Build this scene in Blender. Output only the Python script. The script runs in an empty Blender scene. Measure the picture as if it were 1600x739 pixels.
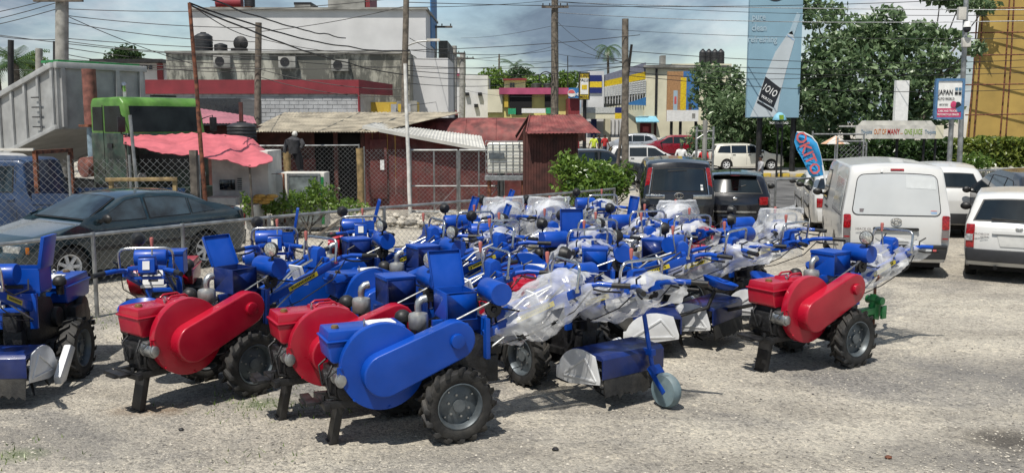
import bpy, bmesh, math, random
from math import sin, cos, pi, radians, sqrt, atan2
from mathutils import Matrix, Vector, noise
random.seed(11)
S = bpy.context.scene
COL = S.collection

# ------------------------------------------------------------------ camera, sky, sun, exposure
CAMZ, FPX, PITCH = 2.70, 1450.0, radians(7.08)
cam = bpy.data.cameras.new('camera'); camo = bpy.data.objects.new('camera', cam); COL.objects.link(camo)
cam.sensor_width = 36.0; cam.lens = FPX/1600*36.0; cam.clip_start = 0.1; cam.clip_end = 4000
camo.location = (0, 0, CAMZ); camo.rotation_euler = (pi/2-PITCH, 0, 0)
S.camera = camo
SUN_EL, SUN_AZ = radians(63), radians(208)      # azimuth from +Y, clockwise: the sun stands behind and to the left
w = bpy.data.worlds.new('World'); S.world = w; w.use_nodes = True
nt = w.node_tree; nt.nodes.clear(); N = nt.nodes.new; LK = nt.links.new
out = N('ShaderNodeOutputWorld'); sky = N('ShaderNodeTexSky'); sky.sky_type = 'NISHITA'; sky.sun_disc = False
sky.sun_elevation = SUN_EL; sky.sun_rotation = SUN_AZ; sky.air_density = 1.2; sky.dust_density = .0; sky.ozone_density = 3.0
bg = N('ShaderNodeBackground'); bg.inputs[1].default_value = 0.095; LK(sky.outputs[0], bg.inputs[0])
tc = N('ShaderNodeTexCoord'); sx = N('ShaderNodeSeparateXYZ'); LK(tc.outputs['Generated'], sx.inputs[0])
za = N('ShaderNodeMath'); za.operation = 'MAXIMUM'; za.inputs[1].default_value = 0.0; LK(sx.outputs[2], za.inputs[0])
zb = N('ShaderNodeMath'); zb.operation = 'ADD'; zb.inputs[1].default_value = 0.30; LK(za.outputs[0], zb.inputs[0])
dv = []
for k in (0, 1):
    d = N('ShaderNodeMath'); d.operation = 'DIVIDE'; LK(sx.outputs[k], d.inputs[0]); LK(zb.outputs[0], d.inputs[1]); dv.append(d)
cb = N('ShaderNodeCombineXYZ'); LK(dv[0].outputs[0], cb.inputs[0]); LK(dv[1].outputs[0], cb.inputs[1])
def wnoise(scale, detail, rough, off, dist=0.0):
    mp = N('ShaderNodeMapping'); mp.inputs['Location'].default_value = off; LK(cb.outputs[0], mp.inputs[0])
    n = N('ShaderNodeTexNoise'); n.inputs['Scale'].default_value = scale; n.inputs['Detail'].default_value = detail
    n.inputs['Roughness'].default_value = rough; n.inputs['Distortion'].default_value = dist; LK(mp.outputs[0], n.inputs['Vector']); return n
def wramp(src, stops):
    r = N('ShaderNodeValToRGB'); LK(src, r.inputs[0])
    while len(r.color_ramp.elements) > 1: r.color_ramp.elements.remove(r.color_ramp.elements[-1])
    for i, (p, c) in enumerate(stops):
        e = r.color_ramp.elements[0] if i == 0 else r.color_ramp.elements.new(p)
        e.position = p; e.color = (*c, 1)
    return r
cover = wramp(wnoise(1.1, 9, .6, (3.1, 0.4, 0), .3).outputs[0], [(.40, (.10, .10, .10)), (.58, (1, 1, 1))])
shade = wramp(wnoise(1.7, 9, .6, (5.2, 2.0, 3), .35).outputs[0], [(.36, (.20, .27, .36)), (.46, (.30, .39, .49)), (.54, (.55, .61, .68)), (.66, (.98, .99, 1.0))])
bg2 = N('ShaderNodeBackground'); bg2.inputs[1].default_value = 0.72; LK(shade.outputs[0], bg2.inputs[0])
mx = N('ShaderNodeMixShader'); LK(cover.outputs[0], mx.inputs[0]); LK(bg.outputs[0], mx.inputs[1]); LK(bg2.outputs[0], mx.inputs[2])
LK(mx.outputs[0], out.inputs[0])
sl = bpy.data.lights.new('sun', 'SUN'); so = bpy.data.objects.new('sun', sl); COL.objects.link(so)
sl.energy = 4.6; sl.angle = radians(0.53); sl.color = (1.0, .95, .87)
sdir = Vector((sin(SUN_AZ)*cos(SUN_EL), cos(SUN_AZ)*cos(SUN_EL), sin(SUN_EL)))
so.rotation_euler = sdir.to_track_quat('Z', 'Y').to_euler(); so.location = sdir*60
S.view_settings.view_transform = 'Standard'; S.view_settings.look = 'None'; S.view_settings.exposure = 0.25; S.view_settings.gamma = 1
S.view_settings.use_curve_mapping = False
S.cycles.max_bounces = 6; S.cycles.transparent_max_bounces = 16; S.cycles.use_denoising = True

def ray(px, py):
    f = Vector((0, cos(PITCH), -sin(PITCH))); u = Vector((0, sin(PITCH), cos(PITCH)))
    return f + Vector((1, 0, 0))*((px-800)/FPX) - u*((py-369.5)/FPX)
def P(px, py, Y):            # where the sight line through a photo pixel is Y metres away
    d = ray(px, py); return Vector((0, 0, CAMZ)) + d*(Y/d.y)
def G(px, py, z=0.0):        # where it meets height z
    d = ray(px, py); return Vector((0, 0, CAMZ)) + d*((z-CAMZ)/d.z)

# ------------------------------------------------------------------ materials
MAT = {}
def mat(name, col=(.5, .5, .5), rough=.5, metal=0., var=.12, scale=8., bump=0., bscale=60., coat=0., col2=None, ramp=(.35, .65), spec=.5, alpha=None, dust=0., rvar=.1):
    if name in MAT: return MAT[name]
    m = bpy.data.materials.new(name); m.use_nodes = True; t = m.node_tree; b = t.nodes['Principled BSDF']
    L = t.links.new; n = t.nodes.new
    tc = n('ShaderNodeTexCoord'); ns = n('ShaderNodeTexNoise'); ns.inputs['Scale'].default_value = scale; ns.inputs['Detail'].default_value = 6
    L(tc.outputs['Object'], ns.inputs['Vector'])
    cr = n('ShaderNodeValToRGB'); L(ns.outputs[0], cr.inputs[0])
    c2 = col2 or tuple(c*(1-var*2) for c in col)
    cr.color_ramp.elements[0].position = ramp[0]; cr.color_ramp.elements[1].position = ramp[1]
    cr.color_ramp.elements[0].color = (*c2, 1); cr.color_ramp.elements[1].color = (*[min(1, c*(1+(0 if col2 else var*.4))) for c in col], 1)
    src = cr.outputs[0]
    if dust:
        n3 = n('ShaderNodeTexNoise'); n3.inputs['Scale'].default_value = 3.1; n3.inputs['Detail'].default_value = 9; n3.inputs['Roughness'].default_value = .7
        L(tc.outputs['Object'], n3.inputs['Vector'])
        r3 = n('ShaderNodeMapRange'); r3.inputs[1].default_value = .45; r3.inputs[2].default_value = .8; r3.inputs[4].default_value = dust; L(n3.outputs[0], r3.inputs[0])
        mm = n('ShaderNodeMix'); mm.data_type = 'RGBA'; L(r3.outputs[0], mm.inputs[0]); L(src, mm.inputs[6]); mm.inputs[7].default_value = (.42, .38, .31, 1); src = mm.outputs[2]
    L(src, b.inputs['Base Color'])
    rr = n('ShaderNodeMapRange'); rr.inputs[3].default_value = max(.02, rough-rvar); rr.inputs[4].default_value = min(1, rough+rvar); L(ns.outputs[0], rr.inputs[0]); L(rr.outputs[0], b.inputs['Roughness'])
    b.inputs['Metallic'].default_value = metal; b.inputs['Coat Weight'].default_value = coat; b.inputs['Coat Roughness'].default_value = .06
    b.inputs['Specular IOR Level'].default_value = spec
    if bump:
        n2 = n('ShaderNodeTexNoise'); n2.inputs['Scale'].default_value = bscale; n2.inputs['Detail'].default_value = 4; L(tc.outputs['Object'], n2.inputs['Vector'])
        bp = n('ShaderNodeBump'); bp.inputs['Strength'].default_value = bump; bp.inputs['Distance'].default_value = .02; L(n2.outputs[0], bp.inputs['Height']); L(bp.outputs[0], b.inputs['Normal'])
    if alpha is not None: b.inputs['Alpha'].default_value = alpha
    MAT[name] = m; return m

mat('blue', (.0008, .054, .35), .36, var=.1, scale=3, coat=.10, dust=.03, bump=.03, bscale=9, spec=.35)
mat('red', (.37, .004, .022), .3, var=.1, scale=3, coat=.2, dust=.03, bump=.03, bscale=9)
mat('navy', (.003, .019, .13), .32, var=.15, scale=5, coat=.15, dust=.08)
mat('rubber', (.016, .0155, .015), .7, var=.3, scale=14, bump=.2, dust=.13)
mat('black', (.010, .010, .011), .5, var=.3, scale=12, dust=.05, bump=.1)
mat('cast', (.022, .022, .024), .5, metal=.3, var=.3, scale=20, bump=.3, dust=.05)
mat('chrome', (.62, .62, .61), .22, metal=1., var=.1, scale=20)
mat('steel', (.45, .46, .46), .38, metal=.9, var=.15, scale=15, dust=.15)
mat('galv', (.36, .37, .37), .45, metal=.75, var=.2, scale=6, dust=.2)
mat('rimgrey', (.10, .12, .135), .45, metal=.4, var=.15, scale=10, dust=.2)
mat('muffler', (.48, .47, .44), .38, metal=.7, var=.12, scale=15, dust=.15)
mat('silver', (.68, .69, .70), .35, metal=.15, var=.1, scale=6, dust=.15)
mat('white', (.74, .74, .72), .45, var=.06, scale=5)
mat('yellow', (.62, .50, .03), .45, var=.1)
mat('pink', (.42, .13, .11), .5, var=.1)
mat('brass', (.36, .24, .10), .4, metal=.6, var=.2)
mat('palewheel', (.13, .19, .215), .6, var=.12, scale=8, dust=.3)
mat('green', (.02, .22, .06), .4, var=.2, dust=.1)
mat('lens', (.62, .62, .58), .12, metal=.55, var=.3, scale=60)
mat('redlens', (.34, .008, .012), .12, var=.3, scale=30, coat=.5)
mat('clearlens', (.45, .46, .45), .12, metal=.3, var=.3, scale=30, coat=.5)
mat('amber', (.55, .16, .01), .2)
mat('glass', (.008, .012, .014), .05, var=.2, scale=3, coat=.6, rvar=.02)
mat('glassblue', (.03, .05, .065), .05, var=.5, scale=2.2, coat=.7, rvar=.02)
mat('cabglass', (.012, .016, .016), .3, var=.4, scale=2, spec=.25)
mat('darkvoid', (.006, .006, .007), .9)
mat('paintwhite', (.56, .56, .545), .3, var=.04, scale=2, coat=.5, dust=.06, rvar=.04)
mat('paintcream', (.70, .68, .60), .3, var=.04, scale=2, coat=.5, rvar=.04)
mat('paintblack', (.006, .006, .009), .16, var=.2, coat=.9, rvar=.04)
mat('painteal', (.008, .028, .040), .18, var=.2, scale=2, coat=.95, dust=.05, rvar=.06)
mat('paintred', (.24, .006, .02), .25, var=.1, coat=.8, rvar=.04)
mat('paintsilver', (.50, .52, .54), .3, metal=.5, var=.06, coat=.6)
mat('paintgrey', (.035, .038, .045), .22, metal=.3, coat=.7)
mat('bumper', (.02, .021, .024), .55, var=.15, bump=.05)
mat('trim', (.01, .01, .01), .5)
mat('wood', (.34, .24, .11), .7, var=.3, scale=7, bump=.25)
mat('oldwood', (.13, .11, .09), .85, var=.35, scale=5, bump=.35, bscale=30)
mat('polewood', (.17, .145, .115), .85, var=.3, scale=6, bump=.3, bscale=40)
mat('concpole', (.33, .32, .29), .85, var=.2, scale=4, bump=.2)
mat('cable', (.015, .015, .016), .6)
mat('skin', (.09, .045, .028), .5, var=.1)
mat('rust', (.20, .07, .035), .8, var=.4, scale=9, bump=.3)
mat('pebble', (.46, .42, .36), .9, var=.4, scale=3)

def film_mat(key, lo, hi):
    m = bpy.data.materials.new('plastic_film'); m.use_nodes = True; t = m.node_tree; b = t.nodes['Principled BSDF']; n = t.nodes.new; L = t.links.new
    b.inputs['Base Color'].default_value = (.93, .94, .94, 1); b.inputs['Roughness'].default_value = .22
    b.inputs['Specular IOR Level'].default_value = .6; b.inputs['Coat Weight'].default_value = .6; b.inputs['Coat Roughness'].default_value = .12
    tl = n('ShaderNodeBsdfTranslucent'); tl.inputs[0].default_value = (.93, .94, .94, 1)
    tr = n('ShaderNodeBsdfTransparent'); m1 = n('ShaderNodeMixShader'); m1.inputs[0].default_value = .35; L(b.outputs[0], m1.inputs[1]); L(tl.outputs[0], m1.inputs[2])
    tc = n('ShaderNodeTexCoord'); ns = n('ShaderNodeTexNoise'); ns.inputs['Scale'].default_value = 4; ns.inputs['Detail'].default_value = 5; ns.inputs['Distortion'].default_value = .5; L(tc.outputs['Object'], ns.inputs['Vector'])
    mr = n('ShaderNodeMapRange'); mr.inputs[1].default_value = .3; mr.inputs[2].default_value = .7; mr.inputs[3].default_value = lo; mr.inputs[4].default_value = hi; L(ns.outputs[0], mr.inputs[0])
    m2 = n('ShaderNodeMixShader'); L(mr.outputs[0], m2.inputs[0]); L(tr.outputs[0], m2.inputs[1]); L(m1.outputs[0], m2.inputs[2])
    bp = n('ShaderNodeBump'); bp.inputs['Strength'].default_value = .35; bp.inputs['Distance'].default_value = .03; L(ns.outputs[0], bp.inputs['Height']); L(bp.outputs[0], b.inputs['Normal'])
    L(m2.outputs[0], t.nodes['Material Output'].inputs[0]); MAT[key] = m
film_mat('film', .22, .70); film_mat('film_clear', .12, .50)

def leaf_mat(name, c1, c2, tr=.35, scale=1.3):
    m = bpy.data.materials.new(name); m.use_nodes = True; t = m.node_tree; b = t.nodes['Principled BSDF']; n = t.nodes.new; L = t.links.new
    ri = n('ShaderNodeNewGeometry'); ns = n('ShaderNodeTexNoise'); ns.inputs['Scale'].default_value = scale; tc = n('ShaderNodeTexCoord'); L(tc.outputs['Object'], ns.inputs['Vector'])
    ad = n('ShaderNodeMath'); ad.operation = 'MULTIPLY_ADD'; ad.inputs[1].default_value = .55; L(ri.outputs['Random Per Island'], ad.inputs[0])
    ml = n('ShaderNodeMath'); ml.operation = 'MULTIPLY'; ml.inputs[1].default_value = .5; L(ns.outputs[0], ml.inputs[0]); L(ml.outputs[0], ad.inputs[2])
    cr = n('ShaderNodeValToRGB'); cr.color_ramp.elements[0].position = .2; cr.color_ramp.elements[1].position = .8; cr.color_ramp.elements[0].color = (*c1, 1); cr.color_ramp.elements[1].color = (*c2, 1); L(ad.outputs[0], cr.inputs[0])
    L(cr.outputs[0], b.inputs['Base Color']); b.inputs['Roughness'].default_value = .34
    tl = n('ShaderNodeBsdfTranslucent'); L(cr.outputs[0], tl.inputs[0]); mxs = n('ShaderNodeMixShader'); mxs.inputs[0].default_value = tr; L(b.outputs[0], mxs.inputs[1]); L(tl.outputs[0], mxs.inputs[2]); L(mxs.outputs[0], t.nodes['Material Output'].inputs[0])
    MAT[name] = m
leaf_mat('leaf_tree', (.045, .095, .035), (.24, .33, .17), .4); leaf_mat('leaf_bush', (.04, .10, .015), (.20, .30, .05), .4)
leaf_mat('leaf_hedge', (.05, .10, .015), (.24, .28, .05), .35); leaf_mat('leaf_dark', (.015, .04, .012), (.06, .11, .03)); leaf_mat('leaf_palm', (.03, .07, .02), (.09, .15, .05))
leaf_mat('leaf_grass', (.05, .11, .015), (.20, .27, .06), .3)

# ------------------------------------------------------------------ mesh helpers
def chain_mat(o):
    M = o.matrix_basis.copy()
    while o.parent is not None: o = o.parent; M = o.matrix_basis @ M
    return M
class MB:
    def __init__(s): s.v = []; s.f = []; s.M = None; s.fm = []; s.cur = 0
    def add(s, vs, fs):
        o = len(s.v)
        s.v.extend([tuple(s.M @ Vector(p)) for p in vs] if s.M else [tuple(p) for p in vs])
        s.f.extend([tuple(i+o for i in f) for f in fs]); s.fm.extend([s.cur]*len(fs)); return s
    def box(s, c, size, R=None, top=1., topy=None):
        x, y, z = [k/2 for k in size]; ty = topy if topy is not None else top
        vs = [Vector((a*x*(top if d > 0 else 1), b*y*(ty if d > 0 else 1), d*z)) for d in (-1, 1) for b in (-1, 1) for a in (-1, 1)]
        if R is not None: vs = [R @ p for p in vs]
        c = Vector(c); return s.add([p+c for p in vs], [(0, 2, 3, 1), (4, 5, 7, 6), (0, 1, 5, 4), (2, 6, 7, 3), (0, 4, 6, 2), (1, 3, 7, 5)])
    def b2(s, x0, x1, y0, y1, z0, z1): return s.box(((x0+x1)/2, (y0+y1)/2, (z0+z1)/2), (abs(x1-x0), abs(y1-y0), abs(z1-z0)))
    def bar(s, p0, p1, wd, ht, up=(0, 0, 1)):
        p0 = Vector(p0); p1 = Vector(p1); d = (p1-p0); l = d.length; d.normalize(); u = Vector(up)
        sd = d.cross(u);
        if sd.length < 1e-4: sd = d.cross(Vector((1, 0, 0)))
        sd.normalize(); u = sd.cross(d); R = Matrix((d, sd, u)).transposed(); return s.box((p0+p1)/2, (l, wd, ht), R)
    def tube(s, pts, r, n=8, cap=True):
        pts = [Vector(p) for p in pts]; rs = r if isinstance(r, (list, tuple)) else [r]*len(pts); vs = []; fs = []
        t0 = (pts[1]-pts[0]).normalized(); a = t0.orthogonal().normalized()
        for i, p in enumerate(pts):
            t = ((pts[min(i+1, len(pts)-1)]-pts[max(i-1, 0)])).normalized()
            a = (a - t*a.dot(t)); a = a.normalized() if a.length > 1e-6 else t.orthogonal().normalized(); b = t.cross(a)
            for k in range(n): q = 2*pi*k/n; vs.append(p+(a*cos(q)+b*sin(q))*rs[i])
        for i in range(len(pts)-1):
            for k in range(n): fs.append((i*n+k, i*n+(k+1) % n, (i+1)*n+(k+1) % n, (i+1)*n+k))
        if cap: fs.append(tuple(range(n-1, -1, -1))); fs.append(tuple((len(pts)-1)*n+k for k in range(n)))
        return s.add(vs, fs)
    def cyl(s, p0, p1, r0, r1=None, n=14): return s.tube([p0, p1], [r0, r0 if r1 is None else r1], n)
    def prism(s, poly, a0, a1, axis='y'):
        f = {'y': lambda p, a: (p[0], a, p[1]), 'x': lambda p, a: (a, p[0], p[1]), 'z': lambda p, a: (p[0], p[1], a)}[axis]; n = len(poly)
        vs = [f(p, a0) for p in poly]+[f(p, a1) for p in poly]
        return s.add(vs, [tuple(range(n)), tuple(range(2*n-1, n-1, -1))]+[(i, (i+1) % n, n+(i+1) % n, n+i) for i in range(n)])
    def lathe(s, prof, c=(0, 0, 0), axis='z', n=20, closed=False):
        vs = []; fs = []; m = len(prof); c = Vector(c)
        for k in range(n):
            q = 2*pi*k/n
            for r, h in prof:
                v = {'z': (r*cos(q), r*sin(q), h), 'y': (r*cos(q), h, r*sin(q)), 'x': (h, r*cos(q), r*sin(q))}[axis]; vs.append(c+Vector(v))
        for k in range(n):
            for j in range(m if closed else m-1):
                fs.append((k*m+j, ((k+1) % n)*m+j, ((k+1) % n)*m+(j+1) % m, k*m+(j+1) % m))
        return s.add(vs, fs)
    def ball(s, c, r, n=12, m=8, jit=0, rnd=None):
        if not isinstance(r, (tuple, list)): r = (r, r, r)
        vs = []; fs = []
        for j in range(m+1):
            th = pi*j/m
            for k in range(n):
                q = 2*pi*k/n; d = 1+(jit*(random.random()-.5) if jit else 0); vs.append((c[0]+r[0]*sin(th)*cos(q)*d, c[1]+r[1]*sin(th)*sin(q)*d, c[2]+r[2]*cos(th)*d))
        for j in range(m):
            for k in range(n): fs.append((j*n+k, (j+1)*n+k, (j+1)*n+(k+1) % n, j*n+(k+1) % n))
        return s.add(vs, fs)
    def mesh(s, name, bevel=0., smooth=True, ang=38, seg=2, clean=True):
        me = bpy.data.meshes.new(name); me.from_pydata(s.v, [], s.f)
        if any(s.fm): me.polygons.foreach_set('material_index', s.fm)
        if clean:
            bm = bmesh.new(); bm.from_mesh(me); bmesh.ops.remove_doubles(bm, verts=bm.verts, dist=1e-5); bmesh.ops.recalc_face_normals(bm, faces=bm.faces)
            if bevel:
                es = [e for e in bm.edges if len(e.link_faces) == 2 and e.calc_face_angle(0) > radians(30)]
                bmesh.ops.bevel(bm, geom=es, offset=bevel, segments=seg, affect='EDGES', clamp_overlap=True, profile=.6)
            bm.to_mesh(me); bm.free()
        if smooth:
            me.polygons.foreach_set('use_smooth', [True]*len(me.polygons)); me.set_sharp_from_angle(angle=radians(ang))
        me.update(); return me
    def build(s, name, mt, parent=None, world=False, bevel=0., smooth=True, ang=38, **kw):
        if world and parent is not None:
            inv = chain_mat(parent).inverted(); s.v = [tuple(inv @ Vector(p)) for p in s.v]
        return obj(name, s.mesh(name, bevel, smooth, ang, **kw), mt, parent)
def obj(name, me, mt=None, parent=None, loc=None, rot=None):
    o = bpy.data.objects.new(name, me); COL.objects.link(o)
    if parent is not None: o.parent = parent
    if mt is not None:
        mts = mt if isinstance(mt, (list, tuple)) else [mt]
        if not me.materials:
            for k in mts: me.materials.append(MAT[k])
        for i, k in enumerate(mts): o.material_slots[i].link = 'OBJECT'; o.material_slots[i].material = MAT[k]
    if loc is not None: o.location = loc
    if rot is not None: o.rotation_euler = rot
    return o
def thing(name, label, cat, loc=(0, 0, 0), rz=0., group=None):
    o = bpy.data.objects.new(name, None); COL.objects.link(o); o.empty_display_size = .2; o.location = loc; o.rotation_euler = (0, 0, rz)
    return tag(o, label, cat, group)
def tag(o, label=None, cat=None, group=None, kind=None):
    if label: o['label'] = label
    if cat: o['category'] = cat
    if group: o['group'] = group
    if kind: o['kind'] = kind
    return o
def text(name, s, size, mt, parent, M, world=False, ex=.001, sx=1.):
    cu = bpy.data.curves.new(name, 'FONT'); cu.body = s; cu.size = size; cu.extrude = ex; cu.align_x = 'CENTER'; cu.align_y = 'CENTER'; cu.resolution_u = 2; cu.offset = size*.018
    to = bpy.data.objects.new('tmp', cu); COL.objects.link(to); bpy.context.view_layer.update()
    me = bpy.data.meshes.new_from_object(to.evaluated_get(bpy.context.evaluated_depsgraph_get())); bpy.data.objects.remove(to); bpy.data.curves.remove(cu)
    M = M @ Matrix.Diagonal((sx, 1, 1, 1))
    if world: M = chain_mat(parent).inverted() @ M
    me.transform(M); me.name = name; me.materials.clear(); return obj(name, me, mt, parent)
def RZ(a): return Matrix.Rotation(a, 3, 'Z')
def frame_to(d_right, d_up, at):    # 4x4 with text x along d_right, y along d_up
    r = Vector(d_right).normalized(); u = Vector(d_up).normalized(); nn = r.cross(u)
    m = Matrix((r, u, nn)).transposed().to_4x4(); m.translation = Vector(at); return m
def sstep(a, b, x): t = max(0, min(1, (x-a)/(b-a))); return t*t*(3-2*t)
def interp(tab, x):
    if x <= tab[0][0]: return tab[0][1]
    for (a, u), (b, v) in zip(tab, tab[1:]):
        if x <= b: return u+(v-u)*(x-a)/(b-a)
    return tab[-1][1]
def terr(x, y):
    t = sstep(6, 12, x)
    return interp([(24, 0), (34, -.6), (44, -.6), (52, -.28), (62, -.14), (72, .1)], y)*t
# ------------------------------------------------------------------ ground
def ground_mat():
    m = bpy.data.materials.new('gravel_ground'); m.use_nodes = True; t = m.node_tree; b = t.nodes['Principled BSDF']; n = t.nodes.new; L = t.links.new
    tc = n('ShaderNodeTexCoord'); V = tc.outputs['Object']
    def nz(scale, det=6, ro=.6, dist=0): k = n('ShaderNodeTexNoise'); k.inputs['Scale'].default_value = scale; k.inputs['Detail'].default_value = det; k.inputs['Roughness'].default_value = ro; k.inputs['Distortion'].default_value = dist; L(V, k.inputs['Vector']); return k.outputs[0]
    def rmp(src, st):
        r = n('ShaderNodeValToRGB'); L(src, r.inputs[0])
        for i, (p, c) in enumerate(st):
            e = r.color_ramp.elements[i] if i < 2 else r.color_ramp.elements.new(p)
            e.position = p; e.color = (*c, 1)
        return r.outputs[0]
    def mix(f, a, c, mode='MIX', fac=None):
        k = n('ShaderNodeMix'); k.data_type = 'RGBA'; k.blend_type = mode
        if f is None: k.inputs[0].default_value = fac
        else: L(f, k.inputs[0])
        L(a, k.inputs[6])
        if isinstance(c, tuple): k.inputs[7].default_value = (*c, 1)
        else: L(c, k.inputs[7])
        return k.outputs[2]
    base = rmp(nz(.55, 8, .65, .4), [(.36, (.33, .305, .265)), (.5, (.46, .425, .365)), (.66, (.55, .51, .43))])
    vo = n('ShaderNodeTexVoronoi'); vo.inputs['Scale'].default_value = 42; L(V, vo.inputs['Vector'])
    vo2 = n('ShaderNodeTexVoronoi'); vo2.inputs['Scale'].default_value = 17; L(V, vo2.inputs['Vector'])
    gv = n('ShaderNodeSeparateColor'); L(vo.outputs['Color'], gv.inputs[0])
    gv2 = n('ShaderNodeSeparateColor'); L(vo2.outputs['Color'], gv2.inputs[0])
    st = rmp(gv.outputs[0], [(0, (.42, .42, .42)), (.25, (.82, .82, .82)), (.75, (1.05, 1.04, 1.02)), (1, (1.35, 1.32, 1.26))])
    c = mix(None, base, st, 'MULTIPLY', .72)
    st2 = rmp(gv2.outputs[1], [(0, (.68, .68, .68)), (.15, (.96, .96, .96)), (.9, (1.03, 1.03, 1.02)), (1, (1.3, 1.28, 1.22))])
    c = mix(None, c, st2, 'MULTIPLY', .7)
    fine = rmp(nz(130, 3, .7), [(.3, (.55, .55, .55)), (.5, (1, 1, 1)), (.7, (1.3, 1.3, 1.3))]); c = mix(None, c, fine, 'MULTIPLY', .6)
    # worn grey asphalt showing through
    asp = rmp(nz(.33, 7, .7, .8), [(.50, (0, 0, 0)), (.64, (.8, .8, .8))]); c = mix(asp, c, mix(None, st, (.20, .195, .19), 'MULTIPLY', 1.), 'MIX')
    mpt = n('ShaderNodeMapping'); mpt.inputs['Rotation'].default_value = (0, 0, .5); mpt.inputs['Scale'].default_value = (.10, 1.5, 1); L(V, mpt.inputs[0])
    tn = n('ShaderNodeTexNoise'); tn.inputs['Scale'].default_value = 1.2; tn.inputs['Detail'].default_value = 5; L(mpt.outputs[0], tn.inputs['Vector'])
    trk = rmp(tn.outputs[0], [(.40, (.70, .69, .68)), (.52, (1, 1, 1)), (.68, (1.10, 1.09, 1.07))]); c = mix(None, c, trk, 'MULTIPLY', .4)
    speck = rmp(nz(3.3, 5, .75), [(.62, (0, 0, 0)), (.72, (.55, .55, .55))]); c = mix(speck, c, (.13, .125, .12))
    # oil stain, rusty sawdust patch, moss
    def spot(x, y, r, col, st, ax=1., edge=.5):
        nonlocal c
        mp = n('ShaderNodeMapping'); mp.inputs['Location'].default_value = (-x/r, -y/(r*ax), 0); mp.inputs['Scale'].default_value = (1/r, 1/(r*ax), 0); L(V, mp.inputs[0])
        ln = n('ShaderNodeVectorMath'); ln.operation = 'LENGTH'; L(mp.outputs[0], ln.inputs[0])
        ad = n('ShaderNodeMath'); ad.operation = 'MULTIPLY_ADD'; L(nz(4.5, 8, .8), ad.inputs[0]); ad.inputs[1].default_value = 1.6; L(ln.outputs['Value'], ad.inputs[2])
        mr = n('ShaderNodeMapRange'); L(ad.outputs[0], mr.inputs[0]); mr.inputs[1].default_value = 1.0; mr.inputs[2].default_value = 1.8; mr.inputs[3].default_value = st; mr.inputs[4].default_value = 0
        c = mix(mr.outputs[0], c, col)
    g = G(1575, 688); spot(g.x, g.y, .62, (.045, .04, .036), .8, .8)
    g = G(235, 640); spot(g.x, g.y, .5, (.20, .12, .06), .6, .5)
    g = G(60, 690); spot(g.x, g.y, 1.5, (.14, .135, .13), .5, .6)
    g = G(1560, 590); spot(g.x, g.y, 1.3, (.16, .155, .15), .5, .8)
    g = G(1440, 715); spot(g.x, g.y, 1.0, (.15, .145, .14), .45, .5)
    g = G(700, 715); spot(g.x, g.y, 1.1, (.15, .145, .14), .4, .5)
    for q in ((405, 632), (530, 590), (30, 710)): g = G(*q); spot(g.x, g.y, .28, (.10, .16, .04), .45, .8)
    L(c, b.inputs['Base Color']); b.inputs['Roughness'].default_value = .93; b.inputs['Specular IOR Level'].default_value = .2
    h = n('ShaderNodeMath'); h.operation = 'MULTIPLY_ADD'; L(vo.outputs['Distance'], h.inputs[0]); h.inputs[1].default_value = -.7; L(nz(90, 5, .7), h.inputs[2])
    bp = n('ShaderNodeBump'); bp.inputs['Strength'].default_value = .75; bp.inputs['Distance'].default_value = .03; L(h.outputs[0], bp.inputs['Height']); L(bp.outputs[0], b.inputs['Normal'])
    MAT['gravel'] = m
ground_mat()
mat('asphalt', (.115, .113, .112), .9, var=.25, scale=1.2, bump=.35, bscale=90)
mat('sidewalk', (.40, .38, .34), .85, var=.15, scale=1.5, bump=.2)
mat('kerbyellow', (.50, .36, .05), .75, col2=(.36, .33, .28), scale=2.5, ramp=(.40, .56))
xs = [-900, -300, -120, -60, -40, -30, -25]+[-20+i*.8 for i in range(51)]+[25, 30, 40, 60, 120, 300, 900]
ys = [-60, -20, 0]+[4+i*.9 for i in range(24)]+[26, 28, 30, 32, 34, 38, 44, 48, 52, 57, 62, 67, 72, 100, 200, 400, 1500]
mb = MB(); vs = []
for y in ys:
    for x in xs:
        bump = (noise.noise(Vector((x*.35, y*.35, 2)))*.035+noise.noise(Vector((x*1.3, y*1.3, 5)))*.012) if 3 < y < 24 and abs(x) < 21 else 0
        vs.append((x, y, terr(x, y)+bump*.7))
nx = len(xs); mb.add(vs, [(j*nx+i, j*nx+i+1, (j+1)*nx+i+1, (j+1)*nx+i) for j in range(len(ys)-1) for i in range(nx-1)])
def gz(x, y):
    return terr(x, y)+((noise.noise(Vector((x*.35, y*.35, 2)))*.035+noise.noise(Vector((x*1.3, y*1.3, 5)))*.012)*.7 if 3 < y < 24 and abs(x) < 21 else 0)
tag(mb.build('ground', 'gravel', ang=80), kind='structure')
def sheet(name, mt, x0, x1, yy, dz, kind='structure'):
    m = MB(); X = [x0+(x1-x0)*i/30 for i in range(31)]
    m.add([(x, y, terr(x, y)+dz) for y in yy for x in X], [(j*31+i, j*31+i+1, (j+1)*31+i+1, (j+1)*31+i) for j in range(len(yy)-1) for i in range(30)])
    return tag(m.build(name, mt, ang=80), kind=kind)
sheet('road', 'asphalt', 5, 95, [31, 34, 38, 44, 48, 50.6], .02)
# yellow kerb with its own stones, pavement behind it
kb = tag(bpy.data.objects.new('kerb', None), kind='structure'); COL.objects.link(kb); kme = None
for i in range(46):
    x = 5.5+i*1.02; m = MB(); m.box((0, 0, 0), (1.0, .28, .26))
    if kme is None: kme = m.mesh('kerbstone', bevel=.03)
    obj('kerbstone', kme, 'kerbyellow', kb, (x, 50.9+random.uniform(-.02, .02), terr(x, 51)+.06+random.uniform(-.01, .01)))
sheet('pavement', 'sidewalk', 5, 55, [51.0, 54, 56.5], .17)
sheet('street', 'asphalt', -10, 60, [56.6, 60, 66, 72, 90], .02)
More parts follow.
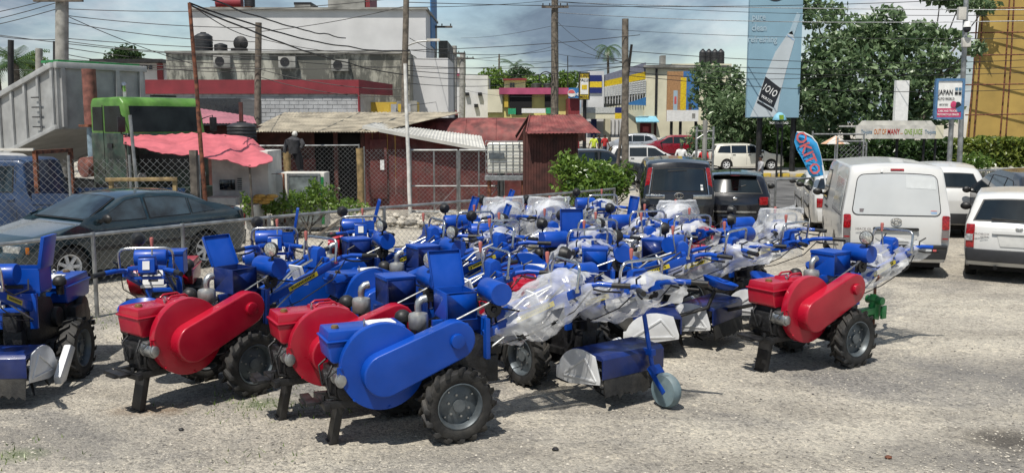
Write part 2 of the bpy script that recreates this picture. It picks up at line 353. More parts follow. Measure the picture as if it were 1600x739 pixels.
# loose stones
def gravel_mb(n, x0, x1, y0, y1, r0, r1, seed):
    rd = random.Random(seed); m = MB()
    ico = [(0, 0, 1), (.9, 0, .1), (.28, .85, 0), (-.72, .53, .1), (-.72, -.53, 0), (.28, -.85, .1), (0, 0, -.8)]
    fc = [(0, 1, 2), (0, 2, 3), (0, 3, 4), (0, 4, 5), (0, 5, 1), (6, 2, 1), (6, 3, 2), (6, 4, 3), (6, 5, 4), (6, 1, 5)]
    for i in range(n):
        y = y0+(y1-y0)*rd.random()**1.5; x = rd.uniform(-1, 1)*(y*.62) ; r = r0*(r1/r0)**(rd.random()**2.2); a = rd.random()*6.28; q = [rd.uniform(.7, 1.3) for _ in range(3)]
        z = gz(x, y)+r*.15
        m.add([(x+r*(p[0]*q[0]*cos(a)-p[1]*q[1]*sin(a)), y+r*(p[0]*q[0]*sin(a)+p[1]*q[1]*cos(a)), z+r*p[2]*q[2]*.6) for p in ico], fc)
    return m
def pebble_mat():
    m = bpy.data.materials.new('loose_stone'); m.use_nodes = True; t = m.node_tree; b = t.nodes['Principled BSDF']; g = t.nodes.new('ShaderNodeNewGeometry'); r = t.nodes.new('ShaderNodeValToRGB')
    t.links.new(g.outputs['Random Per Island'], r.inputs[0]); r.color_ramp.elements[0].color = (.10, .095, .09, 1); r.color_ramp.elements[1].color = (.50, .46, .39, 1); e = r.color_ramp.elements.new(.5); e.color = (.36, .33, .28, 1)
    t.links.new(r.outputs[0], b.inputs['Base Color']); b.inputs['Roughness'].default_value = .9; MAT['loose'] = m
pebble_mat()
gm = gravel_mb(30000, 0, 0, 6.6, 19, .004, .016, 4)
tag(gm.build('gravel', 'loose', smooth=False, clean=False), 'loose pale gravel scattered over the lot', 'gravel', kind='stuff')
rd = random.Random(2)
def leaf_quads(m, c, size, rd, n=1, up=.3):
    for _ in range(n):
        d = Vector((rd.gauss(0, 1), rd.gauss(0, 1), rd.gauss(0, 1)+up)).normalized(); t = d.orthogonal().normalized(); t = Matrix.Rotation(rd.random()*6.28, 3, d) @ t; b2 = d.cross(t); s1 = size*rd.uniform(.45, 1.45); s2 = s1*.5
        c = Vector(c); m.add([c-t*s1*.5, c+b2*s2*.5+t*s1*.05+d*s1*.06, c+t*s1*.5-d*s1*.05, c-b2*s2*.5+t*s1*.05+d*s1*.06], [(0, 1, 2, 3)])
gm = MB()
for (px, py, R, n) in ((405, 632, .35, 120), (440, 628, .3, 60), (532, 588, .3, 70), (20, 712, .3, 60), (470, 640, .3, 40), (395, 715, .25, 25), (90, 505, .6, 140), (165, 500, .5, 120)):
    g = G(px, py)
    for i in range(n):
        x = g.x+rd.gauss(0, R); y = g.y+rd.gauss(0, R*.7); h = rd.uniform(.015, .06); a = rd.random()*6.28; dx, dy = cos(a)*.006, sin(a)*.006; z = gz(x, y)
        gm.add([(x-dx, y-dy, z), (x+dx, y+dy, z), (x+rd.gauss(0, .02), y+rd.gauss(0, .02), z+h)], [(0, 1, 2)])
tag(gm.build('weed_tufts', 'leaf_grass', smooth=False, clean=False), 'thin green weed tufts sprouting through the gravel', 'weeds', kind='stuff')
for (px, py, r, mt, lab) in ((868, 703, .024, 'cast', 'dark grey stone lying on the gravel at the bottom middle'), (1388, 718, .022, 'rust', 'small reddish brown stone on the gravel at the bottom right'), (283, 671, .02, 'cast', 'small dark stone on gravel below the leftmost red tractor')):
    g = G(px, py); m = MB(); m.ball((0, 0, r*.5), (r*1.3, r, r*.7), 9, 6, .25); o = m.build('stone', mt); o.location = (g.x, g.y, gz(g.x, g.y)); tag(o, lab, 'stone')
# ------------------------------------------------------------------ two-wheel tractors
MC = {}
def cached(key, fn, **kw):
    if key not in MC: m = MB(); fn(m); MC[key] = m.mesh(key, **kw)
    return MC[key]
def pt(root, name, key, fn, mt, loc=None, rot=None, **kw): return obj(name, cached(key, fn, **kw), mt, root, loc, rot)
def arc(c, r, a0, a1, n): return [(c[0]+r*cos(a0+(a1-a0)*i/n), c[1]+r*sin(a0+(a1-a0)*i/n)) for i in range(n+1)]
def f_tyre(m):
    R, Wd = .325, .16
    m.lathe([(.19, -.06), (.215, -.078), (.26, -.085), (.288, -.078), (.297, -.05), (.30, 0), (.297, .05), (.288, .078), (.26, .085), (.215, .078), (.19, .06)], axis='y', n=36)
    for k in range(16):
        for s in (-1, 1):
            a = 2*pi*(k+(.5 if s > 0 else 0))/16; M = Matrix.Rotation(-a, 4, 'Y'); m.M = M
            # chevron lug, from the centre line out to the shoulder and down the side wall
            p = [(.293, s*.004, -.012), (.293, s*.086, .05), (.27, s*.092, .062)]
            q = [(.326, s*.004, -.004), (.322, s*.084, .056), (.285, s*.098, .066)]
            wz = .020
            vs = []
            for A, B in zip(p, q): vs += [(A[0], A[1], A[2]-wz), (B[0], B[1], B[2]-wz*.75), (B[0], B[1], B[2]+wz*.75), (A[0], A[1], A[2]+wz)]
            m.add(vs, [(0, 1, 2, 3), (8, 11, 10, 9)]+[(i*4+j, (i+1)*4+j, (i+1)*4+(j+1) % 4, i*4+(j+1) % 4) for i in (0, 1) for j in range(4)])
            m.M = None
def f_rim(m):
    for s in (-1, 1):
        m.lathe([(.195, s*.06), (.202, s*.074), (.192, s*.076), (.180, s*.058), (.172, s*.03), (.168, 0)], axis='y', n=30)
    m.lathe([(.170, -.008), (.12, -.02), (.07, -.028), (0.001, -.028)], axis='y', n=24)
    m.lathe([(.170, .008), (.12, 0), (.07, -.005), (0.001, -.005)], axis='y', n=24)
    m.cyl((0, -.05, 0), (0, .05, 0), .055, n=14)
def f_bolts(m):
    for k in range(6):
        a = k*pi/3; c = (.095*cos(a), 0, .095*sin(a)); m.cyl((c[0], -.036, c[2]), (c[0], -.016, c[2]), .011, n=6)
    for k in range(4):
        a = k*pi/2+.4; c = (.15*cos(a), 0, .15*sin(a)); m.cyl((c[0], -.03, c[2]), (c[0], -.008, c[2]), .008, n=6)
def stadium(c0, c1, r0, r1, n=12):
    a = atan2(c1[1]-c0[1], c1[0]-c0[0])
    return arc(c1, r1, a-pi/2, a+pi/2, n)+arc(c0, r0, a+pi/2, a+3*pi/2, n)
def squeeze(fn):
    def g(m):
        fn(m); m.v = [((-.6+(x+.6)*.78) if x < -.6 else x, y, z) for x, y, z in m.v]
    return g
def lower(fn):
    def g(m): fn(m); m.v = [(x, y*.96, z*.86) for x, y, z in m.v]
    return g
def f_guard(m): m.prism(stadium((-.62, .645), (-.0, .875), .182, .166), -.44, -.30)
def f_disc(m): m.prism(arc((-.60, .69), .365, 0, 2*pi*47/48, 47), -.31, -.225)
def f_boss(m):
    m.cyl((0.0, -.475, .875), (0.0, -.43, .875), .062, .066, n=20)
def f_guardbolts(m):
    for q in ((-.96, .72), (-.86, .44), (-.56, .345), (.14, .98), (-.30, .86)): m.cyl((q[0], -.325, q[1]), (q[0], -.30, q[1]), .010, n=6)
    m.b2(-.99, -.90, -.30, -.285, .64, .72)
def f_tank(m):
    m.prism([(-1.13, .745), (-1.10, .725), (-.40, .725), (-.36, .745), (-.345, .90), (-1.155, .90)], -.175, .195)
def f_lid(m):
    m.box((-.75, .01, .908), (.84, .40, .018)); m.box((-.75, .01, .953), (.80, .36, .075), top=.965, topy=.93)
def f_cap(m): m.cyl((-1.03, -.02, .985), (-1.03, -.02, 1.005), .042, n=14); m.cyl((-1.03, -.02, 1.005), (-1.03, -.02, 1.015), .034, n=14)
def f_eye(m): m.lathe([(.022, -.006), (.03, 0), (.022, .006), (.014, 0)], (-.72, -.06, 1.03), 'x', 14, True); m.cyl((-.72, -.06, .98), (-.72, -.06, 1.01), .012, n=8)
def f_plate(m): m.box((-.54, 0, .998), (.24, .17, .02)); m.box((-.54, 0, 1.01), (.18, .12, .012))
def f_hump(m): m.box((-.56, .0, 1.0), (.26, .26, .03), top=.9); m.tube([(-.66, .08, 1.02), (-.62, .08, 1.045), (-.48, .08, 1.045), (-.45, .08, 1.02)], .012, 6); m.tube([(-.66, -.06, 1.02), (-.62, -.06, 1.045), (-.48, -.06, 1.045), (-.45, -.06, 1.02)], .012, 6)
def f_sticker(m): m.b2(-.88, -.83, -.1775, -.1755, .85, .868)
def f_engine(m):
    m.b2(-1.06, -.38, -.17, .17, .40, .73); m.b2(-1.12, -1.0, -.12, .16, .46, .66); m.cyl((-.98, -.2, .50), (-.98, .21, .50), .10, n=14); m.cyl((-.75, .14, .60), (-.75, .25, .60), .15, n=18)
    for k in range(7): m.b2(-1.09+k*.02, -1.08+k*.02, -.185, -.14, .43, .70)
    m.b2(-.70, -.42, .16, .26, .46, .68); m.cyl((-1.16, .05, .56), (-1.0, .05, .56), .07, n=12); m.b2(-.95, -.45, -.14, .14, .34, .42)
    m.tube([(-1.1, -.12, .7), (-1.18, -.15, .6), (-1.15, -.16, .45), (-1.02, -.17, .42)], .014, 6); m.tube([(-1.08, .1, .72), (-1.19, .08, .66), (-1.17, .02, .5)], .012, 6)
def f_alt(m):
    m.cyl((-1.06, -.30, .615), (-1.06, -.10, .615), .066, n=16); m.cyl((-1.06, -.325, .615), (-1.06, -.30, .615), .05, n=14); m.cyl((-1.06, -.16, .615), (-1.06, -.135, .615), .072, n=16); m.b2(-1.11, -1.01, -.26, -.16, .675, .695)
def f_frame(m):
    for s in (-1, 1): m.b2(-1.2, .28, s*.15-.03, s*.15+.03, .345, .41)
    m.b2(-1.22, -1.16, -.22, .22, .345, .40); m.b2(-.3, -.24, -.15, .15, .35, .41); m.bar((-1.2, 0, .38), (-1.42, 0, .385), .16, .02); m.box((-1.34, 0, .40), (.10, .30, .03))
    m.cyl((-1.2, -.1, .40), (-1.2, -.1, .45), .02, n=8)
def f_stand(m):
    m.bar((-.90, 0, .40), (-.985, 0, .005), .15, .06, up=(1, 0, 0)); m.bar((-.93, .0, .38), (-.80, 0, .35), .05, .03); m.box((-.99, 0, .012), (.07, .15, .02))
def f_gear(m):
    m.prism([(-.28, .42), (-.2, .30), (.1, .22), (.26, .30), (.40, .5), (.42, .80), (.1, .90), (-.12, .86), (-.26, .62)], -.13, .13)
    m.cyl((0, -.36, .325), (0, .36, .325), .06, n=14); m.cyl((0, -.22, .325), (0, .22, .325), .10, n=16); m.cyl((.0, -.34, .875), (.0, -.12, .875), .09, n=16); m.b2(.36, .52, -.09, .09, .38, .62); m.cyl((-.2, -.12, .62), (-.2, .18, .62), .11, n=14)
    m.b2(.42, .56, -.07, .07, .62, .78)
def f_muff(m):
    m.lathe([(.001, .90), (.075, .90), (.086, .915), (.088, 1.02), (.080, 1.04), (.03, 1.055), (.001, 1.055)], (-.19, .02, 0), n=20); m.cyl((-.19, .02, .8), (-.19, .02, .9), .03, n=10)
def f_elbow(m): m.tube([(-.19, .02, 1.05), (-.19, .02, 1.10), (-.183, .02, 1.135), (-.155, .02, 1.16), (-.115, .02, 1.165)], [.030, .032, .034, .036, .038], 12, cap=False); m.tube([(-.155, .02, 1.16), (-.117, .02, 1.165)], [.028, .030], 12)
def f_dome(m): m.lathe([(.001, 1.055), (.03, 1.052), (.06, 1.03), (.073, .995), (.07, .96), (.04, .94), (.04, .85)], (-.29, .16, 0), n=18)
def f_tbox(m):
    x0, x1, y0, y1, z0, z1, t = .02, .31, -.12, .21, .97, 1.22, .012
    m.b2(x0, x1, y0, y1, z0, z0+t); m.b2(x0, x0+t, y0, y1, z0+t, z1); m.b2(x1-t, x1, y0, y1, z0+t, z1); m.b2(x0+t, x1-t, y0, y0+t, z0+t, z1); m.b2(x0+t, x1-t, y1-t, y1, z0+t, z1); m.bar((.08, 0, .85), (.08, 0, .97), .05, .3); m.bar((.3, 0, .85), (.3, 0, .97), .05, .3)
def f_tlid(m):
    m.box((0, -.165, .008), (.31, .335, .012)); m.b2(-.155, -.149, -.33, 0, -.02, .002); m.b2(.149, .155, -.33, 0, -.02, .002); m.b2(-.149, .149, -.332, -.326, -.02, .002)
def f_drum(m): m.lathe([(.001, -.17), (.098, -.17), (.104, -.155), (.104, .155), (.098, .17), (.001, .17)], (0, 0, 0), 'y', 24)
def f_lamp(m): m.lathe([(.001, .05), (.05, .045), (.075, 0), (.078, -.035), (.070, -.040)], (0, 0, 0), 'y', 18); m.cyl((0, 0, -.13), (0, 0, -.05), .012, n=8)
def f_lens(m): m.lathe([(.001, -.048), (.04, -.046), (.070, -.038)], (0, 0, 0), 'y', 18)
def f_arms(m):
    for s in (-1, 1):
        m.bar((.36, s*.13, .83), (1.30, s*.20, 1.17), .055, .085); m.tube([(1.24, s*.197, 1.155), (1.36, s*.205, 1.20), (1.46, s*.25, 1.215), (1.55, s*.34, 1.21)], .026, 10)
    m.b2(1.12, 1.18, -.19, .19, 1.07, 1.10); m.b2(.5, .56, -.14, .14, .82, .86); m.bar((.85, -.16, .98), (.85, .16, .98), .05, .03)
def f_grips(m, s): m.tube([(1.54, s*.335, 1.21), (1.69, s*.42, 1.205)], [.024, .026], 10)
def f_arch(m):
    a = [(1.22, -.27, 1.17), (1.24, -.27, 1.33)]; c = [(1.25, -.262, 1.375), (1.255, -.235, 1.405), (1.257, -.19, 1.415)]
    full = a+c+[(1.257, .19, 1.415)]+[(p[0], -p[1], p[2]) for p in reversed(a+c[:-1])]
    m.tube(full, .0145, 10)
    for s in (-1, 1): m.bar((1.22, s*.19, 1.17), (1.22, s*.28, 1.17), .04, .03)
def f_label(m, s):
    if 1:
        p0 = Vector((.66, s*(.153+.029), .935)); p1 = Vector((1.02, s*(.18+.029), 1.067)); m.bar(p0, p1, .003, .048)
def f_labelprint(m):
    for s in (-1, 1):
        a = Vector((.66, s*(.153+.0305), .935)); b = Vector((1.02, s*(.18+.0305), 1.067)); d = b-a; k = .08
        while k < .9: wdt = .018+.03*((k*37) % 1); m.bar(a+d*k, a+d*(k+wdt), .002, .022); k += wdt+.02
def f_console(m):
    m.prism([(1.10, 1.10), (1.27, 1.16), (1.24, 1.30), (1.19, 1.33), (1.13, 1.30)], -.085, .085); m.bar((1.18, -.085, 1.2), (1.18, -.2, 1.19), .05, .05); m.bar((1.18, .085, 1.2), (1.18, .2, 1.19), .05, .05)
def f_consplate(m): m.box((1.262, 0, 1.235), (.004, .07, .09), Matrix.Rotation(-.2, 3, 'Y'))
def f_lever(m): m.tube([(1.12, .03, 1.15), (1.08, .03, 1.35), (1.07, .03, 1.44)], .009, 6); m.tube([(.62, -.03, .95), (.8, -.05, 1.10), (1.05, -.09, 1.2)], .012, 6)
def f_knob(m): m.lathe([(.001, 1.40), (.012, 1.40), (.021, 1.48), (.019, 1.50), (.001, 1.505)], (1.07, .03, 0), n=10)
def f_levers(m, s):
    if 1:
        m.tube([(1.40, s*.22, 1.17), (1.48, s*.28, 1.15), (1.62, s*.37, 1.145)], .010, 6); m.tube([(1.42, s*.24, 1.23), (1.42, s*.245, 1.28), (1.50, s*.27, 1.32)], .009, 6)
        m.tube([(1.40, s*.22, 1.16), (1.2, s*.25, .98), (.8, s*.19, .8), (.4, s*.15, .7)], .006, 6)
def f_rods(m):
    m.tube([(.42, -.17, .72), (1.16, -.12, 1.16)], .008, 6); m.tube([(.42, .17, .72), (1.16, .1, 1.16)], .008, 6); m.tube([(-.1, -.2, .93), (.4, -.18, 1.12)], .008, 6)
GR = Matrix.Rotation(-.35, 3, 'Y'); GC = Vector((.92, 0, 1.06))
def f_gate(m): m.box(GC, (.018, .22, .19), GR); m.box((.93, 0, .955), (.05, .27, .03))
def f_gateH(m):
    for (y, z, sy, sz) in ((0, .04, .13, .02), (0, -.045, .10, .02), (0, 0, .022, .08), (-.02, .072, .055, .010)): m.box(GC+GR @ Vector((.0115, y, z)), (.004, sy, sz), GR)
def f_pulley(m): m.lathe([(.03, -.02), (.075, -.02), (.062, 0), (.075, .02), (.03, .02)], (.44, -.17, 1.06), 'y', 16, True); m.cyl((.44, -.2, 1.06), (.44, .1, 1.06), .02, n=8); m.bar((.42, -.1, .85), (.44, -.12, 1.1), .03, .04); m.tube([(.5, -.1, .9), (.47, -.14, 1.0), (.5, -.2, 1.12), (.42, -.22, 1.18)], .012, 6)
def f_seat(m): m.lathe([(.001, .0), (.10, .005), (.17, .03), (.205, .075), (.212, .078), (.205, .06), (.175, .015), (.10, -.012), (.001, -.015)], (0, 0, 0), n=26)
def f_seatpost(m): m.tube([(.6, 0, .45), (1.1, 0, .42), (1.5, 0, .55), (1.58, 0, .76)], .024, 8)
def f_plateback(m): m.b2(.36, .40, -.2, .2, .62, .98)
def f_till(m):
    m.prism([(.62, .50), (.72, .62), (1.12, .62), (1.16, .58), (1.16, .36), (1.145, .36), (1.14, .56), (.72, .59), (.64, .47)], -.42, .42)
def f_tillflap(m):
    n = 26; rd = random.Random(5); vs = []; fs = []
    for i in range(n+1):
        y = -.41+.82*i/n; vs += [(1.153, y, .38), (1.19, y, .16+rd.uniform(-.03, .03)), (1.142, y, .38), (1.178, y, .16)]
    for i in range(n): k = i*4; fs += [(k, k+1, k+5, k+4), (k+2, k+6, k+7, k+3)]
    m.add(vs, fs)
def f_tillside(m, s):
    if 1:
        m.prism([(.50, .24), (.50, .38)]+arc((.86, .30), .34, radians(165), radians(75), 7)+[(1.06, .60), (1.13, .36), (1.13, .30), (.72, .22)], s*.423, s*.437)
        for a, b in (((.60, .30), (.92, .56)), ((.92, .56), (1.08, .33)), ((.60, .30), (1.08, .33))): m.bar((a[0], s*.442, a[1]), (b[0], s*.442, b[1]), .012, .022)
def f_chain(m):
    c = [(.30, .40), (.42, .46), (.72, .20), (.70, .12), (.58, .12)]; m.prism(c, .455, .53)
def f_blades(m):
    m.cyl((.82, -.4, .24), (.82, .4, .24), .025, n=8)
    for k in range(9):
        y = -.36+k*.09; a = k*2.4
        for j in (0, pi): m.tube([(.82+.02*cos(a+j), y, .24+.02*sin(a+j)), (.82+.14*cos(a+j), y, .24+.14*sin(a+j)), (.82+.2*cos(a+j+.35), y+.03, .24+.2*sin(a+j+.35))], [.016, .014, .008], 5)
def f_tailarm(m):
    m.cyl((1.24, .18, .30), (1.10, .18, .86), .022, n=10); m.bar((1.10, .18, .5), (1.24, .18, .5), .06, .06); m.bar((1.24, .14, .33), (1.42, .14, .15), .012, .06, up=(1, 0, 0)); m.bar((1.24, .24, .33), (1.42, .24, .15), .012, .06, up=(1, 0, 0)); m.box((1.26, .19, .33), (.10, .14, .05), Matrix.Rotation(.7, 3, 'Y'))
def f_tailwheel(m): m.lathe([(.001, -.05), (.10, -.055), (.15, -.05), (.168, -.02), (.168, .02), (.15, .05), (.10, .055), (.001, .05)], (1.40, .19, .168), 'y', 28)
def f_screw(m): m.cyl((1.14, .18, .62), (1.07, .18, 1.0), .014, n=8); m.bar((1.07, .10, 1.0), (1.07, .26, 1.0), .02, .02)
def f_hitch(m): m.b2(.62, .92, -.045, .045, .42, .50); m.prism([(.90, .36), (.99, .34), (1.03, .44), (1.0, .62), (.92, .66)], -.045, .045); m.cyl((.96, -.11, .58), (.96, .11, .58), .05, n=12); m.b2(.97, 1.06, -.10, -.07, .36, .52); m.b2(.97, 1.06, .07, .10, .36, .52); m.cyl((1.03, 0, .38), (1.03, 0, .54), .035, n=10)
def f_hitchpin(m): m.cyl((.95, .0, .2), (.95, 0, .78), .018, n=8); m.cyl((.95, 0, .78), (1.06, .03, .84), .016, n=8); m.ball((1.07, .03, .845), .026)
def f_batterycable(m):
    m.tube([(.36, -.1, 1.1), (.5, -.16, 1.06), (.7, -.2, 1.02), (.95, -.21, 1.08), (1.15, -.15, 1.22)], .008, 6); m.tube([(.36, .12, 1.12), (.55, .2, 1.05), (.9, .22, 1.06), (1.2, .2, 1.2)], .008, 6); m.tube([(-1.05, -.25, .64), (-.98, -.27, .70), (-.6, -.2, .71)], .008, 6)

def film_mesh(seed, x0, x1, big, hang, full):
    rd = random.Random(seed); m = MB(); nx_, na = 34, 40; off = Vector((seed*7.3, 1.7, 2.2)); vs = []
    for i in range(nx_+1):
        t = i/nx_; x = x0+(x1-x0)*t; cz = .80+.36*(x-.3)/1.0 if x < 1.3 else 1.17
        for k in range(na):
            a = 2*pi*k/na; ry = (.16+.16*sin(pi*min(1, t*1.15))*big+.09*t); rz = .12+.15*big*sin(pi*min(1, t*1.05))
            rz *= (1+hang*.8*max(0, -sin(a))*(sin(pi*t)))
            q = Vector((x*5.5, cos(a)*1.4, sin(a)*1.4))+off; d = 1+.26*noise.noise(q)+.13*noise.noise(q*2.3)+.10*abs(noise.noise(Vector((q.x*5, q.y*2, q.z*2))))
            p = Vector((x+.04*noise.noise(q*1.9), ry*cos(a)*d, cz-.02+rz*sin(a)*d+.12*full*max(0, sin(a)))); vs.append(p)
    fs = []
    for i in range(nx_):
        for k in range(na):
            if noise.noise(Vector((i*.23, k*.19, seed*3.1))) > (.28 if not full else .5): continue
            fs.append((i*na+k, i*na+(k+1) % na, (i+1)*na+(k+1) % na, (i+1)*na+k))
    m.add(vs, fs); return m.mesh('film_wrap', ang=55, clean=False)
def hood_mesh(seed):      # a clear bag pulled over the guard rail and handles
    m = MB(); rd = random.Random(seed); nu, nv = 36, 26; vs = []; off = Vector((seed*3.7, 4.2, .5))
    for j in range(nv+1):
        t = j/nv
        for i in range(nu):
            a = 2*pi*i/nu; sq = 1/max(abs(cos(a)), abs(sin(a)))**.55
            rx = .10+.20*t; ry = .31+.12*t; q = Vector((cos(a)*2, sin(a)*2, t*4))+off; d = 1+.16*noise.noise(q)+.10*noise.noise(q*2.5)+.05*noise.noise(q*6)
            z = 1.50-.72*t+.04*noise.noise(q*2)
            vs.append((1.24+rx*cos(a)*d*sq-.22*t, ry*sin(a)*d*sq, z+.03*rd.random()*(t > .95)))
    c = len(vs); vs.append((1.24, 0, 1.49))
    fs = [(j*nu+i, j*nu+(i+1) % nu, (j+1)*nu+(i+1) % nu, (j+1)*nu+i) for j in range(nv) for i in range(nu)]+[(c, (i+1) % nu, i) for i in range(nu)]
    m.add(vs, fs); return m.mesh('film_hood', ang=55, clean=False)

def tractor(label, stand, a, colr, lid=0, film=0, tiller=0, seat=0, lamp=1, tail=0, hitch=0, dark=0, seed=1, extra=None):
    a = radians(a); u = Vector((cos(a), sin(a))); loc = Vector((stand[0], stand[1]-.26+.009*stand[1]))+u*.95
    r = thing('walking_tractor', label, 'tractor', (loc.x, loc.y, gz(loc.x, loc.y)-.006), a, 'two-wheel tractors parked on the gravel lot')
    r.rotation_euler.y = radians(random.Random(seed).uniform(-.6, .6))
    for s in (-1, 1):
        wo = pt(r, 'wheel', 'tyre', f_tyre, 'rubber', (0, s*.42, .322), (0, random.Random(seed*3+s).uniform(0, 6), 0), ang=45)
        if s > 0: wo.rotation_euler.z = pi
        rm = pt(wo, 'rim', 'rim', f_rim, 'rimgrey'); tag(pt(wo, 'wheel_bolts', 'wbolts', f_bolts, 'steel'), kind='stuff')
    pt(r, 'belt_guard', 'guard', f_guard, colr, bevel=.016, seg=3); pt(r, 'flywheel_cover', 'disc', f_disc, colr, bevel=.008); pt(r, 'guard_boss', 'boss', f_boss, colr, bevel=.008); tag(pt(r, 'guard_bolts', 'gbolts', f_guardbolts, colr), kind='stuff')
    tk = pt(r, 'fuel_tank', 'tank', squeeze(f_tank), colr, bevel=.022, seg=3); pt(tk, 'tank_lid', 'lid', squeeze(f_lid), colr, bevel=.014); pt(tk, 'fuel_cap', 'cap', squeeze(f_cap), 'brass'); pt(tk, 'lifting_eye', 'eye', squeeze(f_eye), 'steel'); pt(tk, 'sticker', 'sticker', squeeze(f_sticker), 'white')
    if colr == 'red': pt(tk, 'top_hump', 'hump', f_hump, colr, bevel=.008)
    else: pt(tk, 'top_plate', 'plate', f_plate, 'white', bevel=.006)
    pt(r, 'engine_block', 'engine', squeeze(f_engine), 'cast', bevel=.008); pt(r, 'alternator', 'alt', squeeze(f_alt), 'steel', bevel=.004); pt(r, 'chassis_frame', 'frame', squeeze(f_frame), 'black', bevel=.004)
    pt(r, 'front_stand', 'stand', f_stand, 'black', bevel=.006); pt(r, 'gearbox', 'gear', f_gear, 'cast', bevel=.012)
    mf = pt(r, 'muffler', 'muff', f_muff, 'muffler'); pt(mf, 'exhaust_elbow', 'elbow', f_elbow, 'steel'); pt(r, 'air_cleaner', 'dome', f_dome, 'black')
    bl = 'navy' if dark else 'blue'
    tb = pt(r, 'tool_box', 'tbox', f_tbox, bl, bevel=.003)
    pt(tb, 'box_lid', 'tlid', f_tlid, 'blue', (.165, .214, 1.222), (-radians(lid), 0, 0), bevel=.003)
    pt(r, 'side_drum', 'drum', f_drum, 'blue', (.48, -.10, 1.20))
    if lamp:
        lp = pt(r, 'headlamp', 'lamp', f_lamp, 'black', (.42, -.24, 1.40), (0, 0, radians(-70))); pt(lp, 'lens', 'lens', f_lens, 'lens')
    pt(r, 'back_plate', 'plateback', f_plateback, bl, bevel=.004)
    ar = pt(r, 'handle_arms', 'arms', f_arms, 'blue', bevel=.006); tag(pt(ar, 'label_print', 'labelp', f_labelprint, 'black'), kind='stuff')
    for s in (-1, 1): pt(ar, 'grip', 'grip%d' % s, lambda m: f_grips(m, s), 'black'); pt(ar, 'arm_label', 'label%d' % s, lambda m: f_label(m, s), 'yellow'); pt(ar, 'clutch_lever', 'lever%d' % s, lambda m: f_levers(m, s), 'black')
    pt(r, 'guard_rail', 'arch', f_arch, 'chrome')
    co = pt(r, 'console', 'console', f_console, 'blue', bevel=.012); pt(co, 'console_plate', 'consplate', f_consplate, 'white'); lv = pt(co, 'gear_lever', 'lever', f_lever, 'steel'); pt(co, 'lever_knob', 'knob', f_knob, 'pink')
    tag(pt(r, 'control_rods', 'rods', f_rods, 'steel'), kind='stuff'); tag(pt(r, 'wiring', 'wiring', f_batterycable, 'cable'), kind='stuff')
    ga = pt(r, 'shift_gate', 'gate', f_gate, 'white', bevel=.008); pt(ga, 'gate_slot', 'gateh', f_gateH, 'black'); pt(r, 'tension_pulley', 'pulley', f_pulley, 'cast')
    if seat: pt(r, 'seat', 'seat', f_seat, 'blue', (1.62, 0, .80), (0, radians(seat), 0)); pt(r, 'seat_post', 'seatpost', f_seatpost, 'black')
    if tiller:
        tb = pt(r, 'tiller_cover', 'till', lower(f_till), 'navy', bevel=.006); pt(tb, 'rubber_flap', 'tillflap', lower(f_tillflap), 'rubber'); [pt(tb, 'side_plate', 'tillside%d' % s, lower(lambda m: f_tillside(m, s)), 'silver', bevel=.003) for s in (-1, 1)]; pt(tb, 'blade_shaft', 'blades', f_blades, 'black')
        pt(r, 'chain_case', 'chain', f_chain, 'silver', bevel=.02)
        if tail:
            ta = pt(r, 'tail_arm', 'tailarm', f_tailarm, 'blue', bevel=.004); pt(ta, 'depth_screw', 'screw', f_screw, 'steel'); pt(r, 'tail_wheel', 'tailw', f_tailwheel, 'palewheel')
    if hitch: hh = pt(r, 'drawbar_hitch', 'hitch', f_hitch, 'green', bevel=.01); pt(hh, 'hitch_pin', 'hitchpin', f_hitchpin, 'rust')
    if film: obj('plastic_film', film_mesh(seed, .42 if film < 3 else .3, 1.6, [0, .35, .62, .9][film], [0, .3, .6, .9][film], film == 3), 'film', r)
    if film >= 2 and seed in (34, 36, 44, 48): obj('film_hood', hood_mesh(seed), 'film_clear', r)
    return r
T = tractor
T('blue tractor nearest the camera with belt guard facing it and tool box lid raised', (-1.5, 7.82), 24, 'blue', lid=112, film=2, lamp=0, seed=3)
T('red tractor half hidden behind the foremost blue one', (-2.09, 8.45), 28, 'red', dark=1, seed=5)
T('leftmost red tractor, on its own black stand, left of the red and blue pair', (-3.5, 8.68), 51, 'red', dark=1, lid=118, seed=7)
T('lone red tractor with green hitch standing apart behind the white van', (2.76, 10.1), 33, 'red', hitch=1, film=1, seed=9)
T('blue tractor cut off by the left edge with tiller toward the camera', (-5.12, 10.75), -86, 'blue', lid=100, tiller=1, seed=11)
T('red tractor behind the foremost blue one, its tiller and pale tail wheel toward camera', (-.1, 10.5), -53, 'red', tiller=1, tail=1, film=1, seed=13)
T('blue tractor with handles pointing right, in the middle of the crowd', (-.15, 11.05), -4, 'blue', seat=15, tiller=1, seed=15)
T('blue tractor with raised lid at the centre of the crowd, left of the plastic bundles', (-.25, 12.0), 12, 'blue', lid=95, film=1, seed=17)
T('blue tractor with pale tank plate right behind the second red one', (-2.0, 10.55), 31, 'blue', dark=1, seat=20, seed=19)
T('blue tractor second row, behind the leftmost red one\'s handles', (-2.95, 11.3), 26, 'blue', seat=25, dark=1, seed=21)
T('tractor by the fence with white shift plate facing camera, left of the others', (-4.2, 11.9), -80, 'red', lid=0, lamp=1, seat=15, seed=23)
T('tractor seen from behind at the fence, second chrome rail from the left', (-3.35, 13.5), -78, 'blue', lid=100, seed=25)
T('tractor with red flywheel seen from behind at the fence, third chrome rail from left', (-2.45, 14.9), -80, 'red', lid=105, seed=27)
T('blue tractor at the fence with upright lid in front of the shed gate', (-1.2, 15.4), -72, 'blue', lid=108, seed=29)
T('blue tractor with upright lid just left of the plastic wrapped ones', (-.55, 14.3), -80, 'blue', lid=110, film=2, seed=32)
T('plastic hooded tractor at the fence below the white liquid tank', (-.5, 17.0), -80, 'blue', lid=110, film=3, seed=34)
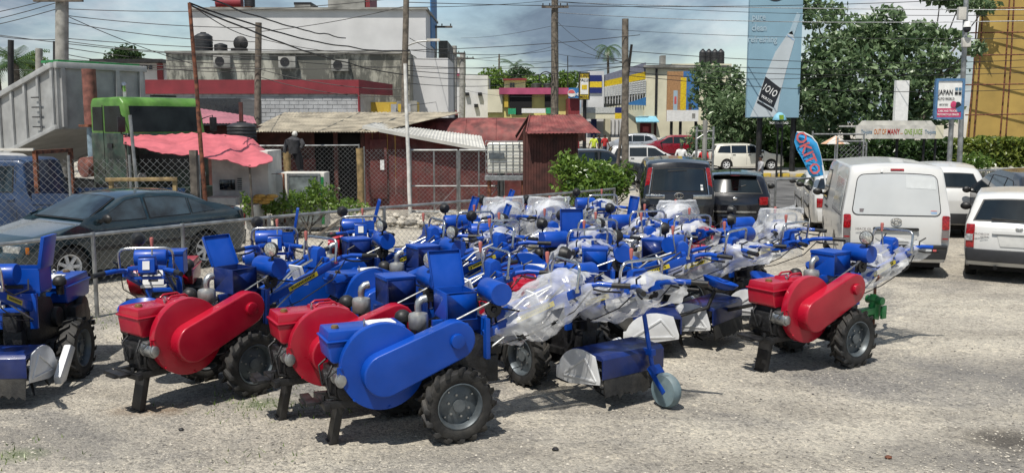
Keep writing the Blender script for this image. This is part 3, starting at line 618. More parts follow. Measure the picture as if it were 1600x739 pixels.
T('plastic wrapped tractor at the fence below the brown tower shed', (.3, 17.1), -82, 'blue', film=3, seed=36)
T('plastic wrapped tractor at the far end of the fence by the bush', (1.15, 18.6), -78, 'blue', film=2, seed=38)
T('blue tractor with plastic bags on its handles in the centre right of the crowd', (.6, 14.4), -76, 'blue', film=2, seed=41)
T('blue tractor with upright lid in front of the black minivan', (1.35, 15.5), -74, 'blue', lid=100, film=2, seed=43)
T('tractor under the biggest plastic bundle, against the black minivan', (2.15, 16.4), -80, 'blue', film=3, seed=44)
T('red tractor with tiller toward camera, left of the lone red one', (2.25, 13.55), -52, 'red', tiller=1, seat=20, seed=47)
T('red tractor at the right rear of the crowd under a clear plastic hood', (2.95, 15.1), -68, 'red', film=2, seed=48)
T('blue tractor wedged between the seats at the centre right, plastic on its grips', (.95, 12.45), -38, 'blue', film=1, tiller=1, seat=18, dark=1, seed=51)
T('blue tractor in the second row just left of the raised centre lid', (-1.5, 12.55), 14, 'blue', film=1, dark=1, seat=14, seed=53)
T('blue tractor behind the raised centre lid with plastic bags on its rail', (.1, 13.4), -68, 'blue', film=2, seed=56)
T('blue tractor with plastic bags in front of the black minivan bumper', (1.95, 14.9), -76, 'blue', film=2, lid=0, seed=57)
# ------------------------------------------------------------------ cars
def make_deform(L, W, H, belt, tum, crown=.05, bow=.10, taper=(.16, .10)):
    def D(p):
        x, y, z = p; k = 1.0
        if z > belt: k *= 1-tum*((z-belt)/(H-belt))
        e = max(0, (abs(x)-L/2+.8)/.8); k *= 1-(taper[0] if x > 0 else taper[1])*e*e
        if z < .5: k *= 1-.06*((.5-z)/.5)
        f = 1-.035*min(1, abs(z-belt*.8)/(belt*.8)) if z < belt else 1
        yn = y/(W/2); xx = x-(1 if x > 0 else -1)*bow*yn*yn*max(0, (abs(x)/(L/2)))**3
        zz = z-crown*yn*yn*max(0, min(1, (z-belt)/(H-belt)))
        return (xx, y*k*f, zz)
    return D
def bm_panel(poly, W, side, off, D, th=.004, step=.25):
    """a thin plate in the car's side plane (x,z polygon), bent onto the body"""
    bm = bmesh.new(); y = side*(W/2); vs = [bm.verts.new((p[0], y, p[1])) for p in poly]; bm.faces.new(vs)
    xs_ = [p[0] for p in poly]; zs_ = [p[1] for p in poly]
    a = min(xs_)+step
    while a < max(xs_): bmesh.ops.bisect_plane(bm, geom=bm.verts[:]+bm.edges[:]+bm.faces[:], plane_co=(a, 0, 0), plane_no=(1, 0, 0)); a += step
    for k in (1, 2, 3):
        bmesh.ops.bisect_plane(bm, geom=bm.verts[:]+bm.edges[:]+bm.faces[:], plane_co=(0, 0, min(zs_)+(max(zs_)-min(zs_))*k/4), plane_no=(0, 0, 1))
    m = MB(); bm.verts.ensure_lookup_table(); vs = []
    n = len(bm.verts); bm.verts.index_update()
    for v in bm.verts: q = D(v.co); vs.append((q[0], q[1]+side*off, q[2]))
    for v in bm.verts: q = D(v.co); vs.append((q[0], q[1]+side*(off+th), q[2]))
    fs = []
    for f in bm.faces: ii = [v.index for v in f.verts]; fs.append(tuple(ii)); fs.append(tuple(i+n for i in reversed(ii)))
    for e in bm.edges:
        if len(e.link_faces) == 1: i, j = e.verts[0].index, e.verts[1].index; fs.append((i, j, j+n, i+n))
    bm.free(); return m.add(vs, fs)
def strip_panel(pa, pb, ya, yb, W, D, off=.010, n=12, th=.006):
    """a plate across the car between two points of its side profile"""
    pa = Vector(pa); pb = Vector(pb); d = (pb-pa).normalized(); nr = Vector((-d.y, d.x)); m = MB(); vs = []; K = 5
    if nr.x*(pa.x+pb.x)/2 < 0 and abs(nr.x) > .3: nr = -nr
    if abs(nr.x) <= .3 and nr.y < 0: nr = -nr
    for o in (off, off+th):
        for j in range(K+1):
            p = pa.lerp(pb, j/K)
            for i in range(n+1):
                t = -1+2*i/n; y = (ya+(yb-ya)*j/K)*t; q = D((p.x, y, p.y)); vs.append((q[0]+nr.x*o, q[1], q[2]+nr.y*o))
    N1 = (n+1)*(K+1); fs = []
    for j in range(K):
        for i in range(n):
            q = [j*(n+1)+i, j*(n+1)+i+1, (j+1)*(n+1)+i+1, (j+1)*(n+1)+i]; fs.append(tuple(q)); fs.append(tuple(k+N1 for k in reversed(q)))
    bd = [i for i in range(n+1)]+[j*(n+1)+n for j in range(1, K+1)]+[K*(n+1)+i for i in range(n-1, -1, -1)]+[j*(n+1) for j in range(K-1, 0, -1)]
    for a, b in zip(bd, bd[1:]+bd[:1]): fs.append((a, b, b+N1, a+N1))
    return m.add(vs, fs)
def dblock(x0, x1, y0, y1, z0, z1, D, n=6, dx=0., bev=0):
    bm = bmesh.new(); m = MB(); m.b2(x0, x1, y0, y1, z0, z1); me = bpy.data.meshes.new('t'); me.from_pydata(m.v, [], m.f); bm.from_mesh(me); bpy.data.meshes.remove(me)
    for k in range(1, n): bmesh.ops.bisect_plane(bm, geom=bm.verts[:]+bm.edges[:]+bm.faces[:], plane_co=(0, y0+(y1-y0)*k/n, 0), plane_no=(0, 1, 0))
    bmesh.ops.bisect_plane(bm, geom=bm.verts[:]+bm.edges[:]+bm.faces[:], plane_co=(0, 0, (z0+z1)/2), plane_no=(0, 0, 1))
    m = MB(); bm.verts.index_update(); vs = []
    for v in bm.verts: q = D(v.co); vs.append((q[0]+dx, q[1], q[2]))
    m.add(vs, [tuple(v.index for v in f.verts) for f in bm.faces]); bm.free(); return m
def f_ctyre(r, wd):
    def f(m): m.lathe([(r*.62, -wd*.42), (r*.72, -wd*.5), (r*.9, -wd*.5), (r*.98, -wd*.42), (r, -wd*.3), (r, wd*.3), (r*.98, wd*.42), (r*.9, wd*.5), (r*.72, wd*.5), (r*.62, wd*.42)], axis='y', n=28)
    return f
def f_crim(r, wd, sp):
    def f(m):
        m.lathe([(r*.62, -wd*.42), (r*.66, -wd*.47), (r*.6, -wd*.44), (r*.54, -wd*.2), (r*.54, wd*.4)], axis='y', n=24)
        for k in range(sp):
            a = 2*pi*k/sp; m.M = Matrix.Rotation(a, 4, 'Y'); m.box((r*.33, -wd*.36, 0), (r*.52, .02, r*.17)); m.M = None
        m.lathe([(r*.18, -wd*.42), (.001, -wd*.44)], axis='y', n=14); m.lathe([(r*.2, -wd*.34), (r*.18, -wd*.42)], axis='y', n=14)
    return f
def f_cback(r, wd):
    def f(m): m.lathe([(r*.54, 0), (.001, 0)], axis='y', n=20)
    return f
def car(label, cat, loc, rz, sp, paint, group=None, name='parked_car', rim='silver', glass='glass', detail=1):
    L, W, H, belt = sp['L'], sp['W'], sp['H'], sp['belt']; xf, xr, R, wd = sp['xf'], sp['xr'], sp['R'], sp.get('wd', .19)
    D = make_deform(L, W, H, belt, sp.get('tum', .2), sp.get('crown', .05), sp.get('bow', .1), sp.get('taper', (.16, .10)))
    root = thing(name, label, cat, loc, rz, group); up = sp['prof']; zb = .20; AR = R+.055
    def arch(cx): return [(cx+AR*cos(t), R+AR*sin(t)) for t in [pi*(i/12)*1.0 for i in range(13)]]   # front edge to rear edge going +x to -x
    bot = [(xf+AR+.02, zb)]+[(x, max(z, zb)) for x, z in arch(xf)]+[(xf-AR-.02, zb), (xr+AR+.02, zb)]+[(x, max(z, zb)) for x, z in arch(xr)]+[(xr-AR-.02, zb)]
    cl = []
    for p in up+bot:
        if not cl or (abs(p[0]-cl[-1][0])+abs(p[1]-cl[-1][1])) > .004: cl.append(p)
    bm = bmesh.new(); n = len(cl); A = [bm.verts.new((x, -W/2, z)) for x, z in cl]; B = [bm.verts.new((x, W/2, z)) for x, z in cl]
    bm.faces.new(A); bm.faces.new(B[::-1])
    for i in range(n): bm.faces.new((A[i], B[i], B[(i+1) % n], A[(i+1) % n]))
    nu = len(up)
    es = [e for e in bm.edges if abs(e.verts[0].co.y-e.verts[1].co.y) < 1e-4 and all(v.co.z > .22 for v in e.verts) and (e.verts[0].index, 0) and not any((Vector((v.co.x, v.co.z))-Vector((c, R))).length < AR+.004 for v in e.verts for c in (xf, xr))]
    bmesh.ops.bevel(bm, geom=es, offset=sp.get('bev', .07), segments=3, affect='EDGES', clamp_overlap=True, profile=.55)
    for a in [-L/2+L*k/14 for k in range(1, 14)]: bmesh.ops.bisect_plane(bm, geom=bm.verts[:]+bm.edges[:]+bm.faces[:], plane_co=(a, 0, 0), plane_no=(1, 0, 0))
    for a in (.35, .5, belt*.8, belt, (belt+H)/2): bmesh.ops.bisect_plane(bm, geom=bm.verts[:]+bm.edges[:]+bm.faces[:], plane_co=(0, 0, a), plane_no=(0, 0, 1))
    for k in range(1, 12): bmesh.ops.bisect_plane(bm, geom=bm.verts[:]+bm.edges[:]+bm.faces[:], plane_co=(0, -W/2+W*k/12, 0), plane_no=(0, 1, 0))
    for v in bm.verts: v.co = D(v.co)
    bmesh.ops.recalc_face_normals(bm, faces=bm.faces); me = bpy.data.meshes.new('body'); bm.to_mesh(me); bm.free()
    me.polygons.foreach_set('use_smooth', [True]*len(me.polygons)); me.set_sharp_from_angle(angle=radians(32)); obj('body', me, paint, root)
    m = MB(); m.b2(-L/2+.25, L/2-.25, -W/2+.12, W/2-.12, .18, .60); m.build('underbody', 'darkvoid', root)
    for cx in (xf, xr):
        for s in (-1, 1):
            wo = obj('wheel', cached('ct%.2f%.2f' % (R, wd), f_ctyre(R, wd)), 'rubber', root, (cx, s*(W/2-wd/2-.035), R), (0, 0, 0 if s < 0 else pi))
            obj('rim', cached('cr%.2f%.2f%d' % (R, wd, sp.get('spk', 6)), f_crim(R, wd, sp.get('spk', 6))), rim, wo); obj('brake_disc', cached('cb%.2f' % R, f_cback(R, wd)), 'darkvoid', wo)
    for s in (-1, 1):
        for poly in sp['wins']:
            cx = sum(p[0] for p in poly)/len(poly); cz = sum(p[1] for p in poly)/len(poly)
            gr = [(cx+(p[0]-cx)*1.05, cz+(p[1]-cz)*1.08) for p in poly]
            wn = bm_panel(poly, W, s, .006, D, .004).build('side_window', sp.get('sideglass', glass), root, ang=60); bm_panel(gr, W, s, .001, D, .004).build('window_seal', 'trim', wn, ang=60)
        for a, b in sp.get('seams', []):
            dx, dz = b[0]-a[0], b[1]-a[1]; l = sqrt(dx*dx+dz*dz); px_, pz = -dz/l*.005, dx/l*.005
            bm_panel([(a[0]+px_, a[1]+pz), (b[0]+px_, b[1]+pz), (b[0]-px_, b[1]-pz), (a[0]-px_, a[1]-pz)], W, s, -.001, D, .003, .3).build('door_seam', 'trim', root)
        for (hx, hz) in sp.get('handles', []):
            q = D((hx, s*W/2, hz)); m = MB(); m.box((q[0], q[1]+s*.012, q[2]), (.17, .03, .035)); m.build('door_handle', sp.get('hmat', paint), root, bevel=.008)
        if 'mir' in sp:
            q = D((sp['mir'][0], s*W/2, sp['mir'][1])); m = MB(); m.ball((q[0]-.02, q[1]+s*.13, q[2]+.05), (.055, .10, .075), 12, 8); m.bar((q[0]+.02, q[1]-s*.02, q[2]), (q[0], q[1]+s*.10, q[2]+.03), .05, .05); m.build('mirror', sp.get('mirmat', 'trim'), root)
    for nm, (pa, pb, ya, yb) in sp['glass'].items():
        g = strip_panel(pa, pb, ya, yb, W, D, .011).build(nm, sp.get('gm', {}).get(nm, glass), root, ang=60)
        pa2 = Vector(pa)+(Vector(pa)-Vector(pb)).normalized()*.025; pb2 = Vector(pb)+(Vector(pb)-Vector(pa)).normalized()*.025
        strip_panel(pa2, pb2, ya+.03, yb+.03, W, D, .004).build('glass_seal', 'trim', g, ang=60)
    for (nm, mt, x0, x1, y0, y1, z0, z1) in sp.get('blocks', []):
        ys2 = [(y0, y1)] if y0 < 0 < y1 else [(y0, y1), (-y1, -y0)]
        for a, b in ys2: dblock(x0, x1, a, b, z0, z1, D).build(nm, mt, root, bevel=.012, ang=50)
    root['W'] = W
    return root, D
def stretch(pr, k): return [(x*k, z) for x, z in pr]
SEDAN = dict(L=4.3, W=1.69, H=1.38, belt=.92, tum=.24, xf=1.33, xr=-1.13, R=.30, bev=.08, spk=7,
    prof=[(-2.06, .24), (-2.15, .45), (-2.14, .72), (-2.08, .93), (-1.98, .985), (-1.52, 1.0), (-1.02, 1.28), (-.72, 1.36), (-.15, 1.385), (.22, 1.35), (.40, 1.30), (1.02, .95), (1.18, .93), (1.85, .80), (2.05, .70), (2.14, .52), (2.14, .36), (2.05, .22)],
    wins=[[(.86, .955), (.30, 1.265), (.10, 1.30), (.02, 1.295), (.02, .945)], [(-.06, .945), (-.06, 1.295), (-.45, 1.295), (-.82, 1.24), (-.82, .955)], [(-.88, .96), (-.88, 1.225), (-1.32, 1.01), (-1.34, .975)]],
    glass=dict(windscreen=((.98, .985), (.42, 1.295), .75, .72), rear_window=((-1.46, 1.03), (-1.05, 1.265), .70, .68)),
    seams=[((-.02, .95), (-.03, .35)), ((.88, .93), (.86, .34)), ((-.86, .93), (-.78, .62)), ((-1.12, .95), (-1.2, .98))], handles=[(.14, .80), (-.72, .81)], mir=(.80, .95),
    blocks=[('headlamp', 'clearlens', 2.06, 2.11, .42, .80, .56, .68), ('grille', 'trim', 2.10, 2.15, -.36, .36, .57, .66), ('bumper', 'painteal', 2.08, 2.18, -.80, .80, .28, .52), ('number_plate', 'white', 2.185, 2.20, -.17, .17, .38, .49), ('turn_lamp', 'amber', 1.98, 2.03, .79, .85, .56, .66), ('tail_lamp', 'redlens', -2.16, -2.10, .50, .80, .62, .84), ('bumper', 'painteal', -2.19, -2.10, -.8, .8, .28, .55), ('side_moulding', 'trim', -.95, .95, .842, .858, .50, .56)])
VAN = dict(L=4.7, W=1.80, H=1.98, belt=1.06, tum=.16, xf=1.45, xr=-1.12, R=.32, bev=.07, crown=.06, bow=.05, taper=(.10, .03),
    prof=[(-2.25, .28), (-2.34, .42), (-2.35, .62), (-2.34, .98), (-2.32, 1.10), (-2.22, 1.78), (-2.15, 1.92), (-2.0, 1.97), (.9, 1.98), (1.35, 1.93), (1.50, 1.86), (2.02, 1.12), (2.26, .96), (2.34, .7), (2.34, .4), (2.26, .22)],
    wins=[[(1.62, 1.14), (1.36, 1.72), (.72, 1.74), (.72, 1.12)]], sideglass='glass',
    glass=dict(windscreen=((1.99, 1.18), (1.56, 1.79), .80, .76)),
    seams=[((.62, 1.75), (.62, .35)), ((-.55, 1.78), (-.55, .45)), ((-2.05, 1.80), (-2.15, .9)), ((-.55, 1.05), (-2.1, 1.05)), ((1.7, 1.1), (1.62, .4))], handles=[(.5, .98), (.8, .98)], hmat='trim', mir=(1.58, 1.16),
    blocks=[('bumper', 'bumper', -2.45, -2.30, -.87, .87, .36, .60), ('bumper', 'paintwhite', 2.30, 2.42, -.82, .82, .28, .6), ('headlamp', 'clearlens', 2.24, 2.32, .48, .8, .72, .92)])
WAGON = dict(L=4.2, W=1.69, H=1.51, belt=.95, tum=.20, xf=1.32, xr=-1.23, R=.30, bev=.06, bow=.07, taper=(.15, .05),
    prof=[(-2.02, .28), (-2.10, .42), (-2.10, .66), (-2.07, .92), (-2.02, .99), (-1.80, 1.40), (-1.70, 1.475), (-1.4, 1.505), (-.1, 1.515), (.25, 1.48), (.38, 1.43), (1.05, .99), (1.20, .97), (1.85, .88), (2.02, .78), (2.10, .58), (2.10, .38), (2.02, .22)],
    wins=[[(.86, 1.0), (.30, 1.40), (.0, 1.43), (-.05, 1.43), (-.05, .985)], [(-.13, .985), (-.13, 1.43), (-.95, 1.42), (-.95, .985)], [(-1.03, .99), (-1.03, 1.415), (-1.60, 1.38), (-1.78, 1.01)]],
    glass=dict(windscreen=((1.0, 1.02), (.42, 1.40), .76, .72), rear_window=((-1.985, 1.05), (-1.815, 1.38), .72, .66)),
    seams=[((-.09, .98), (-.09, .32)), ((.90, .98), (.88, .34)), ((-.98, .98), (-.9, .6)), ((-1.9, 1.2), (-2.04, .6))], handles=[(.06, .86), (-.82, .87)], mir=(.82, 1.0), mirmat='trim', hmat='trim',
    blocks=[('bumper', 'bumper', -2.20, -2.05, -.84, .84, .36, .56), ('tail_lamp', 'redlens', -2.135, -2.06, .70, .84, .58, .98), ('headlamp', 'clearlens', 1.98, 2.06, .46, .80, .66, .82), ('bumper', 'bumper', 2.06, 2.16, -.80, .80, .44, .60), ('lower_bumper', 'paintwhite', 2.05, 2.13, -.80, .80, .24, .43)])
MPV = dict(L=4.6, W=1.72, H=1.86, belt=1.08, tum=.17, xf=1.45, xr=-1.35, R=.32, bev=.08, crown=.06, bow=.09,
    prof=[(-2.2, .26), (-2.29, .42), (-2.30, .8), (-2.26, 1.08), (-2.12, 1.66), (-2.05, 1.78), (-1.8, 1.84), (-.4, 1.865), (.4, 1.84), (.65, 1.78), (1.55, 1.10), (2.05, .96), (2.22, .8), (2.28, .5), (2.2, .22)],
    wins=[[(1.30, 1.13), (.55, 1.68), (.1, 1.72), (.1, 1.12)], [(.02, 1.12), (.02, 1.72), (-.95, 1.72), (-.95, 1.12)], [(-1.03, 1.12), (-1.03, 1.72), (-1.9, 1.68), (-2.02, 1.15)]],
    glass=dict(windscreen=((1.48, 1.16), (.72, 1.73), .78, .74), rear_window=((-2.24, 1.15), (-2.125, 1.64), .66, .66)), seams=[((.06, 1.1), (.06, .4)), ((-.98, 1.1), (-.98, .5))], handles=[(-.1, .98), (.2, .98)], mir=(1.25, 1.12),
    blocks=[('bumper', 'paintblack', -2.36, -2.2, -.82, .82, .34, .62), ('tail_lamp', 'redlens', -2.21, -2.10, .74, .845, 1.08, 1.70), ('chrome_garnish', 'chrome', -2.325, -2.22, .35, .83, .98, 1.07)])
HATCH = dict(L=4.15, W=1.72, H=1.50, belt=.95, tum=.24, xf=1.3, xr=-1.28, R=.31, bev=.08, bow=.13,
    prof=[(-1.98, .26), (-2.07, .44), (-2.06, .80), (-1.98, .98), (-1.70, 1.38), (-1.58, 1.45), (-1.2, 1.495), (-.2, 1.505), (.22, 1.46), (1.05, .98), (1.25, .95), (1.85, .82), (2.04, .66), (2.07, .4), (2.0, .22)],
    wins=[[(.86, .99), (.25, 1.38), (-.05, 1.42), (-.05, .975)], [(-.13, .975), (-.13, 1.42), (-.95, 1.38), (-.95, .985)], [(-1.02, .99), (-1.02, 1.37), (-1.45, 1.28), (-1.6, 1.06)]],
    glass=dict(windscreen=((1.0, 1.01), (.30, 1.41), .74, .70), rear_window=((-1.93, 1.05), (-1.73, 1.34), .68, .62)), seams=[((-.09, .97), (-.09, .32)), ((-.98, .97), (-.9, .6))], handles=[(.05, .86), (-.8, .88)], mir=(.82, .99),
    blocks=[('bumper', 'paintblack', -2.14, -2.02, -.82, .82, .30, .56), ('tail_lamp', 'redlens', -2.10, -1.98, .62, .84, .78, .96), ('spoiler', 'paintblack', -1.80, -1.60, -.66, .66, 1.44, 1.48)])
SUV = dict(L=4.6, W=1.82, H=1.70, belt=1.06, tum=.24, xf=1.38, xr=-1.3, R=.35, bev=.09, bow=.13,
    prof=[(-2.18, .32), (-2.28, .5), (-2.27, .9), (-2.18, 1.1), (-1.88, 1.52), (-1.72, 1.62), (-1.2, 1.69), (-.3, 1.705), (.15, 1.66), (.35, 1.60), (1.08, 1.12), (1.35, 1.08), (1.98, .96), (2.2, .8), (2.28, .52), (2.2, .28)],
    wins=[[(.85, 1.11), (.28, 1.52), (.0, 1.57), (-.05, 1.57), (-.05, 1.10)], [(-.13, 1.10), (-.13, 1.57), (-.98, 1.55), (-.98, 1.11)], [(-1.05, 1.115), (-1.05, 1.54), (-1.4, 1.50), (-1.72, 1.24)]],
    glass=dict(windscreen=((1.0, 1.16), (.40, 1.565), .78, .73), rear_window=((-2.12, 1.18), (-1.91, 1.48), .72, .66)), seams=[((-.09, 1.09), (-.09, .4)), ((.9, 1.05), (.88, .4)), ((-1.0, 1.09), (-.95, .65))], handles=[(.06, .98), (-.82, 1.0)], mir=(.8, 1.10),
    blocks=[('bumper', 'bumper', -2.34, -2.22, -.85, .85, .34, .58), ('tail_lamp', 'redlens', -2.30, -2.18, .62, .88, .92, 1.08), ('headlamp', 'clearlens', 2.10, 2.2, .52, .86, .80, .94), ('sill', 'bumper', -.9, .9, .87, .915, .26, .36)])
def paintspec(sp, col, **kw):
    s2 = dict(sp); s2.update(kw); s2['blocks'] = [(n, col if mt in ('paintwhite', 'paintblack', 'painteal') else mt, *r) for n, mt, *r in sp['blocks']]; return s2
def place(px, py, z=0.0): g = G(px, py, z); return (g.x, g.y, gz(g.x, g.y))
# dark teal sedan behind the pipe fence
q0 = G(146, 441); q1 = G(338, 412); ang = atan2(q0.y-q1.y, q0.x-q1.x)   # rear wheel -> front wheel
mid = (q0+q1)/2; f = Vector((cos(ang), sin(ang), 0)); sd = Vector((-f.y, f.x, 0)); c = mid - f*.10 + (sd if sd.y > 0 else -sd)*.78
car('dusty dark teal sedan parked behind the pipe rail fence at left', 'car', (c.x-.12, c.y-.5, .03), ang, SEDAN, 'painteal', glass='glassblue', rim='silver')[0].scale = (1.07, 1.07, 1.07)
# white van seen from behind
VX, VY = G(1400, 418).x, G(1400, 418).y
vr = radians(90-14); f = Vector((cos(vr), sin(vr), 0))
va, D = car('white panel van with black rear bumper seen from behind', 'van', (VX+f.x*1.12-.24, VY+f.y*1.12, 0), vr, VAN, 'paintwhite', name='panel_van')
def tailx(prof, z):
    seg = [p for p in prof if p[0] < -1.4]
    for (x0, z0), (x1, z1) in zip(seg, seg[1:]):
        if z0 <= z <= z1: return x0+(x1-x0)*(z-z0)/(z1-z0+1e-9)
    return seg[0][0]
def tailplate(root, D, prof, nm, mt, poly, off=.012, th=.006, sub=10, par=None):
    """plate on the rear face, poly in (y,z)"""
    bm = bmesh.new(); vs = [bm.verts.new((0, p[0], p[1])) for p in poly]; bm.faces.new(vs)
    ya = min(p[0] for p in poly); yb = max(p[0] for p in poly); zl = min(p[1] for p in poly); zh = max(p[1] for p in poly)
    for k in range(1, sub): bmesh.ops.bisect_plane(bm, geom=bm.verts[:]+bm.edges[:]+bm.faces[:], plane_co=(0, ya+(yb-ya)*k/sub, 0), plane_no=(0, 1, 0))
    for k in range(1, 5): bmesh.ops.bisect_plane(bm, geom=bm.verts[:]+bm.edges[:]+bm.faces[:], plane_co=(0, 0, zl+(zh-zl)*k/5), plane_no=(0, 0, 1))
    bm.verts.index_update(); n = len(bm.verts); V = []
    for o in (off, off+th):
        for v in bm.verts: q = D((tailx(prof, v.co.z), v.co.y, v.co.z)); V.append((q[0]-o, q[1], q[2]))
    fs = []
    for fc in bm.faces: ii = [v.index for v in fc.verts]; fs += [tuple(ii), tuple(i+n for i in reversed(ii))]
    for e in bm.edges:
        if len(e.link_faces) == 1: i, j = e.verts[0].index, e.verts[1].index; fs.append((i, j, j+n, i+n))
    bm.free(); m = MB(); m.add(V, fs); return m.build(nm, mt, par or root, ang=50)
def rrect(y0, y1, z0, z1, r, n=4):
    pts = []
    for cy, cz, a in ((y1-r, z0+r, -pi/2), (y1-r, z1-r, 0), (y0+r, z1-r, pi/2), (y0+r, z0+r, pi)):
        for i in range(n+1): t = a+pi/2*i/n; pts.append((cy+r*cos(t), cz+r*sin(t)))
    return pts
mat('vanglass', (.50, .515, .515), .12, var=.05, scale=1.5, coat=.6, rvar=.03); mat('vanrecess', (.50, .50, .48), .4, var=.05); mat('smoke', (.16, .14, .14), .2, coat=.5)
mat('vinyl', (.58, .60, .60), .25, var=.03)
VP = VAN['prof']
g = tailplate(va, D, VP, 'rear_panel', 'vanglass', rrect(-.74, .74, 1.10, 1.80, .10), .010); tailplate(va, D, VP, 'panel_seal', 'trim', rrect(-.755, .755, 1.085, 1.815, .11), .004, .004, par=g)
tailplate(va, D, VP, 'vinyl_patch', 'vinyl', [(-.70, 1.56), (-.16, 1.56), (-.16, 1.77), (-.70, 1.77)], .017, .002, par=g)
tailplate(va, D, VP, 'sticker', 'smoke', [(.56, 1.14), (.62, 1.14), (.63, 1.20), (.55, 1.20)], .017, .002, par=g)
mat('stickerblue', (.25, .38, .55), .4); mat('stickerred', (.6, .12, .12), .4)
tailplate(va, D, VP, 'sticker', 'stickerblue', [(-.68, 1.13), (-.58, 1.13), (-.58, 1.165), (-.68, 1.165)], .017, .002, par=g); tailplate(va, D, VP, 'sticker', 'stickerred', [(-.68, 1.175), (-.58, 1.175), (-.58, 1.185), (-.68, 1.185)], .017, .002, par=g)
tailplate(va, D, VP, 'plate_recess', 'vanrecess', [(.33, .84), (-.35, .84), (-.36, .70), (-.27, .645), (.25, .645), (.34, .70)], .008, .004)
tailplate(va, D, VP, 'handle_bar', 'trim', rrect(-.38, .38, .835, .885, .02), .02, .03)
for s in (-1, 1):
    y0, y1 = (.76, .885) if s > 0 else (-.885, -.76)
    l = tailplate(va, D, VP, 'tail_lamp', 'redlens', rrect(y0, y1, .86, 1.10, .03), .02, .02, 4); tailplate(va, D, VP, 'lamp_lower', 'smoke', rrect(y0, y1, .66, .853, .03), .02, .02, 4, par=l)
    tailplate(va, D, VP, 'lamp_strip', 'redlens', [(y0+.015, .70), (y1-.015, .70), (y1-.015, .72), (y0+.015, .72)], .042, .002, 4, par=l)
tailplate(va, D, VP, 'brake_lamp', 'redlens', rrect(-.13, .13, 1.855, 1.885, .012), .0, .02); tailplate(va, D, VP, 'wash_nozzle', 'chrome', [(.28, 1.83), (.32, 1.83), (.32, 1.87), (.28, 1.87)], .0, .03)
q = D((tailx(VP, .99), 0, .99)); m = MB()
m.tube([(q[0]-.022, .085*cos(t), .99+.055*sin(t)) for t in [2*pi*i/24 for i in range(25)]], .007, 6); m.tube([(q[0]-.022, .036*cos(t), .99+.05*sin(t)) for t in [2*pi*i/16 for i in range(17)]], .006, 6); m.tube([(q[0]-.022, .065*cos(t), 1.01+.022*sin(t)) for t in [2*pi*i/16 for i in range(17)]], .006, 6); m.build('emblem', 'chrome', va)
tx = tailx(VP, .84); text('rear_lettering', 'HIACE GL E', .055, 'smoke', va, frame_to((0, -1, 0), (0, 0, 1), (tx-.015, .50, .845)), sx=1.1)
tailplate(va, D, VP, 'sticker', 'stickerred', [(-.68, .50), (-.62, .50), (-.62, .55), (-.68, .55)], .11, .002); tailplate(va, D, VP, 'sticker', 'vinyl', [(-.60, .50), (-.5, .50), (-.5, .55), (-.60, .55)], .11, .002)
for s in (-1, 1): bm_panel([(-.62, 1.12), (-.62, 1.72), (-1.98, 1.70), (-2.05, 1.12)], 1.80, s, .004, D, .006).build('side_panel', 'vanglass', va, ang=60)
# white wagon at the right edge seen from behind
g = G(1541, 428); wr = radians(90-29); fw = Vector((cos(wr), sin(wr), 0)); g = g+fw*1.23+Vector((fw.y, -fw.x, 0))*.70+Vector((-.26, 0, 0))
wa, D = car('white station wagon cut off by the right edge, seen from behind', 'car', (g.x, g.y, 0), wr, WAGON, 'paintwhite')
WP = WAGON['prof']
tailplate(wa, D, WP, 'plate_recess', 'vanrecess', [(.34, .82), (-.34, .82), (-.28, .62), (.28, .62)], .006, .004); tailplate(wa, D, WP, 'tail_garnish', 'paintwhite', rrect(-.42, .42, .83, .875, .015), .006, .03)
for s in (-1, 1): tailplate(wa, D, WP, 'reverse_lamp', 'clearlens', [(s*.72, .70), (s*.83, .70), (s*.83, .81), (s*.72, .81)], .048, .004, 3)
m = MB(); q = D((tailx(WP, .93), 0, .93)); m.tube([(q[0]-.02, .05*cos(t), .93+.038*sin(t)) for t in [2*pi*i/20 for i in range(21)]], .007, 6); m.tube([(q[0]-.02, .03, .95), (q[0]-.02, 0, .91), (q[0]-.02, -.03, .95)], .006, 6); m.build('emblem', 'chrome', wa)
m = MB(); q = D((tailx(WP, 1.04), -.1, 1.04)); m.tube([(q[0]-.03, -.12, 1.0), (q[0]-.035, -.10, 1.05), (q[0]-.02, .42, 1.075)], .012, 6); m.build('wiper', 'trim', wa)
text('rear_lettering', 'PROBOX', .05, 'smoke', wa, frame_to((0, -1, 0), (0, 0, 1), (tailx(WP, .80)-.012, .555, .815)), sx=1.2); text('rear_lettering', 'EXTRA', .032, 'smoke', wa, frame_to((0, -1, 0), (0, 0, 1), (tailx(WP, .77)-.012, .51, .772)), sx=1.2)
m = MB(); m.tube([(-1.2, .3, .18), (-1.9, .32, .26), (-2.1, .32, .25)], .03, 8); m.b2(-1.5, -1.0, -.6, .6, .18, .26); m.build('exhaust_pipe', 'cast', wa)
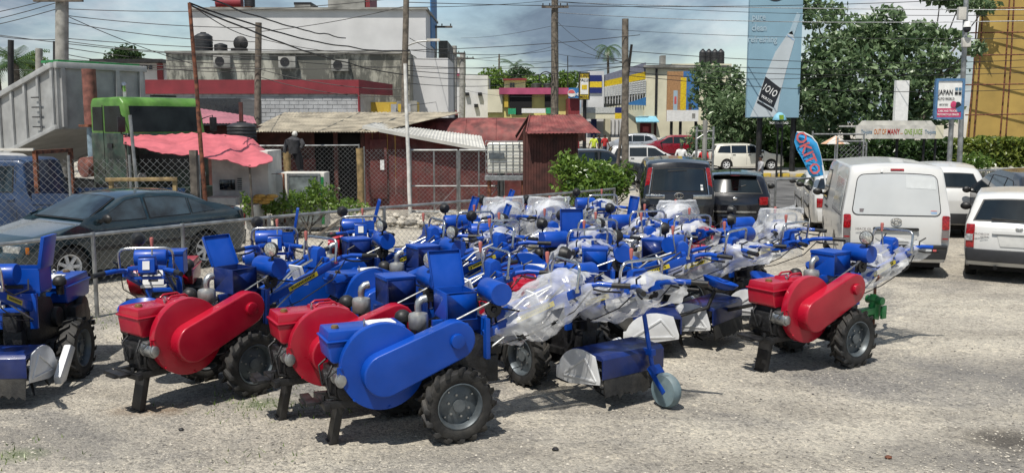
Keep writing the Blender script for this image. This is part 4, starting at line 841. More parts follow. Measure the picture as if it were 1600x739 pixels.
# black minivan and black hatchback seen from behind
mp = P(1062, 300, 20.7)
mv, D = car('black minivan with tall red lamps seen from behind, beside the plastic bundles', 'minivan', (mp.x+.22, 20.7+2.25, 0), radians(84), MPV, 'paintblack', name='minivan')
MP_ = MPV['prof']; m = MB(); q = D((tailx(MP_, 1.09), 0, 1.07)); m.tube([(q[0]-.05, .10*cos(t), 1.05+.06*sin(t)) for t in [2*pi*i/20 for i in range(21)]], .011, 6); m.tube([(q[0]-.05, .045*cos(t), 1.05+.055*sin(t)) for t in [2*pi*i/16 for i in range(17)]], .008, 6); m.build('emblem', 'chrome', mv)
for s in (-1, 1): tailplate(mv, D, MP_, 'lamp_trim', 'chrome', [(s*.715, 1.08), (s*.735, 1.08), (s*.725, 1.70), (s*.705, 1.70)], .03, .02, 2)
tailplate(mv, D, MP_, 'sticker', 'white', [(-.60, 1.17), (-.54, 1.17), (-.54, 1.23), (-.60, 1.23)], .02, .002); tailplate(mv, D, MP_, 'sticker', 'vinyl', [(-.60, 1.25), (-.54, 1.25), (-.54, 1.30), (-.60, 1.30)], .02, .002)
tailplate(mv, D, MP_, 'wiper', 'trim', [(.30, 1.58), (-.20, 1.60), (-.20, 1.62), (.30, 1.61)], .02, .012); tailplate(mv, D, MP_, 'number_plate', 'white', [(-.17, .74), (.17, .74), (.17, .86), (-.17, .86)], .02, .01)
hp = P(1150, 300, 21.2)
ha, D = car('black hatchback with red lamp seen from behind, right of the black minivan', 'car', (hp.x+.45, 21.4+2.0, 0), radians(78), HATCH, 'paintblack')
HP_ = HATCH['prof']; m = MB(); q = D((tailx(HP_, .90), 0, .9)); m.ball((q[0]-.02, 0, .92), (.012, .06, .035)); m.build('emblem', 'chrome', ha)
tailplate(ha, D, HP_, 'chrome_strip', 'chrome', [(-.55, .60), (.55, .60), (.55, .64), (-.55, .64)], .02, .02); tailplate(ha, D, HP_, 'brake_lamp', 'redlens', [(-.14, 1.43), (.14, 1.43), (.14, 1.45), (-.14, 1.45)], .10, .01)
m = MB(); m.tube([(-1.92, 0, 1.06), (-1.87, .03, 1.15), (-1.83, -.25, 1.22)], .012, 6); m.build('wiper', 'trim', ha); m = MB(); m.tube([(-1.2, .1, 1.48), (-1.35, .1, 1.85)], .006, 6); m.build('antenna', 'trim', ha)
for y in (-.35, .35): m = MB(); m.ball((-.55, y, 1.15), (.1, .2, .25)); m.build('headrest', 'bumper', ha)
# cars left of the van, facing away
car('white sedan facing away, farther left of the panel van', 'car', (9.9, 29.2, terr(9.9, 29.2)), radians(78), paintspec(SEDAN, 'paintwhite', mirmat='trim'), 'paintwhite')
car('white car squeezed against the left side of the panel van', 'car', (8.6, 24.3, 0), radians(76), paintspec(SEDAN, 'paintwhite', mirmat='trim'), 'paintwhite')
# SUVs right of the van
car('white crossover between the panel van and the dark crossover', 'car', (10.75, 23.6, 0), radians(74), paintspec(SUV, 'paintwhite', H=1.62), 'paintwhite')
car('dark grey crossover behind the white wagon at the right edge', 'car', (11.3, 20.3, 0), radians(80), paintspec(SUV, 'paintgrey'), 'paintgrey')
# street traffic
def street(label, px, Y, rz, sp, paint, dz=0., **kw):
    p = P(px, 230, Y); return car(label, 'car', (p.x, Y, terr(p.x, Y)+dz), radians(rz), sp, paint, **kw)[0]
street('cream white wagon parked on the pavement with its nose to the right', 1165, 54.0, -2, WAGON, 'paintcream', .17)
street('red crossover in the street behind the man in white', 1048, 68, 176, SUV, 'paintred', .02)
street('silver crossover in the street left of the red one', 985, 72, 176, SUV, 'paintsilver', .02)
wv = street('white wagon with a yellow roof tag, nose right, beyond the bush', 1012, 47, -3, paintspec(WAGON, 'paintwhite'), 'paintwhite', .02)
m = MB(); m.box((.55, -.3, 1.12), (.16, .3, .10)); m.build('roof_tag', 'yellow', wv, bevel=.02)
street('dark grey estate car whose roof shows between shed and pole', 935, 40, 3, WAGON, 'paintgrey', .02)
# ------------------------------------------------------------------ fences, sheds, trucks, buildings
def chain(m, a, b, z0a, z1a, z0b, z1b, cell=.075, r=.0024):
    """crossing diagonal wires between two posts"""
    a = Vector(a); b = Vector(b); l = (b-a).length; h = (z1a-z0a); k = -h
    def pos(d, t): s = d/l; q = a.lerp(b, s); z0 = z0a+(z0b-z0a)*s; z1 = z1a+(z1b-z1a)*s; return Vector((q.x, q.y, z0+(z1-z0)*t))
    while k < l:
        for sgn in (1, -1):
            d0, t0, d1, t1 = k, 0., k+h, 1.
            if d0 < 0: t0 = -d0/h; d0 = 0.
            if d1 > l: t1 = 1-(d1-l)/h; d1 = l
            if d1-d0 > .02: m.tube([pos(d0, t0), pos(d1, t1)] if sgn > 0 else [pos(d0, 1-t0), pos(d1, 1-t1)], r, 3, cap=False)
        k += cell*1.414
def fence(label, pts, h, rail, post, mt_post='galv', cell=.075, r=.0024, name='chain_link_fence', mesh_top=None, zs=None):
    root = thing(name, label, 'fence', (pts[0][0], pts[0][1], 0)); zs = zs or [0]*len(pts)
    if rail:
        m = MB(); m.tube([(p[0], p[1], z+h) for p, z in zip(pts, zs)], rail, 8); m.build('top_rail', 'galv', root, True)
    for p, z in zip(pts, zs):
        m = MB(); m.cyl((p[0], p[1], z-.05), (p[0], p[1], z+h+(0.03 if rail else .08)), post, n=8); m.build('post', mt_post, root, True)
    m = MB(); mt_ = (mesh_top or h)
    for (a, za), (b, zb_) in zip(zip(pts, zs), zip(pts[1:], zs[1:])): chain(m, (a[0], a[1], 0), (b[0], b[1], 0), za+.04, za+mt_, zb_+.04, zb_+mt_, cell, r)
    tag(m.build('wire_mesh', 'galv', root, True, smooth=False, clean=False), kind='stuff'); return root
FH = 1.16
FP = [P(-60, 391, 11.2), P(145, 368, 12.6), P(285, 355, 13.7), P(420, 341, 14.9), P(600, 325, 16.6), P(790, 309.5, 18.7), P(960, 296, 21.2)]
fence('low chain link fence with galvanised pipe rail behind the tractors', [(p.x, p.y) for p in FP], FH, .026, .030)
FP2 = [P(-80, 300, 18.2), P(110, 300, 18.4), P(205, 300, 18.5), P(312, 300, 18.6)]
f2 = fence('tall sagging chain link fence behind the teal sedan', [(p.x, p.y) for p in FP2], 1.95, 0, .028, r=.0034, cell=.10)
m = MB(); a = P(305, 300, 18.5); m.box((a.x, a.y, 1.05), (.14, .14, 2.15)); m.build('wooden_post', 'oldwood', f2, True, bevel=.01)
m = MB(); a = P(228, 320, 18.45); b = P(203, 180, 18.4); m.cyl((a.x-.1, a.y, 0), b, .035, n=8); m.build('leaning_pipe', 'galv', f2, True)
for (q, nm, lab, px0, px1) in ((0, 'wooden_rail', 'yellowish timber rail on short legs behind the teal sedan', 165, 277),):
    a = P(px0, 281, 17.9); b = P(px1, 280, 17.9); r = thing('timber_rail', lab, 'rail', (a.x, a.y, 0)); m = MB(); m.bar(a, b, .05, .075); m.build('plank', 'wood', r, True, bevel=.01)
    for k in (.06, .95): c = a.lerp(b, k); m = MB(); m.bar((c.x, c.y+.05, 0), (c.x, c.y+.05, c.z), .07, .07, up=(0, 1, 0)); m.build('leg', 'wood', r, True)
# mid fence in front of the shed and its gates
p = [P(395, 300, 25.5), P(448, 300, 25.5), P(562, 300, 26)]
f3 = fence('wire fence with cream top pipe and stubby log posts before the red shed', [(q.x, q.y) for q in p], 2.03, .022, .022, r=.003, cell=.09)
for px, tp in ((448, 238), (562, 232)):
    a = P(px, tp, 25.3 if px < 500 else 25.8); m = MB(); m.tube([(a.x, a.y, 0), (a.x+.01, a.y, a.z*.5), (a.x, a.y, a.z)], [.11, .095, .105], 10); m.build('log_post', 'wood', f3, True)
p = [P(570, 300, 26.5), P(641, 300, 26.5)]; fence('bare wire mesh panel between log post and white pipe', [(q.x, q.y) for q in p], 1.9, 0, .02, r=.003, cell=.09)
for px0, px1, lab in ((642, 715, 'left leaf of the pipe framed mesh gate before the red shed'), (718, 779, 'right leaf of the pipe framed mesh gate, beside the liquid tank')):
    a = P(px0, 300, 26.2); b = P(px1, 300, 26.2); zt = P(px0, 235, 26.2).z; r = thing('mesh_gate', lab, 'gate', (a.x, a.y, 0), 0, 'gate leaves before the shed')
    m = MB(); fr = [(a.x, a.y, .15), (a.x, a.y, zt), (b.x, b.y, zt), (b.x, b.y, .15), (a.x, a.y, .15)]
    for u, v in zip(fr, fr[1:]): m.cyl(u, v, .032, n=8)
    m.build('gate_frame', 'galv', r, True); c = (Vector(fr[0])+Vector(fr[3]))/2
    m = MB(); m.cyl((c.x, c.y, .15), (c.x, c.y, zt), .024, n=8); m.build('upright', 'galv', r, True); m = MB(); zm = .15+(zt-.15)*.42; m.cyl((a.x, a.y, zm), (b.x, b.y, zm), .024, n=8); m.build('cross_bar', 'galv', r, True)
    m = MB(); m.cyl((c.x, c.y-.01, .2), (b.x, b.y-.01, zm), .010, n=6); m.build('diagonal_brace', 'galv', r, True)
    m = MB(); chain(m, (a.x, a.y, 0), (b.x, b.y, 0), .15, zt, .15, zt, .09, .003); tag(m.build('wire_mesh', 'galv', r, True, smooth=False, clean=False), kind='stuff')
a = P(778, 300, 26.2); m = MB(); m.cyl((0, 0, 0), (0, 0, P(778, 232, 26.2).z), .07, n=10); m.ball((0, 0, P(778, 232, 26.2).z), (.10, .10, .12)); o = m.build('gate_post', 'galv'); o.location = (a.x+.12, a.y, 0); tag(o, 'thick grey gate post beside the white liquid tank', 'post')
# shed
mat('shedred', (.11, .018, .016), .75, var=.25, scale=2.5, bump=.15, bscale=12, dust=.12); mat('shedbrown', (.085, .028, .022), .8, var=.3, scale=3, bump=.2); mat('roofred', (.20, .042, .038), .7, var=.3, scale=3, bump=.1, dust=.15)
mat('roofbeige', (.42, .37, .28), .7, var=.25, scale=2, dust=.2); mat('roofwhite', (.52, .51, .47), .6, var=.12, scale=2, dust=.1)
def corr(m, p00, p10, p01, p11, waves=8, amp=.018, nv=2):
    p00, p10, p01, p11 = map(Vector, (p00, p10, p01, p11)); nu = waves*4; vs = []; nn = (p10-p00).cross(p01-p00).normalized()
    for o in (0, -.004):
        for j in range(nv+1):
            for i in range(nu+1): u = i/nu; v = j/nv; q = (p00.lerp(p10, u)).lerp(p01.lerp(p11, u), v); vs.append(q+nn*(amp*sin(2*pi*waves*u)+o))
    K = (nu+1)*(nv+1); fs = []
    for j in range(nv):
        for i in range(nu): q = (j*(nu+1)+i, j*(nu+1)+i+1, (j+1)*(nu+1)+i+1, (j+1)*(nu+1)+i); fs += [q, tuple(k+K for k in reversed(q))]
    return m.add(vs, fs)
SY = 28.5
s0 = P(400, 300, SY); s1 = P(572, 300, SY); s2 = P(760, 300, SY)
sh = thing('market_shed', 'long dark red plank shed with beige and white corrugated roofs', 'shed', ((s0.x+s2.x)/2, SY, 0))
zt = P(480, 204, SY).z
m = MB(); m.b2(s0.x, s1.x-1.55, SY+.02, SY+.12, 0, 1.55); m.build('front_wall', 'shedred', sh, True)
m = MB(); m.b2(s0.x, s1.x, SY+1.0, SY+1.1, 0, zt); m.build('back_wall', 'darkvoid', sh, True)
for px in (402, 526, 568):
    q = P(px, 300, SY); m = MB(); m.b2(q.x-.06, q.x+.06, SY-.02, SY+.10, 0, zt); m.build('door_post', 'shedbrown', sh, True)
m = MB(); m.b2(s0.x, s1.x-1.6, SY+.2, SY+.24, 1.55, zt); m.build('lattice_panel', 'shedbrown', sh, True)
m = MB(); q = P(530, 300, SY); q2 = P(560, 300, SY); m.b2(q.x, q2.x, SY+.5, SY+.56, .1, zt-.15); m.build('door', 'darkvoid', sh, True)
m = MB(); m.b2(q.x-.2, s1.x, SY-.3, SY+.6, 0, .12); m.build('door_step', 'sidewalk', sh, True)
# right wing wall, built of boards
nb = 16; zl = P(572, 196, SY).z; zr = P(755, 232, SY).z
for i in range(nb):
    xa = s1.x+(s2.x-s1.x)*i/nb; xb = s1.x+(s2.x-s1.x)*(i+1)/nb-.008; t0 = i/nb; t1 = (i+1)/nb; m = MB(); dy = random.uniform(-.008, .008)
    m.prism([(xa, .0), (xb, .0), (xb, zl+(zr-zl)*t1-.04), (xa, zl+(zr-zl)*t0-.04)], SY-.06+dy, SY-.03+dy); m.build('wall_board', 'shedred', sh, True)
q = P(578, 218, SY-.1); q2 = P(606, 300, SY-.1); m = MB(); m.b2(q.x, q2.x, SY-.16, SY-.07, .35, q.z); m.build('side_door', 'shedred', sh, True, bevel=.01); m = MB(); q = P(596, 258, SY-.2); m.box((q.x+.02, SY-.17, q.z), (.12, .02, .3)); m.build('paper_notice', 'white', sh, True)
for i in range(7):
    t0, t1 = i/7, (i+1)/7-.002; A = P(385, 206, SY-.55); B = P(585, 206.5, SY-.55); C = P(445, 184, SY+4.5); Dd = P(720, 185, SY+4.5); C.z = A.z+.62; Dd.z = A.z+.62; m = MB()
    corr(m, A.lerp(B, t0), A.lerp(B, t1+.01), C.lerp(Dd, t0), C.lerp(Dd, t1+.01), 7, .02); m.build('roof_sheet', 'roofbeige', sh, True)
for i in range(6):
    t0, t1 = i/6, (i+1)/6+.004; A = P(566, 197, SY-.35); B = P(758, 233, SY-.35); C = A+Vector((.15, 1.6, .10)); Dd = B+Vector((-.2, 2.2, .36)); m = MB()
    corr(m, A.lerp(B, t0), A.lerp(B, t1), C.lerp(Dd, t0), C.lerp(Dd, t1), 6, .015); m.build('white_roof_sheet', 'roofwhite', sh, True)
A = P(566, 199, SY-.36); B = P(758, 235, SY-.36); m = MB(); m.bar(A, B, .03, .10); m.build('fascia', 'roofwhite', sh, True)
# rounded red roof behind, an old container
a = P(640, 300, 33); b = P(822, 300, 33); ct = thing('barrel_roof_store', 'red store with long barrel roof behind the shed\'s white roof', 'shed', ((a.x+b.x)/2, 33, 0)); zt2 = P(700, 184, 33).z
for i in range(4):
    xa = a.x+(b.x-a.x)*i/4; xb = a.x+(b.x-a.x)*(i+1)/4-.01; m = MB(); m.prism([(32.0, zt2-.9)]+[(33+1.25*cos(t), zt2-.95+.95*sin(t)+random.uniform(-.01, .01)) for t in [pi-pi*k/14 for k in range(15)]]+[(34.2, zt2-.9)], xa, xb, 'x'); m.build('roof_panel', 'roofred', ct, True)
m = MB(); m.b2(a.x+.05, b.x-.05, 32.0, 34.0, 0, zt2-.9); m.build('wall', 'shedred', ct, True)
# tower shed
TY = 24.5; a = P(817, 300, TY); b = P(903, 300, TY); zt3 = P(850, 210, TY).z
ts = thing('board_hut', 'narrow brown board hut with red gabled roof beside the bush', 'shed', ((a.x+b.x)/2, TY, 0))
nb = 20
for i in range(nb):
    xa = a.x+(b.x-a.x)*i/nb; xb = a.x+(b.x-a.x)*(i+1)/nb-.008; m = MB(); dy = random.uniform(-.012, .012); m.b2(xa, xb, TY+dy, TY+.03+dy, .55, zt3+.15); m.build('board', 'shedbrown', ts, True)
m = MB(); m.b2(a.x+.02, b.x-.02, TY+.06, TY+1.5, 0, zt3+.1); m.build('inner_wall', 'shedbrown', ts, True); m = MB(); m.b2(a.x-.1, b.x+.35, TY-.05, TY+.05, 0, .53); m.build('plinth', 'shedred', ts, True)
e0 = P(822, 209, TY-.35); e1 = P(938, 208, TY-.3); r0 = P(828, 181, TY+.9); r1 = P(906, 179, TY+.9)
for i in range(4):
    m = MB(); t0, t1 = i/4, (i+1)/4+.006; corr(m, e0.lerp(e1, t0), e0.lerp(e1, t1), r0.lerp(r1, t0)+Vector((0, 0, .004*i)), r0.lerp(r1, t1), 5, .007); m.build('roof_sheet', 'roofred', ts, True)
m = MB(); k0 = r0+Vector((-.35, 1.5, -.75)); k1 = r1+Vector((.3, 1.5, -.75)); corr(m, r0, r1, k0, k1, 14, .016); m.build('rear_roof_sheet', 'roofred', ts, True)
m = MB(); m.bar(e0, r0, .03, .10); m.build('barge_board', 'roofred', ts, True); m = MB(); q = P(806, 214, TY+.3); m.bar(q, P(826, 183, TY+.9), .02, .09); m.build('barge_board', 'shedbrown', ts, True)
# liquid tank in its cage
IY = 24.9; a = P(759, 221, IY); b = P(822, 275, IY); ib = thing('caged_tank', 'white plastic liquid tank in a steel cage on a rusty stand', 'tank', ((a.x+b.x)/2, IY+.5, 0))
x0, x1, z0, z1 = a.x, b.x, b.z, a.z; mat('tankplastic', (.66, .66, .60), .35, var=.1, scale=3, dust=.2)
m = MB(); m.b2(x0+.03, x1-.03, IY+.04, IY+.96, z0+.06, z1-.04); m.build('tank_body', 'tankplastic', ib, True, bevel=.08, seg=3)
for k in range(7):
    x = x0+(x1-x0)*k/6; m = MB(); m.cyl((x, IY, z0), (x, IY, z1), .011, n=6); m.build('cage_bar', 'steel', ib, True)
for k in range(6):
    z = z0+(z1-z0)*k/5; m = MB(); m.tube([(x0, IY+1, z), (x0, IY, z), (x1, IY, z), (x1, IY+1, z)], .011, 6); m.build('cage_hoop', 'steel', ib, True)
for k in range(5):
    y = IY+.2*k+.1; m = MB(); m.cyl((x1, y, z0), (x1, y, z1), .011, n=6); m.build('cage_bar', 'steel', ib, True)
m = MB(); m.b2(x0+.08, x0+.5, IY-.016, IY-.012, z0+.45, z1-.3); m.build('sign_plate', 'rimgrey', ib, True)
m = MB(); m.b2(x0-.03, x1+.03, IY-.02, IY+1.02, z0-.12, z0-.005); m.build('pallet', 'steel', ib, True)
for x in (x0+.08, x1-.08):
    for y in (IY+.08, IY+.92): m = MB(); m.b2(x-.04, x+.04, y-.04, y+.04, 0, z0-.12); m.build('stand_leg', 'rust', ib, True)
m = MB(); m.b2(x0, x1, IY+.06, IY+.1, .5, .58); m.build('stand_brace', 'rust', ib, True)
# rubble heaps by the gate
rd = random.Random(8); m = MB()
for i in range(420):
    x = P(560, 300, 25).x+rd.random()*4.6; y = 23.2+rd.random()*2.4; r = rd.uniform(.04, .13); m.ball((x, y, r*.4+.12*rd.random()), (r, r*.8, r*.6), 6, 4, .3)
tag(m.build('rubble', 'loose', smooth=False, clean=False), 'low heap of broken pale stones before the shed gate', 'rubble', kind='stuff')
# pink tarp stall
mat('tarp', (.50, .115, .135), .6, var=.12, scale=3, bump=.15, bscale=14); mat('tarpfade', (.36, .13, .16), .65, var=.15, scale=2); mat('stallwhite', (.60, .58, .53), .6, var=.15, scale=3, dust=.2)
st = thing('food_stall', 'white food stall under a sagging faded red tarpaulin', 'stall', (*P(330, 300, 21.5)[:2], 0))
top = [(0, 211), (.25, 212), (.5, 209), (.72, 212), (.86, 216), (1, 244)]; bott = [(0, 227), (.3, 241), (.55, 247), (.7, 251), (.86, 263), (1, 252)]; m = MB(); nu, nv = 46, 12; vs = []
for o in (0, 1):
    for j in range(nv+1):
        for i in range(nu+1):
            u = i/nu; v = j/nv; px = 193+233*u; py = interp(top, u)*(1-v)+interp(bott, u)*v; q = P(px, py, 22.6-2.0*v)
            q.z += .10*noise.noise(Vector((u*7, v*2.4, 1)))*(sin(pi*v)+.25)+.07*abs(noise.noise(Vector((u*14+v*8, v*1.5, 4))))+.02*noise.noise(Vector((u*40, v*9, 4))) - .012*o; vs.append(q)
K = (nu+1)*(nv+1); fs = []
for j in range(nv):
    for i in range(nu): q = (j*(nu+1)+i, j*(nu+1)+i+1, (j+1)*(nu+1)+i+1, (j+1)*(nu+1)+i); fs += [q, tuple(k+K for k in reversed(q))]
m.add(vs, fs); m.build('tarpaulin', 'tarp', st, True, ang=70)
for px, py, Y in ((196, 222, 20.7), (390, 258, 20.7), (352, 212, 22.5), (205, 213, 22.5)):
    q = P(px, py, Y); m = MB(); m.cyl((q.x+.05, Y, 0), (q.x, Y, q.z), .025, n=7); m.build('tarp_pole', 'oldwood', st, True)
a = P(332, 247, 22); b = P(423, 330, 22); m = MB(); m.b2(a.x, b.x, 21.9, 23.2, .75, 2.0); m.build('back_panel', 'stallwhite', st, True, bevel=.02); m = MB(); m.b2(a.x, a.x+.72, 21.3, 21.85, 0, .95); m.build('counter', 'stallwhite', st, True, bevel=.02); m = MB(); m.b2(a.x+.78, b.x-.1, 20.9, 21.85, 0, .8); m.build('counter', 'stallwhite', st, True, bevel=.03)
q = P(355, 289, 21.85); m = MB(); m.box((q.x, 21.87, q.z), (.36, .05, .24)); m.build('oven_window', 'glass', st, True, bevel=.01); q = P(374, 288, 21.85); m = MB()
for k in range(6): m.box((q.x, 21.88, q.z-.12+k*.05), (.10, .02, .02))
m.build('air_vent', 'cast', st, True)
mat('bread', (.55, .33, .08), .7, var=.3, scale=9, bump=.3)
for k in range(6):
    q = P(392+k*6, 300-(k % 3)*4, 21.3); m = MB(); m.ball((0, 0, 0), (.16, .10, .05), 10, 6, .1); o = m.build('bread_loaf', 'bread'); o.location = (q.x, q.y+.1, .84+.07*(k % 3)); tag(o, 'golden bread loaf on the stall counter, %s from the left' % ['first', 'second', 'third', 'fourth', 'fifth', 'sixth'][k], 'bread', 'bread loaves on the stall counter')
# glass freezer
FY = 22.6; a = P(424, 270, FY); b = P(508, 322, FY); fz = thing('glass_freezer', 'tipped white display freezer with glass front and metal edge', 'freezer', ((a.x+b.x)/2, FY+.3, 0)); mat('freezerglass', (.20, .23, .23), .1, var=.4, scale=3, coat=.5)
x0, x1, z1 = a.x, b.x, a.z; m = MB(); m.b2(x0, x1, FY, FY+.65, .12, z1); m.build('cabinet', 'stallwhite', fz, True, bevel=.03); m = MB(); m.b2(x0+.42, x1-.14, FY-.018, FY-.003, .25, z1-.08); m.build('glass_door', 'freezerglass', fz, True)
for (u0, u1, w0, w1) in ((x0+.38, x1-.10, z1-.08, z1-.02), (x0+.38, x1-.1, .2, .26), (x0+.38, x0+.43, .26, z1-.08), (x1-.16, x1-.1, .26, z1-.08)): m = MB(); m.b2(u0, u1, FY-.03, FY-.002, w0, w1); m.build('door_frame', 'steel', fz, True)
m = MB(); m.b2(x1-.085, x1-.02, FY-.012, FY-.002, .2, z1-.1); m.build('colour_strip', 'green', fz, True)
for x in (x0+.1, x1-.1): m = MB(); m.b2(x-.05, x+.05, FY+.1, FY+.5, 0, .12); m.build('foot', 'black', fz, True)
m = MB(); q = P(413, 272, 22.2); q2 = P(443, 272, 22.2); m.tube([(q.x, 22.2, 0), (q.x, 22.2, q.z), (q2.x, 22.2, q2.z), (q2.x, 22.2, 0)], .03, 6); o = m.build('pipe_stand', 'rust', None); tag(o, 'rusty pipe stand in front of the glass freezer', 'stand')
# dressed dummy on the fence rail
mat('jacket', (.05, .05, .055), .9, var=.3, scale=8, bump=.3); mat('trouser', (.012, .012, .015), .9); mat('cloth_white', (.68, .68, .66), .8, var=.08, bump=.1)
q = P(461, 270, 25.0); du = thing('dressed_dummy', 'headless looking dummy in grey jacket and dark trousers above the freezer', 'dummy', (q.x, 25.0, P(461, 268, 25).z)); m = MB()
m.tube([(0, 0, .48), (.0, 0, .7), (0, 0, .85), (.02, 0, .93)], [.15, .17, .19, .07], 12); m.tube([(-.17, 0, .84), (-.23, -.03, .66), (-.26, -.05, .5)], [.07, .06, .05], 8); m.tube([(.17, 0, .84), (.25, -.05, .72), (.2, -.1, .62)], [.07, .06, .045], 8); m.build('jacket', 'jacket', du)
m = MB(); m.tube([(.06, 0, .5), (.10, 0, .25), (.13, 0, .03)], [.12, .085, .06], 9); m.tube([(.08, 0, .5), (.15, .04, .26), (.17, .03, .03)], [.10, .08, .05], 9); m.build('trousers', 'trouser', du); m = MB(); m.ball((.19, -.06, .02), (.05, .11, .035)); m.build('shoe', 'black', du); m = MB(); m.ball((.02, 0, 1.0), (.075, .085, .08), 10, 8, .15); m.build('head_cloth', 'stallwhite', du)
m = MB(); m.bar((.1, .05, -1.2), (.1, .05, .5), .04, .04, up=(0, 1, 0)); m.build('prop_stick', 'oldwood', du)
# dump truck
mat('cabgreen', (.085, .22, .03), .4, var=.2, scale=3, dust=.12); mat('cabdark', (.022, .045, .030), .45, var=.4, scale=4, dust=.2); mat('bedgrey', (.40, .405, .40), .6, metal=.3, var=.12, scale=2.5, dust=.10, bump=.1); mat('pipered', (.22, .085, .065), .75, var=.3, scale=5); mat('pipeblue', (.22, .30, .36), .6, var=.2)
ta = radians(-35); q = P(234, 200, 23.6); dt = thing('dump_truck', 'green cabbed dump truck with grey tipper bed behind the blue pickup', 'truck', (q.x, q.y, 0), ta)
HB = [(-.78, 1.3), (-.80, 2.5), (-.72, 3.22), (.50, 3.22), (.62, 3.1), (.78, 2.35), (.82, 1.3)]
lo = [(-.78, 1.0), (-.80, 2.42), (.765, 2.42), (.82, 2.2), (.84, 1.0)]; m = MB(); m.prism(lo, -1.12, 1.12); m.build('cab_lower', 'cabdark', dt, bevel=.06, seg=3)
# upper cab with proud panes
m = MB(); m.prism([(-.80, 2.35), (-.80, 3.10), (-.72, 3.26), (.44, 3.28), (.60, 3.14), (.775, 2.35)], -1.10, 1.10); m.build('cab_upper', 'cabgreen', dt, bevel=.07, seg=3)
for s in (-1, 1):
    m = MB(); m.prism([(-.70, 2.47), (-.68, 3.04), (-.28, 3.04), (-.28, 2.47)], s*1.102-.008, s*1.102+.008); m.build('rear_side_window', 'cabglass', dt); m = MB(); m.prism([(-.18, 2.44), (-.18, 3.06), (.46, 3.06), (.62, 2.44)], s*1.102-.008, s*1.102+.008); m.build('door_window', 'cabglass', dt)
    m = MB(); m.b2(-.235, -.225, s*1.115, s*1.13, 1.4, 3.08); m.build('door_seam', 'trim', dt); m = MB(); m.b2(-.05, .15, s*1.13, s*1.15, 2.05, 2.16); m.build('door_handle', 'cast', dt); m = MB(); m.tube([(.62, s*1.08, 2.75), (.8, s*1.3, 2.85), (.8, s*1.3, 2.4), (.72, s*1.1, 2.35)], .016, 6); m.build('mirror_bracket', 'cast', dt); m = MB(); m.box((.82, s*1.30, 2.62), (.05, .20, .36)); m.build('mirror', 'cast', dt, bevel=.02)
m = MB(); m.add([(.772, -.98, 2.44), (.772, .98, 2.44), (.634, .96, 3.06), (.634, -.96, 3.06), (.752, -.98, 2.44), (.752, .98, 2.44), (.614, .96, 3.06), (.614, -.96, 3.06)], [(0, 1, 2, 3), (7, 6, 5, 4), (0, 4, 5, 1), (1, 5, 6, 2), (2, 6, 7, 3), (3, 7, 4, 0)]); m.build('windscreen', 'cabglass', dt)
m = MB(); m.b2(.845, .87, -.9, .9, 1.5, 1.9); m.build('grille', 'black', dt); m = MB(); m.b2(.80, .98, -1.15, 1.15, .75, 1.05); m.build('bumper', 'cabdark', dt, bevel=.03)
for s in (-1, 1): m = MB(); m.cyl((.85, s*.85, 1.35), (.885, s*.85, 1.35), .12, n=14); m.build('headlamp', 'clearlens', dt)
m = MB(); m.box((-.1, .5, 3.33), (.1, .7, .05)); m.build('light_bar', 'cast', dt); m = MB(); m.cyl((-.55, -.3, 3.25), (-.55, -.3, 3.45), .05, n=10); m.tube([(-.55, -.3, 3.45), (-.52, -.34, 3.55), (-.40, -.4, 3.62)], .055, 10); m.build('exhaust_cap', 'chrome', dt)
m = MB(); m.b2(-6.5, .6, -.45, -.30, .85, 1.1); m.b2(-6.5, .6, .30, .45, .85, 1.1); m.b2(-1.3, -.9, -.5, .5, .7, 1.6); m.build('chassis', 'black', dt)
for x in (.05, -3.8, -5.1):
    for s in (-1, 1): wo = obj('wheel', cached('truckt', f_ctyre(.52, .28)), 'rubber', dt, (x, s*.95, .52), (0, 0, 0 if s < 0 else pi)); obj('rim', cached('truckr', f_crim(.52, .28, 8)), 'rimgrey', wo)
m = MB(); m.prism([(-.62, 1.0), (-.62, 1.2)]+[(.05+.66*cos(t), .52+.72*sin(t)) for t in [pi-pi*i/10 for i in range(11)]]+[(.8, 1.0)], -1.17, -1.10); m.build('wheel_arch', 'black', dt)
b0, b1 = -7.6, -2.05; zb0, zb1 = 1.9, 2.55   # bed tipped a little
bd = MB(); bd.prism([(b0, zb0-.9), (b1, zb1), (b1-.12, zb1+.12), (b0, zb0-.75)], -1.2, 1.2); bedo = bd.build('bed_floor', 'bedgrey', dt)
for s in (-1, 1):
    m = MB(); m.prism([(b0, zb0-.9), (b1, zb1-.05), (b1-.02, zb1+1.55), (b0, zb0+.75)], s*1.22-.03, s*1.22+.03); m.build('bed_side', 'bedgrey', dt)
    for k in range(9):
        t = k/8; x = b0+(b1-.1-b0)*t; zlo = zb0-.9+(zb1+.85-zb0)*t; m = MB(); m.bar((x, s*1.29, zlo), (x+.02, s*1.29, zlo+1.62), .05, .10, up=(1, 0, 0)); m.build('bed_rib', 'bedgrey', dt)
    m = MB(); m.bar((b0, s*1.27, zb0+.75), (b1-.02, s*1.27, zb1+1.55), .16, .14); m.build('top_rail', 'bedgrey', dt, bevel=.015); m = MB(); m.bar((b0, s*1.27, zb0-.85), (b1, s*1.27, zb1-.0), .12, .12); m.build('bottom_rail', 'bedgrey', dt, bevel=.015)
    for k in range(4): m = MB(); z = 2.55+.25*k; m.cyl((-3.0, s*1.38, z), (-2.65, s*1.38, z), .016, n=6); m.build('ladder_rung', 'cast', dt)
m = MB(); m.prism([(b1-.08, zb1-.05), (b1+.02, zb1-.05), (b1+.06, zb1+1.55), (b1-.04, zb1+1.55)], -1.24, 1.24); m.build('bulkhead', 'bedgrey', dt)
